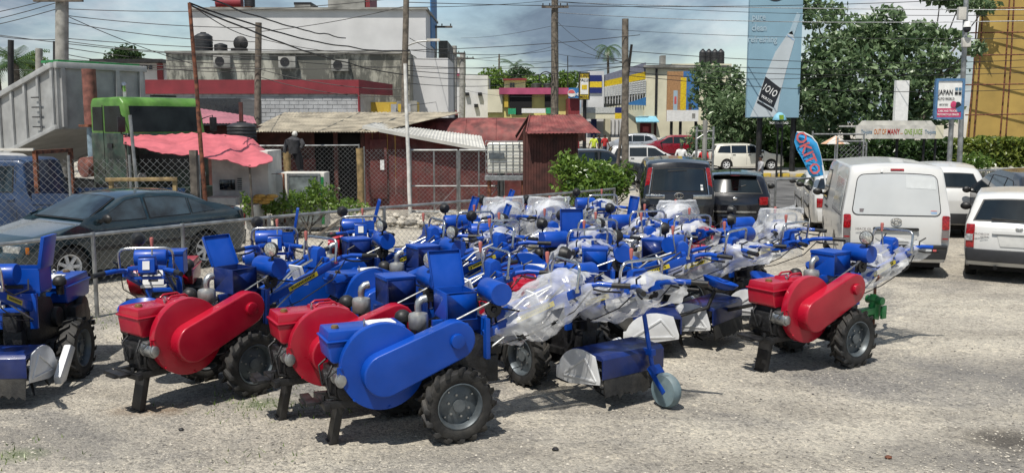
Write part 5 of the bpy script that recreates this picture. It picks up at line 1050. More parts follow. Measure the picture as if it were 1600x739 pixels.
m = MB(); m.box((b1+.08, 0, zb1+1.55), (.14, 2.56, .16)); m.build('bulkhead_rail', 'bedgrey', dt, bevel=.02); m = MB(); m.box((b1-.4, 0, zb1+1.66), (.8, 2.3, .06)); m.build('tarp_roll', 'green', dt)
for y in (-1.1, -.4, .4, 1.1): m = MB(); m.bar((b1+.07, y, zb1), (b1+.1, y, zb1+1.5), .10, .09, up=(1, 0, 0)); m.build('bulkhead_rib', 'bedgrey', dt)
m = MB(); m.cyl((-1.35, -.75, 2.55), (-1.35, -.75, 4.0), .17, n=14); m.build('intake_stack', 'pipered', dt); m = MB(); m.cyl((-1.35, -.75, 1.7), (-1.35, -.75, 2.55), .13, n=12); m.build('stack_base', 'pipeblue', dt); m = MB(); m.box((-1.35, -.75, 2.58), (.45, .45, .06)); m.build('stack_flange', 'rust', dt); m = MB(); m.cyl((-1.0, -1.25, 1.55), (-1.0, -.5, 1.6), .25, n=16); m.build('air_tank', 'pipered', dt)
# pickups
mat('pickblue', (.012, .040, .11), .4, var=.25, scale=2.5, coat=.3, dust=.08)
PICK = dict(L=4.7, W=1.69, H=1.98, belt=1.22, tum=.14, xf=1.5, xr=-1.1, R=.31, bev=.07, bow=.04, taper=(.1, .02),
    prof=[(-2.33, .55), (-2.34, .98), (.28, 1.0), (.30, 1.25), (.40, 1.88), (.52, 1.95), (1.45, 1.97), (1.62, 1.90), (2.10, 1.20), (2.28, 1.0), (2.34, .6), (2.28, .3)],
    wins=[[(1.88, 1.28), (1.55, 1.80), (.62, 1.80), (.62, 1.26)]], glass=dict(windscreen=((2.06, 1.27), (1.67, 1.83), .76, .72), rear_window=((.32, 1.38), (.385, 1.78), .62, .58)), seams=[((.55, 1.8), (.55, .5)), ((1.95, 1.2), (1.9, .5))], handles=[(.66, 1.1)], mir=(1.86, 1.28), blocks=[('bumper', 'bumper', 2.28, 2.4, -.8, .8, .35, .6), ('headlamp', 'clearlens', 2.26, 2.32, .46, .8, .72, .9)])
q = P(92, 260, 19.8); pk, _ = car('old blue cab light pickup at the left edge behind the wire fence', 'truck', (q.x, 19.9, 0), radians(178), PICK, 'pickblue', name='pickup_truck', glass='glassblue')
m = MB(); m.b2(-2.34, .2, -.86, -.80, 1.0, 1.22); m.build('bed_board', 'pickblue', pk); m = MB(); m.b2(-2.34, .2, .80, .86, 1.0, 1.22); m.build('bed_board', 'pickblue', pk)
for s in (-1, 1): m = MB(); m.bar((.15, s*.72, 1.0), (.15, s*.72, 2.1), .08, .08, up=(1, 0, 0)); m.build('rack_post', 'rust', pk)
m = MB(); m.bar((.15, -.76, 2.06), (.15, .76, 2.06), .08, .08); m.build('rack_bar', 'rust', pk); m = MB(); m.bar((.15, .76, 2.12), (2.0, .76, 2.12), .05, .05); m.build('roof_rack', 'stallwhite', pk)
q = P(70, 260, 21.9); car('white cab pickup mostly hidden behind the blue one', 'truck', (q.x-.4, 22.0, 0), radians(178), PICK, 'paintwhite', name='pickup_truck', glass='glass')
# pink awning hut with black water tank behind the truck
hr = thing('market_hut', 'market hut with faded pink sheet roof right of the green cab', 'shed', (*P(320, 300, 29)[:2], 0)); A = P(285, 193, 28); B = P(400, 193, 28); C = P(215, 155, 33); Dd = P(250, 152, 33)
for i in range(4): m = MB(); t0, t1 = i/4, (i+1)/4+.005; corr(m, A.lerp(B, t0), A.lerp(B, t1), C.lerp(P(395, 182, 33), t0), C.lerp(P(395, 182, 33), t1), 6, .008); m.build('roof_sheet', 'tarpfade', hr, True)
m = MB(); m.b2(P(285, 200, 28.2).x, P(395, 200, 28.2).x, 28.3, 32, 0, P(300, 197, 28).z); m.build('wall', 'shedbrown', hr, True)
for px in (300, 376): q = P(px, 160, 28.0); m = MB(); m.bar((q.x, 28.0, 0), (q.x, 28.0, q.z), .1, .1, up=(0, 1, 0)); m.build('post', 'shedred', hr, True)
a = P(258, 150, 36); b = P(377, 185, 36); m = MB(); m.b2(0, b.x-a.x, 0, 3, 0, a.z-.1); o = m.build('dark_canopy', 'paintgrey'); o.location = (a.x, 36, 0); tag(o, 'flat dark canopy box below the grey brick wall', 'canopy')
def wtank(label, px, py0, py1, wpx, Y, base=None):
    a = P(px-wpx/2, py1, Y); b = P(px+wpx/2, py0, Y); r = (b.x-a.x)/2; h = b.z-a.z; root = thing('water_tank', label, 'water tank', ((a.x+b.x)/2, Y, a.z)); m = MB()
    pr = [(.001, 0), (r*.98, 0), (r, .02)]
    for k in range(5): z = h*.78*(k+.5)/5; pr += [(r, z-.06*h), (r*.965, z), (r, z+.06*h)]
    pr += [(r*.97, h*.80), (r*.55, h*.93), (r*.3, h*.95)]; m.lathe(pr, n=20); m.build('tank_body', 'bumper', root); m = MB(); m.cyl((0, 0, h*.94), (0, 0, h), r*.32, n=14); m.build('tank_lid', 'bumper', root); return root
wtank('ribbed black water tank standing behind the market hut', 378, 190, 225, 44, 27.5)
# ------------------------------------------------------------------ buildings behind
mat('whitewall', (.58, .58, .58), .8, var=.08, scale=.6, bump=.05); mat('redband', (.22, .024, .034), .65, var=.15, scale=1.2); mat('brickwhite', (.40, .41, .42), .75, var=.12, scale=3, bump=.1)
mat('cream', (.66, .62, .46), .75, var=.08, scale=.8); mat('pinkband', (.40, .07, .15), .7, var=.15, scale=1); mat('yellowwall', (.68, .60, .22), .75, var=.1, scale=1); mat('ochre', (.55, .38, .05), .75, var=.15, scale=1.5)
mat('signnavy', (.01, .02, .13), .5); mat('signyellow', (.70, .50, .02), .5); mat('bluewall', (.03, .16, .38), .6, var=.15, scale=1); mat('lightblue', (.20, .45, .58), .6); mat('greyconc', (.30, .295, .27), .9, var=.3, scale=1.0, bump=.2)
mat('slategrey', (.20, .21, .27), .6, var=.1); mat('green_awn', (.02, .30, .14), .7); mat('darkred', (.20, .02, .025), .6); mat('pipewhite', (.70, .69, .65), .6, var=.15, scale=6, dust=.25); mat('louvre', (.50, .51, .49), .6)
def weathered():
    m = mat('weathered', (.40, .39, .33), .9, var=.1, scale=.35, bump=.1); t = m.node_tree; n = t.nodes.new; L = t.links.new; b = t.nodes['Principled BSDF']
    src = b.inputs['Base Color'].links[0].from_socket; tc = n('ShaderNodeTexCoord'); mp = n('ShaderNodeMapping'); mp.inputs['Scale'].default_value = (.8, 1, .30); mp.inputs['Location'].default_value = (3.3, .43, .2); L(tc.outputs['Object'], mp.inputs[0])
    ns = n('ShaderNodeTexNoise'); ns.inputs['Scale'].default_value = 1.1; ns.inputs['Detail'].default_value = 9; ns.inputs['Roughness'].default_value = .72; L(mp.outputs[0], ns.inputs['Vector'])
    mr = n('ShaderNodeMapRange'); mr.inputs[1].default_value = .42; mr.inputs[2].default_value = .52; mr.inputs[4].default_value = .92; L(ns.outputs[0], mr.inputs[0])
    mm = n('ShaderNodeMix'); mm.data_type = 'RGBA'; L(mr.outputs[0], mm.inputs[0]); L(src, mm.inputs[6]); mm.inputs[7].default_value = (.075, .075, .065, 1); L(mm.outputs[2], b.inputs['Base Color'])
weathered()
def bld(name, label, px0, px1, pyt, Y, depth, mt, cat='building', base=-1.):
    a = P(px0, pyt, Y); b = P(px1, pyt, Y); r = thing(name, label, cat, ((a.x+b.x)/2, Y, 0)); m = MB(); m.b2(a.x, b.x, Y, Y+depth, base, a.z); m.build('wall', mt, r, True); r['x0'] = a.x; r['x1'] = b.x; r['zt'] = a.z; return r
def slab(root, nm, mt, px0, px1, py0, py1, Y, d0=-.1, d1=.0, bevel=0.):
    a = P(px0, py0, Y); b = P(px1, py1, Y); m = MB(); m.b2(a.x, b.x, Y+d0, Y+d1, b.z, a.z); return m.build(nm, mt, root, True, bevel=bevel)
def ac_unit(root, px, py, Y):
    a = P(px, py, Y); m = MB(); m.box((a.x, Y-.2, a.z), (.85, .38, .58)); o = m.build('air_conditioner', 'greyconc', root, True, bevel=.03); m = MB(); m.lathe([(.02, -.01), (.23, -.01), (.23, .0)], (a.x-.10, Y-.40, a.z), 'y', 18); m.build('fan_grille', 'cast', o, True)
wb = bld('white_hall', 'large plain white building behind the weathered wall', 299, 665, 16, 54, 7.5, 'whitewall'); m = MB(); m.box(((wb['x0']+wb['x1'])/2, 57.7, wb['zt']+.06), (wb['x1']-wb['x0']+.25, 7.8, .12)); m.build('coping', 'greyconc', wb, True)
X1 = wb['x1']
for y0, y1, z0, z1 in ((57, 61.4, 7.2, 11.2), (57, 61.4, 1.5, 5.6)): m = MB(); m.b2(X1, X1+.06, y0, y1, z0, z1); m.build('blue_panel', 'bluewall', wb, True)
slab(wb, 'roof_room', 'greyconc', 512, 570, -14, 17, 56, 0, 3); slab(wb, 'roof_room_edge', 'darkred', 571, 578, -14, 18, 56, 0, 3); slab(wb, 'roof_box', 'greyconc', 460, 485, 8, 16, 56, 0, 2); slab(wb, 'roof_lid', 'cast', 459, 486, 4, 8, 56, 0, 2); slab(wb, 'roof_platform', 'rust', 328, 392, 11, 15, 55, 0, 3)
wtank('dark water tank on the white building at the top left', 390, -8, 11, 16, 56); 
m = MB(); q = P(357, 5, 56); m.cyl((0, 0, 0), (1.5, 0, 0), .35, n=14); o = m.build('roof_drum', 'redband'); o.location = q-Vector((.7, 0, 0)); tag(o, 'faded red drum lying on the white building roof', 'drum')
gw = bld('weathered_block', 'mould stained concrete block below the white building', 259, 640, 83, 47, 6.5, 'weathered'); slab(gw, 'parapet', 'greyconc', 258, 641, 80, 84, 46.95, -.1, .3)
for px, py in ((350, 97), (451, 98), (533, 103)): ac_unit(gw, px, py, 47)
m = MB(); a = P(640, 300, 47); m.b2(a.x, a.x+1.9, 48.5, 53, -1, P(640, 88, 47).z); m.build('side_wing', 'whitewall', gw, True)
for (px, h0, h1, w_, lab) in ((318, 51, 81, 27, 'largest black water tank on the weathered block'), (345, 68, 81, 20, 'squat black water tank right of the largest one'), (374, 75, 81, 26, 'flat black water tank nearest the dish')): wtank(lab, px, h0, h1, w_, 48)
q = P(375, 68, 47.8); m = MB(); m.lathe([(.001, 0), (.2, .03), (.38, .12)], (0, 0, 0), 'y', 16); m.cyl((0, 0, 0), (0, .1, -.55), .03, n=6); o = m.build('dish_antenna', 'cast'); o.location = q; tag(o, 'small dark dish antenna above the flat tank', 'antenna')
# red banded shop with white brick
RB = 41; rb = thing('red_band_shop', 'long shop front with red fascia over white painted brick', 'building', (*P(400, 300, RB)[:2], 0)); a = P(172, 125, RB); b = P(560, 128, RB); zbr = P(400, 147, RB).z; zlow = P(400, 183, RB).z-1.0
m = MB(); m.b2(a.x, b.x, RB+.1, RB+5, -.5, a.z-.02); m.build('wall', 'brickwhite', rb, True)
m = MB(); m.b2(a.x-.05, b.x+.05, RB-.02, RB+.05, zbr, a.z); m.build('fascia', 'redband', rb, True); e = P(612, 150, RB+2.2); m = MB(); m.add([(b.x+.05, RB-.25, zbr), (b.x+.05, RB-.25, a.z), (e.x, RB+2.6, a.z-.1), (e.x, RB+2.6, zbr), (b.x+.05, RB+.05, zbr), (b.x+.05, RB+.05, a.z), (e.x-.2, RB+2.8, a.z-.1), (e.x-.2, RB+2.8, zbr)], [(0, 1, 2, 3), (4, 7, 6, 5), (1, 5, 6, 2), (0, 3, 7, 4), (2, 6, 7, 3), (0, 4, 5, 1)]); m.build('side_fascia', 'redband', rb, True)
# brick courses, one mesh of small bricks
m = MB(); bw, bh = .42, .17; z = zlow; row = 0
while z < zbr-.1:
    x = a.x-(bw/2 if row % 2 else 0)
    while x < b.x: m.b2(max(x, a.x)+.008, min(x+bw, b.x)-.012, RB+.07+random.uniform(0, .015), RB+.11, z+.006, z+bh-.014); x += bw
    z += bh; row += 1
tag(m.build('brick_courses', 'brickwhite', rb, True, smooth=False, clean=False), kind='stuff')
slab(rb, 'corner_strip', 'redband', 560, 563, 146, 183, RB, -.2, .1)
yb = bld('yellow_wall', 'short yellow wall with hoardings right of the brick shop', 564, 652, 160, 44.5, 1, 'ochre'); slab(yb, 'grey_panel', 'greyconc', 620, 652, 158, 178, 44.4, -.1, 0)
for k in range(4): slab(yb, 'board', 'brickwhite' if k % 2 else 'ochre', 600+k*11, 609+k*11, 163, 180, 44.35, -.06-.01*k, -.02)
# left low building
lb = bld('far_white_block', 'low far white block with dark roof left of the weathered block', 166, 261, 98, 75, 8, 'whitewall'); slab(lb, 'roof', 'cast', 150, 262, 94, 99, 74.9, -1.2, 8)
for px in (212, 219, 226, 233): slab(lb, 'window', 'glass', px, px+5, 103, 109, 74.95, -.08, -.01)
slab(lb, 'brown_pier', 'darkred', 180, 195, 100, 125, 74.95, -.3, -.01); slab(lb, 'brown_pier', 'darkred', 247, 256, 100, 125, 74.95, -.3, -.01)
# street canyon: concrete frame, white block, yellow shop
cf = bld('concrete_tower', 'narrow weathered concrete tower beside the white building', 685, 699, 64, 62, 6, 'weathered'); slab(cf, 'side_pier', 'greyconc', 699, 704, 80, 190, 62.5, 0, 5)
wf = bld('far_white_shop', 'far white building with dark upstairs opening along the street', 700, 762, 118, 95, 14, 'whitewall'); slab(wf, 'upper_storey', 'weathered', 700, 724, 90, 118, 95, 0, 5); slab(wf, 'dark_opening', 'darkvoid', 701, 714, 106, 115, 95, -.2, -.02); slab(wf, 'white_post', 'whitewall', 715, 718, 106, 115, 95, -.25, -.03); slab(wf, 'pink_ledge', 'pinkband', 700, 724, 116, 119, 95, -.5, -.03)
for px, py in ((730, 147), (750, 147), (744, 165)): slab(wf, 'wall_unit', 'cast', px-3, px+3, py-2, py+3, 95, -.4, -.02)
ys_ = bld('yellow_shop', 'yellow shop with raspberry fascia and dark openings down the street', 763, 905, 141, 88, 10, 'yellowwall'); slab(ys_, 'fascia', 'pinkband', 780, 888, 138, 148, 88, -.7, -.02); slab(ys_, 'left_wall', 'cream', 762, 785, 140, 176, 87.9, -.2, -.01); slab(ys_, 'olive_pier', 'ochre', 788, 794, 148, 168, 87.9, -.3, -.02)
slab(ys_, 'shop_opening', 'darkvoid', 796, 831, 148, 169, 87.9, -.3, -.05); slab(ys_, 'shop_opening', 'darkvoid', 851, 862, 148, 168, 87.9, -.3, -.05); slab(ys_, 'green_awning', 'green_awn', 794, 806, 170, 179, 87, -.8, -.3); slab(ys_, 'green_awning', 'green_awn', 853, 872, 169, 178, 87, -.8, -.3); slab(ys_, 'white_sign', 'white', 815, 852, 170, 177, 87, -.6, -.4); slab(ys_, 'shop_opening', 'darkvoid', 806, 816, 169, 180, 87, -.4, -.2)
ub = bld('cream_upper_house', 'small cream house peeping over the yellow shop', 788, 821, 125, 100, 6, 'cream'); slab(ub, 'roof', 'redband', 786, 823, 123, 126, 99.8, -.5, 6); slab(ub, 'window', 'glass', 797, 800, 130, 137, 99.9, -.1, -.02); slab(ub, 'window', 'glass', 801, 804, 130, 137, 99.9, -.1, -.02)
wtank('black water tank on the yellow shop left of its twin', 838, 130, 138, 17, 90); wtank('black water tank on the yellow shop right of its twin', 856, 130, 138, 15, 90)
kr = bld('maroon_kiosk', 'small maroon shop under the blue drinks sign', 888, 906, 154, 84, 4, 'darkred'); slab(kr, 'blue_sign', 'bluewall', 888, 909, 138, 154, 84, -.5, -.3)
q = P(893, 146, 83.4); m = MB(); m.lathe([(.001, 0), (.33, 0), (.33, .02)], (q.x, 83.45, q.z), 'y', 20); m.build('round_logo', 'white', kr, True); m = MB(); m.add([(q.x+.3*cos(t), 83.43, q.z+.3*sin(t)) for t in [pi*i/10 for i in range(11)]], [tuple(range(11))]); m.build('logo_half', 'stickerred', kr, True)
text('sign_text', 'pepsi', .5, 'white', kr, frame_to((1, 0, 0), (0, 0, 1), (q.x+.72, 83.44, q.z-.05)), True)
ot = thing('orange_roof_stall', 'tiny stall with orange roof in the far street', 'stall', (*P(715, 300, 80)[:2], 0)); A = P(700, 180, 80); B = P(716, 180, 80); m = MB(); corr(m, A, B, P(697, 172, 82), P(713, 172, 82), 6, .03); m.build('roof', 'roofred', ot, True); m = MB(); m.b2(A.x+.1, B.x-.1, 80.2, 81.8, 0, A.z); m.build('wall', 'shedbrown', ot, True)
# navy and yellow bank-like shop
NY = 80; nb_ = thing('navy_yellow_shop', 'cream two storey shop with navy and yellow bands', 'building', (*P(1010, 300, NY)[:2], 0))
slab(nb_, 'main_wall', 'cream', 1008, 1135, 106, 215, NY, 0, 10); slab(nb_, 'right_wing', 'cream', 1050, 1140, 100, 215, NY+.5, 0, 10); slab(nb_, 'pier', 'whitewall', 917, 940, 113, 215, NY, -1.5, 6)
for py0, py1, mt in ((118, 128, 'signnavy'), (128, 137, 'signyellow'), (137, 146, 'signnavy')): slab(nb_, 'pier_band', mt, 918, 940, py0, py1, NY-1.5, -.12, -.0)
# recessed louvred gallery running back to the pier
A0 = P(940, 120, NY-1.4); B0 = P(1009, 108, NY+.0)
def along(nm, mt, pa, pb, ha, hb, th=.12):     # upright wall strip between two plan points with top/bottom heights at each end
    m = MB(); d = (Vector((pb.x-pa.x, pb.y-pa.y, 0))).normalized(); n_ = Vector((d.y, -d.x, 0))*th
    m.add([(pa.x, pa.y, ha[0]), (pb.x, pb.y, hb[0]), (pb.x, pb.y, hb[1]), (pa.x, pa.y, ha[1])]+[(pa.x-n_.x, pa.y-n_.y, ha[0]), (pb.x-n_.x, pb.y-n_.y, hb[0]), (pb.x-n_.x, pb.y-n_.y, hb[1]), (pa.x-n_.x, pa.y-n_.y, ha[1])], [(0, 1, 2, 3), (4, 7, 6, 5), (0, 4, 5, 1), (1, 5, 6, 2), (2, 6, 7, 3), (3, 7, 4, 0)]); return m.build(nm, mt, nb_, True)
zz = lambda py, p: P(940, py, p.y).z
along('grey_band', 'slategrey', A0, B0, (zz(128, A0), zz(119, A0)), (zz(112, B0), zz(98, B0))); along('yellow_band', 'signyellow', A0, B0, (zz(137, A0), zz(128.2, A0)), (zz(124, B0), zz(112.2, B0))); along('gallery_wall', 'greyconc', A0+Vector((0, .4, 0)), B0+Vector((0, .4, 0)), (zz(168, A0), zz(137, A0)), (zz(164, B0), zz(124, B0)))
along('sill_wall', 'cream', A0+Vector((0, .1, 0)), B0+Vector((0, .1, 0)), (zz(215, A0), zz(169, A0)), (zz(215, B0), zz(159, B0)))
for k in range(16):
    t = (k+.5)/16; q = A0.lerp(B0, t); zh = zz(137, A0)+(zz(124.5, B0)-zz(137, A0))*t; zl_ = zz(152, A0)+(zz(146, B0)-zz(152, A0))*t; m = MB()
    for j in range(6): z = zl_+(zh-zl_)*(j+.5)/6; m.box((q.x, q.y-.05, z), (.22, .08, .14))
    tag(m.build('louvre_stack', 'louvre', nb_, True), kind='stuff'); m = MB(); m.bar((q.x+.13, q.y-.02, zz(168, A0)+.3), (q.x+.13, q.y-.02, zh), .05, .05, up=(0, 1, 0)); m.build('mullion', 'whitewall', nb_, True)
A1 = P(948, 165, NY-.6); m = MB(); m.prism([(P(972, 165, NY-.8).x, P(972, 164, NY-.8).z), (P(1009, 152, NY-.8).x, P(1009, 152, NY-.8).z), (P(1009, 165, NY-.8).x, P(1009, 165, NY-.8).z)], NY-.9, NY-.8); m.build('blue_wedge', 'bluewall', nb_, True)
slab(nb_, 'canopy', 'louvre', 911, 961, 168, 177, NY-5, 0, 3); slab(nb_, 'canopy_lower', 'cream', 911, 961, 177, 186, NY-5, .05, 3); slab(nb_, 'canopy_navy', 'signnavy', 961, 971, 168, 177, NY-5, -.02, 3); slab(nb_, 'canopy_yellow', 'signyellow', 961, 971, 177, 186, NY-5, -.02, 3)
slab(nb_, 'navy_column', 'signnavy', 924, 932, 186, 215, NY-2, 0, .5); slab(nb_, 'shop_front', 'whitewall', 933, 975, 186, 215, NY-1, 0, .3)
for k in range(6): slab(nb_, 'shop_front_bar', 'greyconc', 936+k*6, 937+k*6, 188, 213, NY-1, -.08, -.01)
slab(nb_, 'red_door', 'darkred', 1000, 1017, 193, 215, NY, -.1, -.02); slab(nb_, 'door_poster', 'stickerred', 1004, 1013, 198, 206, NY, -.14, -.105); slab(nb_, 'door_jamb', 'shedbrown', 1022, 1025, 191, 215, NY, -.12, -.02)
q = P(994, 190, NY-1.4); q2 = P(1030, 190, NY-1.4); m = MB(); m.add([(q.x, q.y, q.z), (q2.x, q.y, q.z), (q2.x-.1, NY-.02, q.z+.45), (q.x+.1, NY-.02, q.z+.45), (q.x, q.y, q.z-.08), (q2.x, q.y, q.z-.08), (q2.x-.1, NY-.02, q.z+.35), (q.x+.1, NY-.02, q.z+.35)], [(0, 1, 2, 3), (4, 7, 6, 5), (0, 4, 5, 1), (1, 5, 6, 2), (2, 6, 7, 3), (3, 7, 4, 0)]); m.build('door_awning', 'lightblue', nb_, True)
for px in (1096, 1104): slab(nb_, 'upper_window', 'glass', px, px+4, 121, 135, NY+.5, -.1, -.01)
slab(nb_, 'roof_vent', 'greyconc', 1033, 1040, 87, 108, NY+1, 0, 1); slab(nb_, 'roof_slab', 'greyconc', 1006, 1142, 102, 106, NY-.3, 0, 11); slab(nb_, 'rain_pipe', 'cast', 1024, 1026, 108, 180, NY, -.12, -.02)
for k in range(4): wtank('black water tank on the cream shop roof, %s of four' % ['first', 'second', 'third', 'last'][k], 1098+k*9.4, 77, 102, 12, NY+3+.8*(k % 2))
# ------------------------------------------------------------------ signs
def board(name, label, px0, px1, py0, py1, Y, mt, th=.12, cat='sign', legs=(), legto=-.6, lr=.12, lm='black', frame=None, rz=0):
    a = P(px0, py0, Y); b = P(px1, py1, Y); cx = (a.x+b.x)/2; r = thing(name, label, cat, (cx, Y, terr(cx, Y)), rz); r.matrix_basis
    w_, z0, z1 = (b.x-a.x), b.z-terr(cx, Y), a.z-terr(cx, Y); m = MB(); m.b2(-w_/2, w_/2, 0, th, z0, z1); m.build('panel', mt, r)
    if frame:
        f_ = .07*w_
        for (u0, u1, v0, v1) in ((-w_/2-.01, w_/2+.01, z1-f_, z1+.02), (-w_/2-.01, w_/2+.01, z0-.02, z0+f_*.8), (-w_/2-.02, -w_/2+f_, z0+f_*.8, z1-f_), (w_/2-f_, w_/2+.02, z0+f_*.8, z1-f_)): m = MB(); m.b2(u0, u1, -.03, th+.02, v0, v1); m.build('frame_bar', frame, r)
    for px in legs: x = P(px, 300, Y).x-cx; m = MB(); m.cyl((x, th+lr+.02, -.2), (x, th+lr+.02, z1-.2), lr, n=10); m.build('leg', lm, r)
    return r, w_, z0, z1
def plate(r, nm, mt, x0, x1, z0, z1, y=-.012, th=.008): m = MB(); m.b2(x0, x1, y, y+th, z0, z1); return m.build(nm, mt, r)
def wtext(r, s, size, mt, x, z, y=-.02, sx=1., rot=0.): 
    M = frame_to((cos(rot), 0, sin(rot)), (-sin(rot), 0, cos(rot)), (x, y, z)); return text('sign_text', s, size, mt, r, M, sx=sx)
mat('bbblue', (.22, .36, .45), .55, var=.06, scale=.5); mat('bbpale', (.34, .45, .52), .55, var=.03); mat('bbwhite', (.48, .53, .56), .5, var=.05, scale=1); mat('ink', (.012, .014, .02), .5); mat('bborange', (.40, .22, .10), .55); mat('bbskyblue', (.05, .17, .42), .55); mat('signpink', (.52, .05, .14), .5); mat('signblue', (.07, .17, .32), .5); mat('txtred', (.42, .015, .015), .5); mat('txtorange', (.55, .18, .03), .5); mat('txtgreen', (.20, .34, .03), .5); mat('txtblue', (.1, .2, .3), .5)
bb, w_, z0, z1 = board('tall_billboard', 'tall pale blue billboard with a slanted water bottle', 1173, 1248, -30, 184, 52, 'bbblue', .3, 'billboard', (1187, 1240), lr=.16); H_ = z1-z0; U = w_/75   # metres per photo pixel
X = lambda px: (px-1210.5)*U
Zp = lambda py: z0+(184-py)*U
def poly(r, nm, mt, pts, y=-.02): m = MB(); m.prism([(X(a), Zp(b)) for a, b in pts], y, y+.012); return m.build(nm, mt, r)
poly(bb, 'bottle_print', 'bbwhite', [(1178, 183), (1216, 183), (1220, 150), (1228, 115), (1238, 75), (1234, 62), (1228, 66), (1211, 92), (1200, 120), (1188, 155)]); poly(bb, 'bottle_neck', 'bbpale', [(1229, 66), (1237, 68), (1245, 40), (1240, 36)]); poly(bb, 'neck_ring', 'stickerblue', [(1227, 67), (1237, 74), (1237, 76), (1227, 69)], -.03)
poly(bb, 'bottle_label', 'ink', [(1198, 126), (1221, 143), (1211, 170), (1189, 158)], -.034); poly(bb, 'label_band', 'ink', [(1188, 159.5), (1210, 172), (1209, 176), (1187, 163)], -.034)
M = frame_to((cos(-.55), 0, sin(-.55)), (sin(.55), 0, cos(.55)), (X(1205), -.045, Zp(146))); text('sign_text', '1O1O', 14*U, 'white', bb, M, sx=.62); M.translation = Vector((X(1201), -.045, Zp(158))); text('sign_text', 'WATER', 6*U, 'white', bb, M, sx=.9)
m = MB(); m.lathe([(.001, 0), (17*U, 0), (17*U, .012)], (X(1209), -.02, Zp(4)), 'y', 30); m.build('round_badge', 'ink', bb); wtext(bb, 'WATER', 7.5*U, 'white', X(1209), Zp(5), -.04, .95); poly(bb, 'badge_ribbon', 'white', [(1196, 11), (1223, 8), (1221, 14), (1199, 17)], -.035)
for (s_, py, sz, cx_) in (('pure', 43, 13, 1186), ('clean', 58, 13, 1187), ('refreshing', 74, 13, 1192)): wtext(bb, s_, sz*U, 'bbpale', X(cx_), Zp(py), -.03, .8)
gs, w_, z0, z1 = board('figure_billboard', 'orange and blue billboard on black posts before the cream shop', 1043, 1091, 112, 190, 72, 'bborange', .2, 'billboard', (1048, 1062, 1086)); U2 = w_/48
plate(gs, 'white_foot', 'white', -w_/2, w_/2, z0, z0+17*U2); plate(gs, 'blue_half', 'bbskyblue', 0, w_/2, z0+17*U2, z1, -.012); plate(gs, 'blue_strip', 'bbpale', -.3*w_, -.17*w_, z0+17*U2, z0+.62*(z1-z0), -.016); plate(gs, 'yellow_strip', 'signyellow', -.08*w_, .1*w_, z0+17*U2, z1-.12*(z1-z0), -.02); plate(gs, 'figure_print', 'stickerred', -.27*w_, -.2*w_, z0+.35*(z1-z0), z0+.5*(z1-z0), -.024); plate(gs, 'figure_print', 'skin', .18*w_, .28*w_, z0+.24*(z1-z0), z0+.36*(z1-z0), -.024); plate(gs, 'logo', 'greyconc', .3*w_, .4*w_, z0+.06*(z1-z0), z0+.16*(z1-z0), -.02)
ks = thing('juice_kiosk', 'roadside juice kiosk with long white lettered canopy', 'kiosk', (*P(1408, 300, 45)[:2], terr(15, 45))); a = P(1338, 196, 45); b = P(1461, 217, 45); ox, oz = ks.location.x, ks.location.z; zz0, zz1 = b.z-oz, a.z-oz
m = MB(); m.b2(a.x-ox, b.x-ox, 0, .1, zz0, zz1); m.build('canopy_front', 'stallwhite', ks); e = P(1475, 200, 45.0); m = MB(); m.b2(b.x-ox+.003, e.x-ox, .02, .1, zz0, zz1); m.build('canopy_end', 'cream', ks); m = MB(); m.b2(a.x-ox, e.x-ox, .1, 2.4, zz1-.1, zz1-.02); m.build('canopy_roof', 'stallwhite', ks); m = MB(); m.prism([(a.x-ox+.2, zz1), (a.x-ox+.4, zz1+.22), (e.x-ox-.5, zz1+.22), (e.x-ox-.3, zz1)], .3, .34); m.build('roof_lip', 'roofwhite', ks)
for px in (1345, 1445, 1463): x = P(px, 300, 45).x-ox; m = MB(); m.cyl((x, .4, 0), (x, .4, zz0), .06, n=8); m.build('post', 'cast', ks)
zc = (zz0+zz1)/2; xx = lambda px: P(px, 300, 45).x-ox
for s_, p0, p1, mt, sz in (('Tru-Juice', 1341, 1358, 'txtblue', .26), ('OUT OF', 1361, 1380, 'txtorange', .36), ('MANY', 1382, 1401, 'txtred', .37), ('...', 1402, 1406, 'txtorange', .3), ('ONE JUICE', 1408, 1436, 'txtgreen', .36), ('Tru-Juice', 1440, 1457, 'txtblue', .26)):
    to = wtext(ks, s_, sz, mt, 0, 0, 0); xs3 = [v.co.x for v in to.data.vertices]; lo_, hi_ = min(xs3), max(xs3); wd_ = xx(p1)-xx(p0)
    for v in to.data.vertices: v.co.x = xx(p0)+(v.co.x-lo_)/(hi_-lo_)*wd_; v.co.y -= .012; v.co.z += zc
vs_, w_, z0, z1 = board('blank_sign', 'blank white upright sign above the juice kiosk', 1401, 1418, 126, 190, 45.6, 'white', .25, 'sign', (1402,), lr=.07, lm='cast')
js, w_, z0, z1 = board('auto_sign', 'blue framed white sign with red foot on a grey pole', 1464, 1503, 124, 186, 33, 'white', .1, 'sign', (1484,), lr=.085, lm='galv', frame='signblue', rz=radians(-3)); U3 = w_/39; 
plate(js, 'red_foot', 'signpink', -w_/2+.05, w_/2-.05, z0+.05, z0+15*U3); wtext(js, 'JAPAN', 10*U3, 'ink', -6*U3, z1-19*U3, -.02, .72); wtext(js, 'AUTO WORLD', 5*U3, 'ink', -5*U3, z1-28*U3, -.02, .7); wtext(js, 'IMPORTERS', 3*U3, 'ink', -8*U3, z1-36*U3, -.02, .8); wtext(js, 'CARS AND TRUCKS', 4*U3, 'white', -2*U3, z0+11*U3, -.025, .75); wtext(js, 'MOTORCYCLE DEALER', 4*U3, 'white', -1*U3, z0+6*U3, -.025, .72)
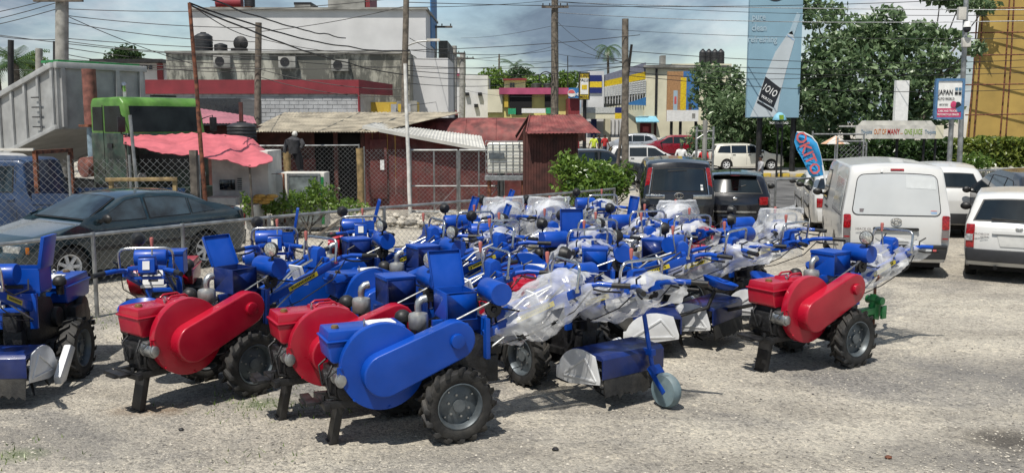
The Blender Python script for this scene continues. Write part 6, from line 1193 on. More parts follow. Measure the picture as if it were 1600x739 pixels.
for kx, kz, mt in ((9, 14, 'txtblue'), (9, 20, 'ink'), (14, 14, 'txtblue'), (14, 20, 'ink')): plate(js, 'dark_mark', mt, (kx-2)*U3, (kx+2)*U3, z1-(kz+2)*U3, z1-(kz-2)*U3, -.018)
for kx, kz, mt in ((6, 36, 'signpink'), (12, 37, 'ink'), (14, 42, 'signblue')): m = MB(); m.ball((kx*U3, -.02, z1-kz*U3), (4.5*U3, .01, 5*U3), 10, 6); m.build('vehicle_print', mt, js)
yp, w_, z0, z1 = board('yellow_pylon', 'yellow and white advertising pylon at the corner', 905, 921, 114, 156, 74, 'signyellow', .3, 'sign', (913,), lr=.15, lm='cast', frame='ink'); plate(yp, 'white_field', 'white', -w_*.38, w_*.38, z0+.2*(z1-z0), z1-.2*(z1-z0), -.035); plate(yp, 'food_print', 'signyellow', -w_*.25, w_*.25, z0+.38*(z1-z0), z0+.55*(z1-z0), -.05); wtext(yp, 'SUPER', .3, 'ink', 0, z1-.12*(z1-z0), -.04); wtext(yp, 'VALUE', .3, 'ink', 0, z1-.28*(z1-z0), -.05); wtext(yp, 'MENU', .25, 'ink', 0, z0+.1*(z1-z0), -.04)
nl, w_, z0, z1 = board('street_name_post', 'dark posts with white lettering PORTIA ROAD under a domed sign', 1212, 1222, 190, 200, 50.4, 'ink', .06, 'sign', (1213, 1220), lr=.05); wtext(nl, 'PORTIA ROAD', .17, 'white', 0, z0+.25, -.04, .9)
q = P(1218, 188, 50); m = MB(); m.lathe([(.36, 0), (.36, .05), (.28, .25), (.14, .38), (.001, .42)], n=20); o = m.build('dome_sign', 'lightblue'); o.location = q; tag(o, 'green and blue domed sign above the street name', 'sign'); m = MB(); m.box((0, -.31, .15), (.22, .14, .24)); m.build('green_wedge', 'txtgreen', o)
# feather flag
fl = thing('feather_flag', 'bright blue feather flag with red letters behind the white sedan', 'flag', (*P(1287, 300, 23)[:2], 0)); ed = [(1245, 207), (1256, 208), (1268, 214), (1276, 224), (1281, 240), (1285, 258), (1288, 274)]; ed2 = [(1245, 207), (1242, 222), (1245, 234), (1252, 248), (1259, 262), (1265, 273), (1270, 277)]
mat('flagblue', (.03, .30, .62), .6, var=.15, scale=3, bump=.1); m = MB(); vs = []
def rs(e, t): k = t*(len(e)-1); i = min(int(k), len(e)-2); f_ = k-i; return (e[i][0]+(e[i+1][0]-e[i][0])*f_, e[i][1]+(e[i+1][1]-e[i][1])*f_)
for o_ in (0, .006):
    for j in range(25):
        for i in range(9): a = rs(ed, j/24); b = rs(ed2, j/24); u = i/8; q = P(a[0]+(b[0]-a[0])*u, a[1]+(b[1]-a[1])*u, 23); q.y += .05*sin(u*7+j*.3)+o_; vs.append(q)
fs = []
for j in range(24):
    for i in range(8): q = (j*9+i, j*9+i+1, (j+1)*9+i+1, (j+1)*9+i); fs += [q, tuple(k+225 for k in reversed(q))]
m.add(vs, fs); m.build('flag_cloth', 'flagblue', fl, True, ang=70); m = MB(); m.tube([P(a, b, 23.01) for a, b in ed]+[P(1292, 300, 23.02), Vector((P(1293, 300, 23.02).x, 23.02, 0))], .022, 7); m.build('flag_pole', 'white', fl, True)
q = P(1262, 240, 22.9); text('flag_text', 'OKITO', .36, 'stickerred', fl, frame_to((.42, 0, -.90), (.90, 0, .42), q), True, sx=1.0)
# parasol, scaffold building, hedge wall
pr = thing('parasol', 'orange and white striped parasol behind the blue flag', 'umbrella', (*P(1302, 300, 40)[:2], terr(14, 40)))
q = P(1302, 212, 40); hz = q.z-pr.location.z; mat('paraorange', (.60, .36, .22), .7)
for k in range(10):
    a0 = 2*pi*k/10; a1 = 2*pi*(k+1)/10; m = MB(); m.add([(0, 0, hz), (.62*cos(a0), .62*sin(a0), hz-.35), (.62*cos(a1), .62*sin(a1), hz-.35), (0, 0, hz-.01), (.62*cos(a0), .62*sin(a0), hz-.36), (.62*cos(a1), .62*sin(a1), hz-.36)], [(0, 1, 2), (3, 5, 4), (1, 4, 5, 2)]); m.build('canopy_panel', 'paraorange' if k % 2 else 'roofwhite', pr)
m = MB(); m.cyl((0, 0, 0), (0, 0, hz), .03, n=8); m.build('pole', 'white', pr)
mat('netgold', (.42, .285, .075), .7, var=.14, scale=.5, bump=.25, bscale=2.5)
SC = 58; sc = thing('scaffolded_building', 'tall building wrapped in golden netting behind scaffold poles', 'building', (*P(1600, 300, SC)[:2], 0)); a = P(1505, 225, SC); m = MB(); m.add([(a.x, SC, -1), (a.x+14, SC-1, -1), (a.x+18, SC+12, -1), (a.x*(SC+12)/SC+.6, SC+12, -1), (a.x+.9, SC, 16), (a.x+14, SC-1, 16), (a.x+18, SC+12, 16), (a.x*(SC+12)/SC+1.6, SC+12, 16)], [(0, 1, 5, 4), (1, 2, 6, 5), (2, 3, 7, 6), (3, 0, 4, 7), (4, 5, 6, 7)]); m.build('netting', 'netgold', sc, True)
for px0, px1 in ((1529, 1512), (1537, 1521), (1578, 1562), (1585, 1571), (1622, 1610), (1640, 1630)):
    u_ = P(px0, -10, SC-.5); v_ = P(px1, 222, SC-.5); m = MB(); m.tube([v_, v_.lerp(u_, .5)+Vector((.04, 0, 0)), u_], .045, 6); m.build('scaffold_pole', 'rust', sc, True)
for py in (-6, 14, 52, 87, 133, 180): u_ = P(1508, py, SC-.62); v_ = P(1650, py-2, SC-.62-1); m = MB(); m.cyl(u_, v_, .04, n=6); m.build('scaffold_ledger', 'rust', sc, True)
# ------------------------------------------------------------------ poles and cables
def pole(label, px_t, py_t, px_b, Y, r0, r1, mt, zb=0., name='utility_pole', cross=None, group=None):
    t = P(px_t, py_t, Y); b = P(px_b, 300, Y); root = thing(name, label, 'pole', (b.x, Y, zb-.05), 0, group); m = MB(); n_ = 6; pts = [Vector((b.x, Y, zb)).lerp(t, k/n_)+Vector((random.uniform(-.015, .015) if 0 < k < n_ else 0, 0, 0)) for k in range(n_+1)]; m.tube(pts, [r0+(r1-r0)*k/n_ for k in range(n_+1)], 12); m.build('shaft', mt, root, True)
    for (py, w_, th) in (cross or []):
        q = P(px_t, py, Y); m = MB(); m.box((q.x, Y-r1-.06, q.z), (w_, .10, th)); c = m.build('cross_arm', 'oldwood', root, True)
        for k in (-.45, -.2, .2, .45): m = MB(); m.lathe([(.02, 0), (.045, .05), (.03, .08), (.045, .11), (.001, .16)], (q.x+k*w_, Y-r1-.06, q.z+th/2), n=8); m.build('insulator', 'cast', c, True)
    return root
pole('thick concrete utility pole at the upper left', 97, -40, 97, 31, .22, .20, 'concpole', cross=[(2, 1.6, .12)])
pole('dark steel post left of the thick concrete pole', 17, 63, 17, 33, .10, .10, 'cable', name='steel_post'); pole('short grey stub pole beside the thick concrete pole', 61, 76, 61, 34, .13, .12, 'concpole', name='stub_pole'); pole('dark steel post against the thick concrete pole', 86, 65, 86, 33, .07, .07, 'cable', name='steel_post')
pole('thin leaning rusty pole at the pink tarpaulin', 296, 5, 322, 20.5, .05, .04, 'rust', name='rusty_pole'); m = MB()
pole('old wooden pole with white pipe left of the weathered block', 404, 36, 401, 33, .12, .11, 'polewood')
pole('dark wooden pole rising from the white roof', 635, -25, 629, 33, .13, .10, 'polewood'); pole('bent white pipe standing at the gate', 633, 100, 641, 26.0, .055, .05, 'pipewhite', name='white_pipe')
pole('utility pole with crossarm beside the yellow shop', 867, -6, 866, 60, .27, .22, 'polewood', cross=[(12, 1.7, .16)]); pole('weathered wooden pole behind the black minivan', 977, 30, 977, 36, .145, .125, 'polewood', -.6)
pole('dark brace stick leaning on the weathered wooden pole', 987, 70, 958, 36.4, .07, .05, 'oldwood', -.6, name='brace_pole')
pole('grey utility pole down the street, left of a pair', 710, 72, 710, 84, .28, .22, 'concpole', cross=[(84, 2.0, .12)]); pole('grey utility pole down the street, right of a pair', 723, 84, 722, 90, .32, .28, 'concpole', cross=[(92, 2.2, .12)]); pole('slim pole beside the white building corner', 680, 40, 680, 60, .13, .11, 'concpole', cross=[(43, 2.2, .12)])
pole('thin far pole before the green trees', 780, 85, 779, 110, .13, .1, 'polewood'); pole('thin far mast left of the palm', 887, 88, 887, 100, .06, .05, 'cast', name='mast')
cp = pole('grey steel camera pole beside the golden netting', 1511, -30, 1497, 35, .10, .085, 'galv', -.6, name='camera_pole'); cp['category'] = 'pole'
for (px, py, sx_, sz_, mt, nm) in ((1501, 22, .28, .45, 'stallwhite', 'equipment_box'), (1508, 67, .30, .34, 'stallwhite', 'equipment_box')): q = P(px, py, 34.85); m = MB(); m.box((q.x, 34.78, q.z), (sx_, .18, sz_)); m.build(nm, mt, cp, True, bevel=.02)
q = P(1509, 46, 34.7); m = MB(); m.ball((q.x, 34.6, q.z), (.13, .13, .14)); m.build('camera_dome', 'ink', cp, True); m = MB(); m.cyl((q.x, 34.6, q.z+.06), (q.x, 34.6, q.z+.26), .15, .10, n=14); m.build('camera_housing', 'white', cp, True)
# street lamp arm
m = MB(); q = P(636, 72, 33); e = P(672, 64, 33); m.tube([q, P(652, 66, 33), e], .03, 6); o = m.build('lamp_arm', 'steel'); tag(o, 'curved street lamp arm on the dark wooden pole', 'street lamp'); m = MB(); e2 = P(682, 62, 33); m.box((e+e2)/2, (.45, .16, .08)); m.build('lamp_head', 'stallwhite', o)
def cable(x0, y0, Y0, x1, y1, Y1, sag, r=.012, grp='overhead cables across the street', lab='thin black overhead cable sagging between the poles', mt='cable', sway=0):
    a = P(x0, y0, Y0); b = P(x1, y1, Y1); m = MB(); n_ = 26; pts = []
    for k in range(n_+1): t = k/n_; q = a.lerp(b, t); q.z -= sag*4*t*(1-t); q.z += sway*noise.noise(Vector((t*9, x0, 0))); pts.append(q)
    m.tube([p-a for p in pts], r, 5); o = m.build('overhead_cable', mt); o.location = a; return tag(o, lab, 'cable', grp)
CB = [(-60, 50, 31, 97, 12, 31, .05), (-60, 42, 31, 97, 2, 31, .05), (-60, 30, 31, 97, -6, 31, .05), (97, 64, 31, 640, 78, 33, .35), (-40, 50, 31, 400, 92, 33, .12), (-20, 54, 33, 97, 62, 31, .08), (97, 14, 31, 633, -4, 33, .25), (97, 24, 31, 404, 44, 33, .1), (97, 22, 31, 300, 100, 36, .1), (97, 60, 31, 1000, 55, 36, .5), (97, 74, 31, 404, 100, 33, .15), (97, 84, 31, 404, 112, 33, .2), (97, 92, 31, 630, 104, 33, .2), (-40, 108, 33, 404, 104, 33, .1),
    (633, 4, 33, 1640, -8, 40, .3), (633, 12, 33, 867, 0, 60, .1), (867, 2, 60, 1640, 24, 40, .3), (404, 50, 33, 633, 10, 33, .1), (404, 60, 33, 633, 84, 33, .2), (404, 92, 33, 867, 96, 60, .4), (633, 103, 33, 977, 98, 36, .15), (633, 110, 33, 977, 104, 36, .25), (633, 92, 33, 867, 72, 60, .3), (633, 78, 33, 867, 78, 60, .25), (633, 118, 33, 867, 112, 60, .3), (633, 130, 33, 867, 118, 60, .35), (404, 108, 33, 640, 140, 33, .2), (404, 120, 33, 640, 150, 33, .25),
    (977, 98, 36, 1640, 104, 40, .2), (977, 104, 36, 1640, 112, 40, .25), (977, 80, 36, 1640, 92, 40, .3), (867, 40, 60, 1640, 60, 40, .3), (867, 84, 60, 977, 92, 36, .1), (867, 60, 60, 977, 98, 36, .2), (867, 98, 60, 977, 104, 36, .15), (867, 30, 60, 977, 100, 36, .3), (977, 112, 36, 1300, 120, 45, .2), (977, 118, 36, 1640, 138, 40, .35), (720, 60, 88, 867, 40, 60, .2), (690, 84, 84, 867, 96, 60, .3), (640, 165, 33, 720, 150, 88, .1), (710, 88, 84, 640, 60, 33, .2), (723, 140, 90, 867, 150, 60, .3), (296, 6, 20.5, 404, 60, 33, .15), (97, 34, 31, 404, 66, 33, .15)]
ANC = {97: 'thick concrete pole', 404: 'old wooden pole', 633: 'dark wooden pole', 640: 'dark wooden pole', 630: 'dark wooden pole', 400: 'old wooden pole', 867: 'crossarm utility pole', 977: 'weathered wooden pole', 1000: 'weathered wooden pole', 1640: 'right edge', 296: 'rusty pole', 300: 'weathered block', 1300: 'tall billboard', 710: 'street pole pair', 690: 'street pole pair', 720: 'street pole pair', 723: 'street pole pair', 540: 'white building'}
ORD = ['topmost', 'second', 'third', 'fourth', 'fifth', 'sixth', 'seventh', 'eighth']; cnt = {}
for c_ in sorted(CB, key=lambda c: c[1]+c[4]):
    ka, kb_ = ANC.get(c_[0], 'left edge'), ANC.get(c_[3], 'left edge'); n_ = cnt.get((ka, kb_), 0); cnt[(ka, kb_)] = n_+1
    cable(*c_, r=.013, lab='thin black cable from %s to %s, %s of its run' % (ka, kb_, ORD[n_]))
for c_, lab in (((867, 20, 60, 1660, 32, 40, .3), 'pale grey overhead cable crossing the tall billboard, upper of two'), ((867, 4, 60, 1660, 16, 40, .12), 'pale grey overhead cable crossing the tall billboard, topmost')): cable(*c_, r=.02, lab=lab, mt='steel')
for c_, lab in (((296, 5, 20.5, 640, 80, 33, .3), 'thick wavy black cable from the rusty pole to the dark wooden pole'), ((296, 8, 20.5, 640, 118, 33, .25), 'thick black cable dropping from the rusty pole to the shed'), ((280, -20, 20.5, 540, 60, 33, .15), 'thick black cable above the rusty pole top')): cable(*c_, r=.02, lab=lab, sway=.08)
m = MB(); q = P(853, 123, 59.5); m.tube([(q.x+.42*cos(t), 59.5+.02*sin(3*t), q.z+.42*sin(t)) for t in [2*pi*i/24*1.9 for i in range(48)]], .03, 5); tag(m.build('cable_coil', 'cable'), 'coil of spare black cable hung beside the utility pole', 'cable')
# road side railing and gate tower
rr = thing('road_railing', 'grey pipe railing at the road edge on the right', 'railing', (P(1215, 300, 24).x, 24, 0))
ra = P(1212, 281, 24.5); rb_ = P(1640, 262, 27); m = MB(); m.tube([ra, ra.lerp(rb_, .5), rb_], .03, 8); m.build('top_rail', 'galv', rr, True)
for k in (0, .25, .5, .75): q = ra.lerp(rb_, k); m = MB(); m.cyl((q.x, q.y, terr(q.x, q.y)), q, .03, n=8); m.build('post', 'galv', rr, True)
lt = thing('gate_tower', 'square pipe gate frame beside the parked cream wagon', 'gate', (*P(1103, 300, 46)[:2], -.6)); a = P(1089, 198, 46); b = P(1115, 275, 46)
for px in (1089, 1102, 1115): q = P(px, 198 if px != 1102 else 188, 46); m = MB(); m.cyl((q.x, 46, -.6), q, .06 if px != 1102 else .12, n=8); m.build('upright', 'galv' if px != 1102 else 'greyconc', lt, True)
for py in (205, 217, 235, 252): m = MB(); m.cyl(P(1089, py, 46), P(1115, py, 46), .035, n=6); m.build('rung', 'galv', lt, True)
m = MB(); m.cyl(P(1089, 217, 45.95), P(1106, 206, 45.95), .03, n=6); m.build('brace', 'galv', lt, True)
kf = thing('kiosk_cage', 'mesh cage of grey pipes left of the juice kiosk', 'cage', (*P(1310, 300, 38)[:2], -.6)); 
for px, py in ((1270, 205), (1309, 215), (1350, 210), (1354, 222)): q = P(px, py, 38); m = MB(); m.cyl((q.x, 38, -.6), q, .04, n=8); m.build('upright', 'galv', kf, True)
for a, b in (((1270, 210), (1350, 210)), ((1308, 221), (1350, 221)), ((1270, 250), (1350, 250))): m = MB(); m.cyl(P(*a, 38), P(*b, 38), .035, n=6); m.build('rail', 'galv', kf, True)
a = P(1309, 300, 38.05); b = P(1350, 300, 38.05); m = MB(); chain(m, (a.x, a.y, 0), (b.x, b.y, 0), -.5, P(1309, 221, 38).z, -.5, P(1309, 221, 38).z, .13, .005); tag(m.build('wire_mesh', 'galv', kf, True, smooth=False, clean=False), kind='stuff')
# ------------------------------------------------------------------ trees and shrubs
def leafcloud(m, c, r, n, size, rd, up=.35, flat=1., shell=.55):
    """leaf faces spread through an uneven ellipsoid, denser towards its skin"""
    c = Vector(c); off = Vector((rd.random()*50, rd.random()*50, 0))
    for _ in range(n):
        d = Vector((rd.gauss(0, 1), rd.gauss(0, 1), rd.gauss(0, 1))).normalized(); k = (shell+(1-shell)*rd.random())*(1+.35*noise.noise(d*2.2+off))
        leaf_quads(m, (c.x+d.x*r[0]*k, c.y+d.y*r[1]*k, c.z+d.z*r[2]*k), size, rd, 1, up)
def tree(label, base, clumps, leafsize, mt, seed, name='broadleaf_tree', trunk_r=.2, group=None, cat='tree', twigs=True, dens=1.):
    rd = random.Random(seed); base = Vector(base); root = thing(name, label, cat, base, 0, group); m = MB(); top = max((Vector(c[0]) for c in clumps), key=lambda q: q.z)
    cx = sum(c[0][0] for c in clumps)/len(clumps); cy = sum(c[0][1] for c in clumps)/len(clumps); fork = Vector((base.x*.5+cx*.5, base.y*.5+cy*.5, base.z+(top.z-base.z)*.4))
    m.tube([base, base.lerp(fork, .5)+Vector((.05, 0, 0)), fork], [trunk_r, trunk_r*.85, trunk_r*.7], 9)
    for c, r, n in clumps: c = Vector(c); mid = fork.lerp(c, .5)+Vector((rd.uniform(-.2, .2), rd.uniform(-.2, .2), .15)); m.tube([fork, mid, c], [trunk_r*.45, trunk_r*.28, trunk_r*.1], 6)
    m.build('trunk', 'oldwood', root, True); m = MB()
    for c, r, n in clumps: leafcloud(m, c, r, int(n*dens), leafsize, rd)
    m.build('crown', mt, root, True, smooth=False, clean=False); return root
def pc(px, py, Y): return tuple(P(px, py, Y))
rd = random.Random(77)
# the big tree behind the kiosk: several spreading clumps
def bigclumps(lst, Y0): return [(pc(px, py, Y0+dy), (rx, ry, rz), n) for px, py, dy, rx, ry, rz, n in lst]
tree('large glossy leaved tree behind the juice kiosk, left half', P(1330, 300, 54)-Vector((0, 0, .6)) if 0 else (P(1330, 300, 54).x, 54, -.5), bigclumps([(1275, 30, 0, 1.0, .9, .55, 260), (1300, 15, 1, .9, .8, .5, 200), (1330, 45, 0, 1.5, 1.2, .8, 520), (1290, 70, -.5, 1.4, 1.2, .7, 520), (1275, 110, 0, 1.5, 1.2, 1.0, 620), (1310, 100, -1, 1.6, 1.3, 1.0, 760), (1265, 150, 0, 1.4, 1.2, 1.1, 620), (1300, 150, -1, 1.7, 1.3, 1.2, 820), (1280, 190, 0, 1.7, 1.3, 1.2, 700), (1335, 130, -.5, 1.5, 1.3, 1.2, 720), (1325, 185, -.5, 1.7, 1.3, 1.1, 700)], 53), .40, 'leaf_tree', 5, trunk_r=.24, dens=.7)
tree('large glossy leaved tree behind the juice kiosk, right half', (P(1420, 300, 54).x, 54, -.5), bigclumps([(1385, 30, 0, 1.1, 1, .8, 420), (1400, 60, 0, 1.7, 1.3, .9, 700), (1440, 50, .5, 1.2, 1, .7, 380), (1365, 85, 0, 1.6, 1.3, 1.0, 700), (1440, 90, 0, 1.7, 1.3, .9, 720), (1480, 60, .5, 1.1, 1, .6, 330), (1475, 105, 0, 1.2, 1, .8, 420), (1400, 120, -.5, 1.8, 1.4, 1.1, 860), (1375, 160, -.5, 1.7, 1.3, 1.1, 760), (1430, 150, 0, 1.6, 1.3, 1.1, 720), (1460, 175, 0, 1.4, 1.2, 1.1, 600), (1400, 195, 0, 1.6, 1.3, .9, 560), (1520, 75, -1, .7, .7, .45, 160), (1345, 60, 1, 1.2, 1.0, .8, 420)], 53), .42, 'leaf_tree', 6, trunk_r=.26, dens=.7)
tree('high leafy branch hanging in from the top right', (P(1440, 300, 57).x, 57, -.5), bigclumps([(1500, 5, 0, 1.2, 1, .6, 330), (1470, -5, 0, 1.2, 1, .5, 300), (1265, 8, 0, .9, .8, .5, 200), (1540, 12, 0, .7, .7, .5, 150)], 57), .42, 'leaf_tree', 7)
for k, (px, top, Y, lab) in enumerate(((1120, 110, 60, 'dark leafy tree left of the tall billboard, nearest the cream shop'), (1150, 120, 58, 'dark leafy tree just left of the tall billboard'), (1215, 195, 60, 'low dark tree under the tall billboard'), (1255, 205, 58, 'low dark tree between the billboard posts and the flag'), (1180, 185, 62, 'shady undergrowth tree behind the cream wagon'))):
    z_ = top; cl = []
    for j in range(9): cl.append((pc(px+rd.uniform(-26, 26), z_+rd.uniform(0, 1)*(225-z_), Y+rd.uniform(-1, 1)), (1.2, 1.0, 1.0), 330))
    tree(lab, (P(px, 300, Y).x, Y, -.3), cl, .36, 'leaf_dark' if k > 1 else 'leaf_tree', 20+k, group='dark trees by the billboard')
for k, px in enumerate((1115, 1135, 1170, 1200, 1232, 1262)):
    tree('bare dark trunk behind the cream wagon, %s from the left' % ['first', 'second', 'third', 'fourth', 'fifth', 'sixth'][k], (P(px, 300, 61).x, 61, -.3), [(pc(px, 150, 61), (.6, .6, .5), 60)], .35, 'leaf_dark', 40+k, trunk_r=.22, group='trunks behind the cream wagon')
# hedge at right and strip beneath the big tree
def hedge(label, px0, px1, pyt, Y, depth, n, mt, leaf=.2, seed=3, zb=-.6):
    rd = random.Random(seed); a = P(px0, pyt, Y); b = P(px1, pyt, Y); r = thing('hedge', label, 'hedge', ((a.x+b.x)/2, Y, zb)); m = MB(); h = a.z-zb
    for _ in range(n):
        u = rd.random(); x = a.x+(b.x-a.x)*u; tp = h*(1+.10*noise.noise(Vector((x*.9, 0, seed)))+.06*noise.noise(Vector((x*3, 1, seed)))); t = rd.random()
        if t < .62: y = Y+rd.uniform(-.12, .25)+.25*noise.noise(Vector((x*1.3, 2, rd.random()*2))); z = zb+tp*rd.random()**.8
        else: y = Y+depth*rd.random(); z = zb+tp+rd.uniform(-.15, .06)
        leaf_quads(m, (x, y, z), leaf, rd, 1, .3)
    m.build('foliage', mt, r, True, smooth=False, clean=False); m = MB(); m.b2(a.x+.1, b.x-.1, Y+.35, Y+depth, zb, a.z-.3); m.build('inner_twigs', 'leaf_dark', r, True); return r
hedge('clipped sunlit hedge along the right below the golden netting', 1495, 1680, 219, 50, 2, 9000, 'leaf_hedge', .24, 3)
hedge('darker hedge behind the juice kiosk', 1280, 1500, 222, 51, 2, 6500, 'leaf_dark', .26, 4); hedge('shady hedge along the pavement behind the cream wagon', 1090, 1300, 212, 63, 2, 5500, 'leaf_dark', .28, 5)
mat('stonewall', (.42, .40, .34), .9, var=.25, scale=2, bump=.4); m = MB(); a = P(1520, 262, 44); rdw = random.Random(9); rw = thing('stone_bank', 'low pale stone bank below the sunlit hedge', 'wall', (a.x+3, 44, -.6))
for i in range(40): x = a.x+i*.22; m = MB(); m.ball((0, 0, 0), (.16*rdw.uniform(.8, 1.3), .2, .17*rdw.uniform(.8, 1.2)), 8, 6, .2); o = m.build('stone', 'stonewall', rw); o.location = (x-rw.location.x, rdw.uniform(-.1, .1), a.z+.45+rdw.uniform(-.12, .05))
m = MB(); m.b2(a.x, a.x+9, 44.1, 45, -.6, a.z-.05); m.build('bank_core', 'stonewall', rw, True)
m = MB(); rg = random.Random(31)
for i in range(2600):
    p = P(1180+rg.random()*150, 300, 1); x = P(1185, 300, 57).x+rg.random()*7; y = 55.5+rg.random()*3; z = terr(x, y)+.16; h = rg.uniform(.1, .3); m.add([(x-.03, y, z), (x+.03, y, z), (x+rg.gauss(0, .06), y+.02, z+h)], [(0, 1, 2)])
tag(m.build('verge_grass', 'leaf_grass', smooth=False, clean=False), 'strip of bright grass beside the cream wagon', 'grass', kind='stuff')
# bush right of the board hut and weeds by the freezer
def bush(label, clumps, size, mt, seed, name='bush'):
    rd = random.Random(seed); c0 = clumps[0][0]; r = thing(name, label, 'bush', (c0[0], c0[1], 0)); m = MB()
    for c, rr_, n in clumps: leafcloud(m, c, rr_, n, size, rd, .4, shell=.35)
    m.build('foliage', mt, r, True, smooth=False, clean=False); m = MB()
    for c, rr_, n in clumps:
        for k in range(3): m.tube([(c0[0]+rd.uniform(-.3, .3), c0[1]+rd.uniform(-.1, .1), 0), (c[0]+rd.uniform(-.1, .1), c[1], c[2]*.6), (c[0]+rd.uniform(-.2, .2), c[1], c[2]+rr_[2]*.5)], [.02, .014, .006], 5)
    m.build('stems', 'oldwood', r, True); return r
bush('bushy green shrub between the board hut and the black minivan', [(pc(905, 275, 22.6), (.55, .5, .55), 900), (pc(885, 262, 22.6), (.4, .4, .35), 420), (pc(940, 275, 22.8), (.5, .5, .45), 800), (pc(960, 290, 22.6), (.4, .4, .4), 600), (pc(915, 298, 22.4), (.8, .5, .4), 900), (pc(882, 250, 22.6), (.2, .2, .3), 110), (pc(975, 272, 23), (.3, .3, .3), 260)], .13, 'leaf_bush', 3)
bush('low leafy weeds growing at the foot of the freezer', [(pc(470, 315, 21.6), (.6, .4, .3), 700), (pc(505, 308, 21.8), (.4, .35, .35), 500), (pc(540, 322, 21.6), (.5, .35, .2), 420), (pc(430, 325, 21.6), (.4, .3, .2), 380), (pc(490, 298, 21.9), (.2, .2, .35), 180), (pc(385, 320, 20.8), (.15, .15, .35), 120)], .10, 'leaf_bush', 4, 'weed_clump')
bush('sunlit shrub at the pole foot before the hedge', [(pc(1525, 253, 41), (.9, .6, .45), 700)], .16, 'leaf_bush', 6)
# palms
def palm(label, px, py_c, Y, zb, fr, n, mt='leaf_palm', tr=.16, seed=1, droop=.7):
    rd = random.Random(seed); c = P(px, py_c, Y); r = thing('palm_tree', label, 'palm', (c.x, Y, zb)); m = MB(); m.tube([(c.x+.3, Y, zb), (c.x+.1, Y, (zb+c.z)/2), c], [tr*1.2, tr, tr*.8], 8); m.build('trunk', 'oldwood', r, True); m = MB()
    for k in range(n):
        a = 2*pi*k/n+rd.uniform(-.2, .2); el = rd.uniform(-.1, 1.1); d = Vector((cos(a)*cos(el), sin(a)*cos(el), sin(el))); p = Vector(c); prev = p; seg = 9
        for j in range(seg):
            d = (d+Vector((0, 0, -droop*.22))).normalized(); q = p+d*fr/seg; s = d.cross(Vector((0, 0, 1))).normalized(); w_ = fr*.22*sin(pi*(j+1.2)/(seg+1.6)); dn = Vector((0, 0, -w_*.6))
            for sg in (-1, 1):
                for i in (0, .5): b = p.lerp(q, i); m.add([b, b+d*fr/seg*.35, b+s*sg*w_+dn+d*w_*.5], [(0, 1, 2)])
            p = q
    m.build('crown', mt, r, True, smooth=False, clean=False); return r
palm('lone tall palm above the navy and yellow shop', 950, 75, 95, 0, 1.9, 15, seed=3, droop=1.2, tr=.14); palm('far palm among trees over the yellow shop', 806, 105, 115, 0, 2.6, 14, seed=4); palm('dark palm at the far left behind the dump truck', 24, 100, 40, 0, 1.6, 22, seed=5); palm('bushy palm tip at the left edge', -6, 108, 41, 0, 1.5, 18, seed=6)
for k, (px, py, Y, rx, mt, lab) in enumerate(((805, 122, 110, 2.4, 'leaf_dark', 'dark round tree below the far palm'), (775, 128, 108, 2.6, 'leaf_bush', 'light green tree left of the far palm'), (840, 128, 106, 2.2, 'leaf_bush', 'light green tree behind the twin water tanks'), (885, 132, 104, 2.0, 'leaf_bush', 'pale tree between utility pole and yellow pylon'), (192, 92, 95, 2.0, 'leaf_dark', 'dark far tree over the low white block'), (50, 95, 48, .7, 'leaf_bush', 'small yellow green treetop by the stub pole'))):
    tree(lab, (P(px, 300, Y).x, Y, 0), [(pc(px+rd.uniform(-12, 12), py+rd.uniform(-8, 10), Y+rd.uniform(-1, 1)), (rx*.7, rx*.6, rx*.5), 300) for _ in range(5)], .45 if rx > 1 else .2, mt, 60+k)
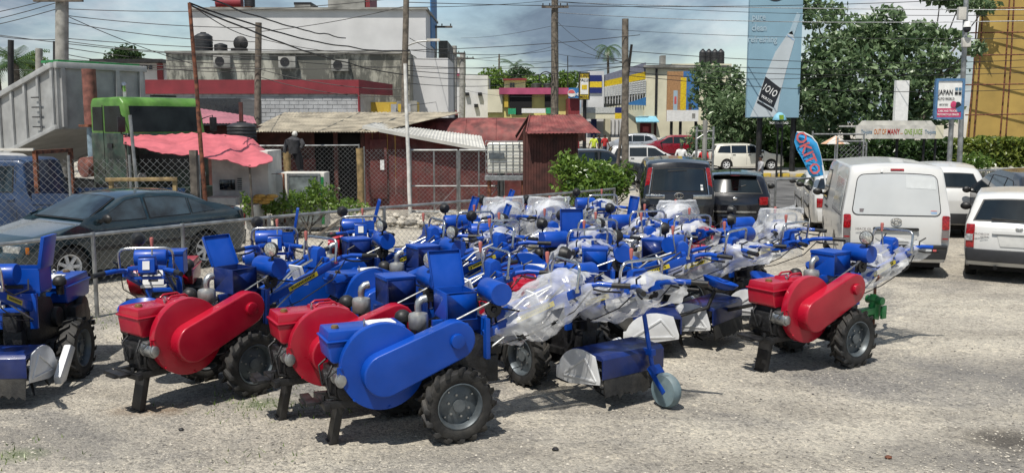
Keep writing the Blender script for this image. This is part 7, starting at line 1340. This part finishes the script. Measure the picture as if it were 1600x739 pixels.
# ------------------------------------------------------------------ people
def person(label, px, Y, zb, face, shirt, trouser, h=1.74, stride=.25, arms=(.12, .12), group=None):
    x = P(px, 300, Y).x; root = thing('person', label, 'person', (x, Y, zb), face, group); k = h/1.74
    J = dict(pel=(0, 0, .93), sp=(0, 0, 1.15), ch=(.0, 0, 1.36), nk=(.0, 0, 1.50), hd=(.02, 0, 1.60), ht=(.01, 0, 1.72))
    V = []; E = []; Rr = []
    def v(p, r): V.append(Vector(p)*k); Rr.append(r*k); return len(V)-1
    pel = v(J['pel'], .135); sp = v(J['sp'], .125); ch = v(J['ch'], .15); nk = v(J['nk'], .055); hd = v(J['hd'], .09); ht = v(J['ht'], .075); E += [(pel, sp), (sp, ch), (ch, nk), (nk, hd), (hd, ht)]
    for s, st, aw in ((-1, stride, arms[0]), (1, -stride, arms[1])):
        hp = v((0, s*.10, .88), .095); kn = v((st*.55+.03, s*.11, .50), .062); an = v((st, s*.11, .09), .042); to = v((st+.17, s*.12, .035), .035); E += [(pel, hp), (hp, kn), (kn, an), (an, to)]
        sh_ = v((0, s*.19, 1.40), .068); el = v((-st*.5, s*(.22+aw*.5), 1.12), .046); wr = v((-st*.9+.08, s*(.22+aw), .88), .034); ha_ = v((-st*1.0+.11, s*(.21+aw), .78), .036); E += [(ch, sh_), (sh_, el), (el, wr), (wr, ha_)]
    me = bpy.data.meshes.new('body'); me.from_pydata(V, E, []); o = obj('body', me, None, root); md = o.modifiers.new('s', 'SKIN'); me.skin_vertices or None
    for i, sv in enumerate(me.skin_vertices[0].data): sv.radius = (Rr[i], Rr[i]); sv.use_root = (i == 0)
    o.modifiers.new('u', 'SUBSURF').levels = 1; bpy.context.view_layer.update(); me2 = bpy.data.meshes.new_from_object(o.evaluated_get(bpy.context.evaluated_depsgraph_get())); o.modifiers.clear(); o.data = me2; bpy.data.meshes.remove(me)
    me2.materials.clear()
    for mm_ in ('skin', shirt, trouser, 'black'): me2.materials.append(MAT[mm_])
    for p in me2.polygons:
        c = p.center/k; p.use_smooth = True
        p.material_index = 0 if c.z > 1.485 or (abs(c.y) > .2 and c.z < 1.16) else (1 if c.z > .93 else (2 if c.z > .10 else 3))
    m = MB(); m.ball((-.01*k, 0, 1.665*k), (.10*k, .088*k, .09*k), 10, 7); m.build('hair', 'trim', root); return root
mat('shirtgrey', (.34, .34, .35), .85, var=.1, bump=.1); mat('shirtred', (.5, .03, .03), .8); mat('vest', (.55, .65, .05), .7); mat('shirtdark', (.03, .03, .04), .85); mat('jeans', (.03, .045, .09), .85)
zt_ = lambda px, Y: terr(P(px, 300, Y).x, Y)+.02
person('man in white shirt and white trousers standing before the red crossover', 1063, 46, zt_(1063, 46), radians(-90), 'cloth_white', 'cloth_white', stride=.08)
person('man in grey shirt walking on the road past the black hatchback', 1187, 41, zt_(1187, 41), radians(190), 'shirtgrey', 'jeans', stride=.3, arms=(.3, .1))
person('person in red shirt at the far shop corner', 944, 66, zt_(944, 66), radians(-60), 'shirtred', 'jeans', stride=.05); person('person in yellow safety vest by the board hut eaves', 927, 64, zt_(927, 64), radians(-90), 'vest', 'shirtdark', stride=.1); person('person in dark clothes between yellow vest and red shirt', 935, 67, zt_(935, 67), radians(-40), 'shirtdark', 'shirtdark')
person('person in red and white top left of the pipe gate frame', 1098, 49, zt_(1098, 49), radians(-100), 'shirtred', 'cloth_white', h=1.6); person('person in white top against the pipe gate frame', 1088, 50, zt_(1088, 50), radians(-80), 'cloth_white', 'green_awn', h=1.6); person('person in dark clothes leaning at the camera pole', 1496, 34.2, terr(16, 34), radians(-90), 'shirtdark', 'shirtdark', h=1.7, stride=.03)
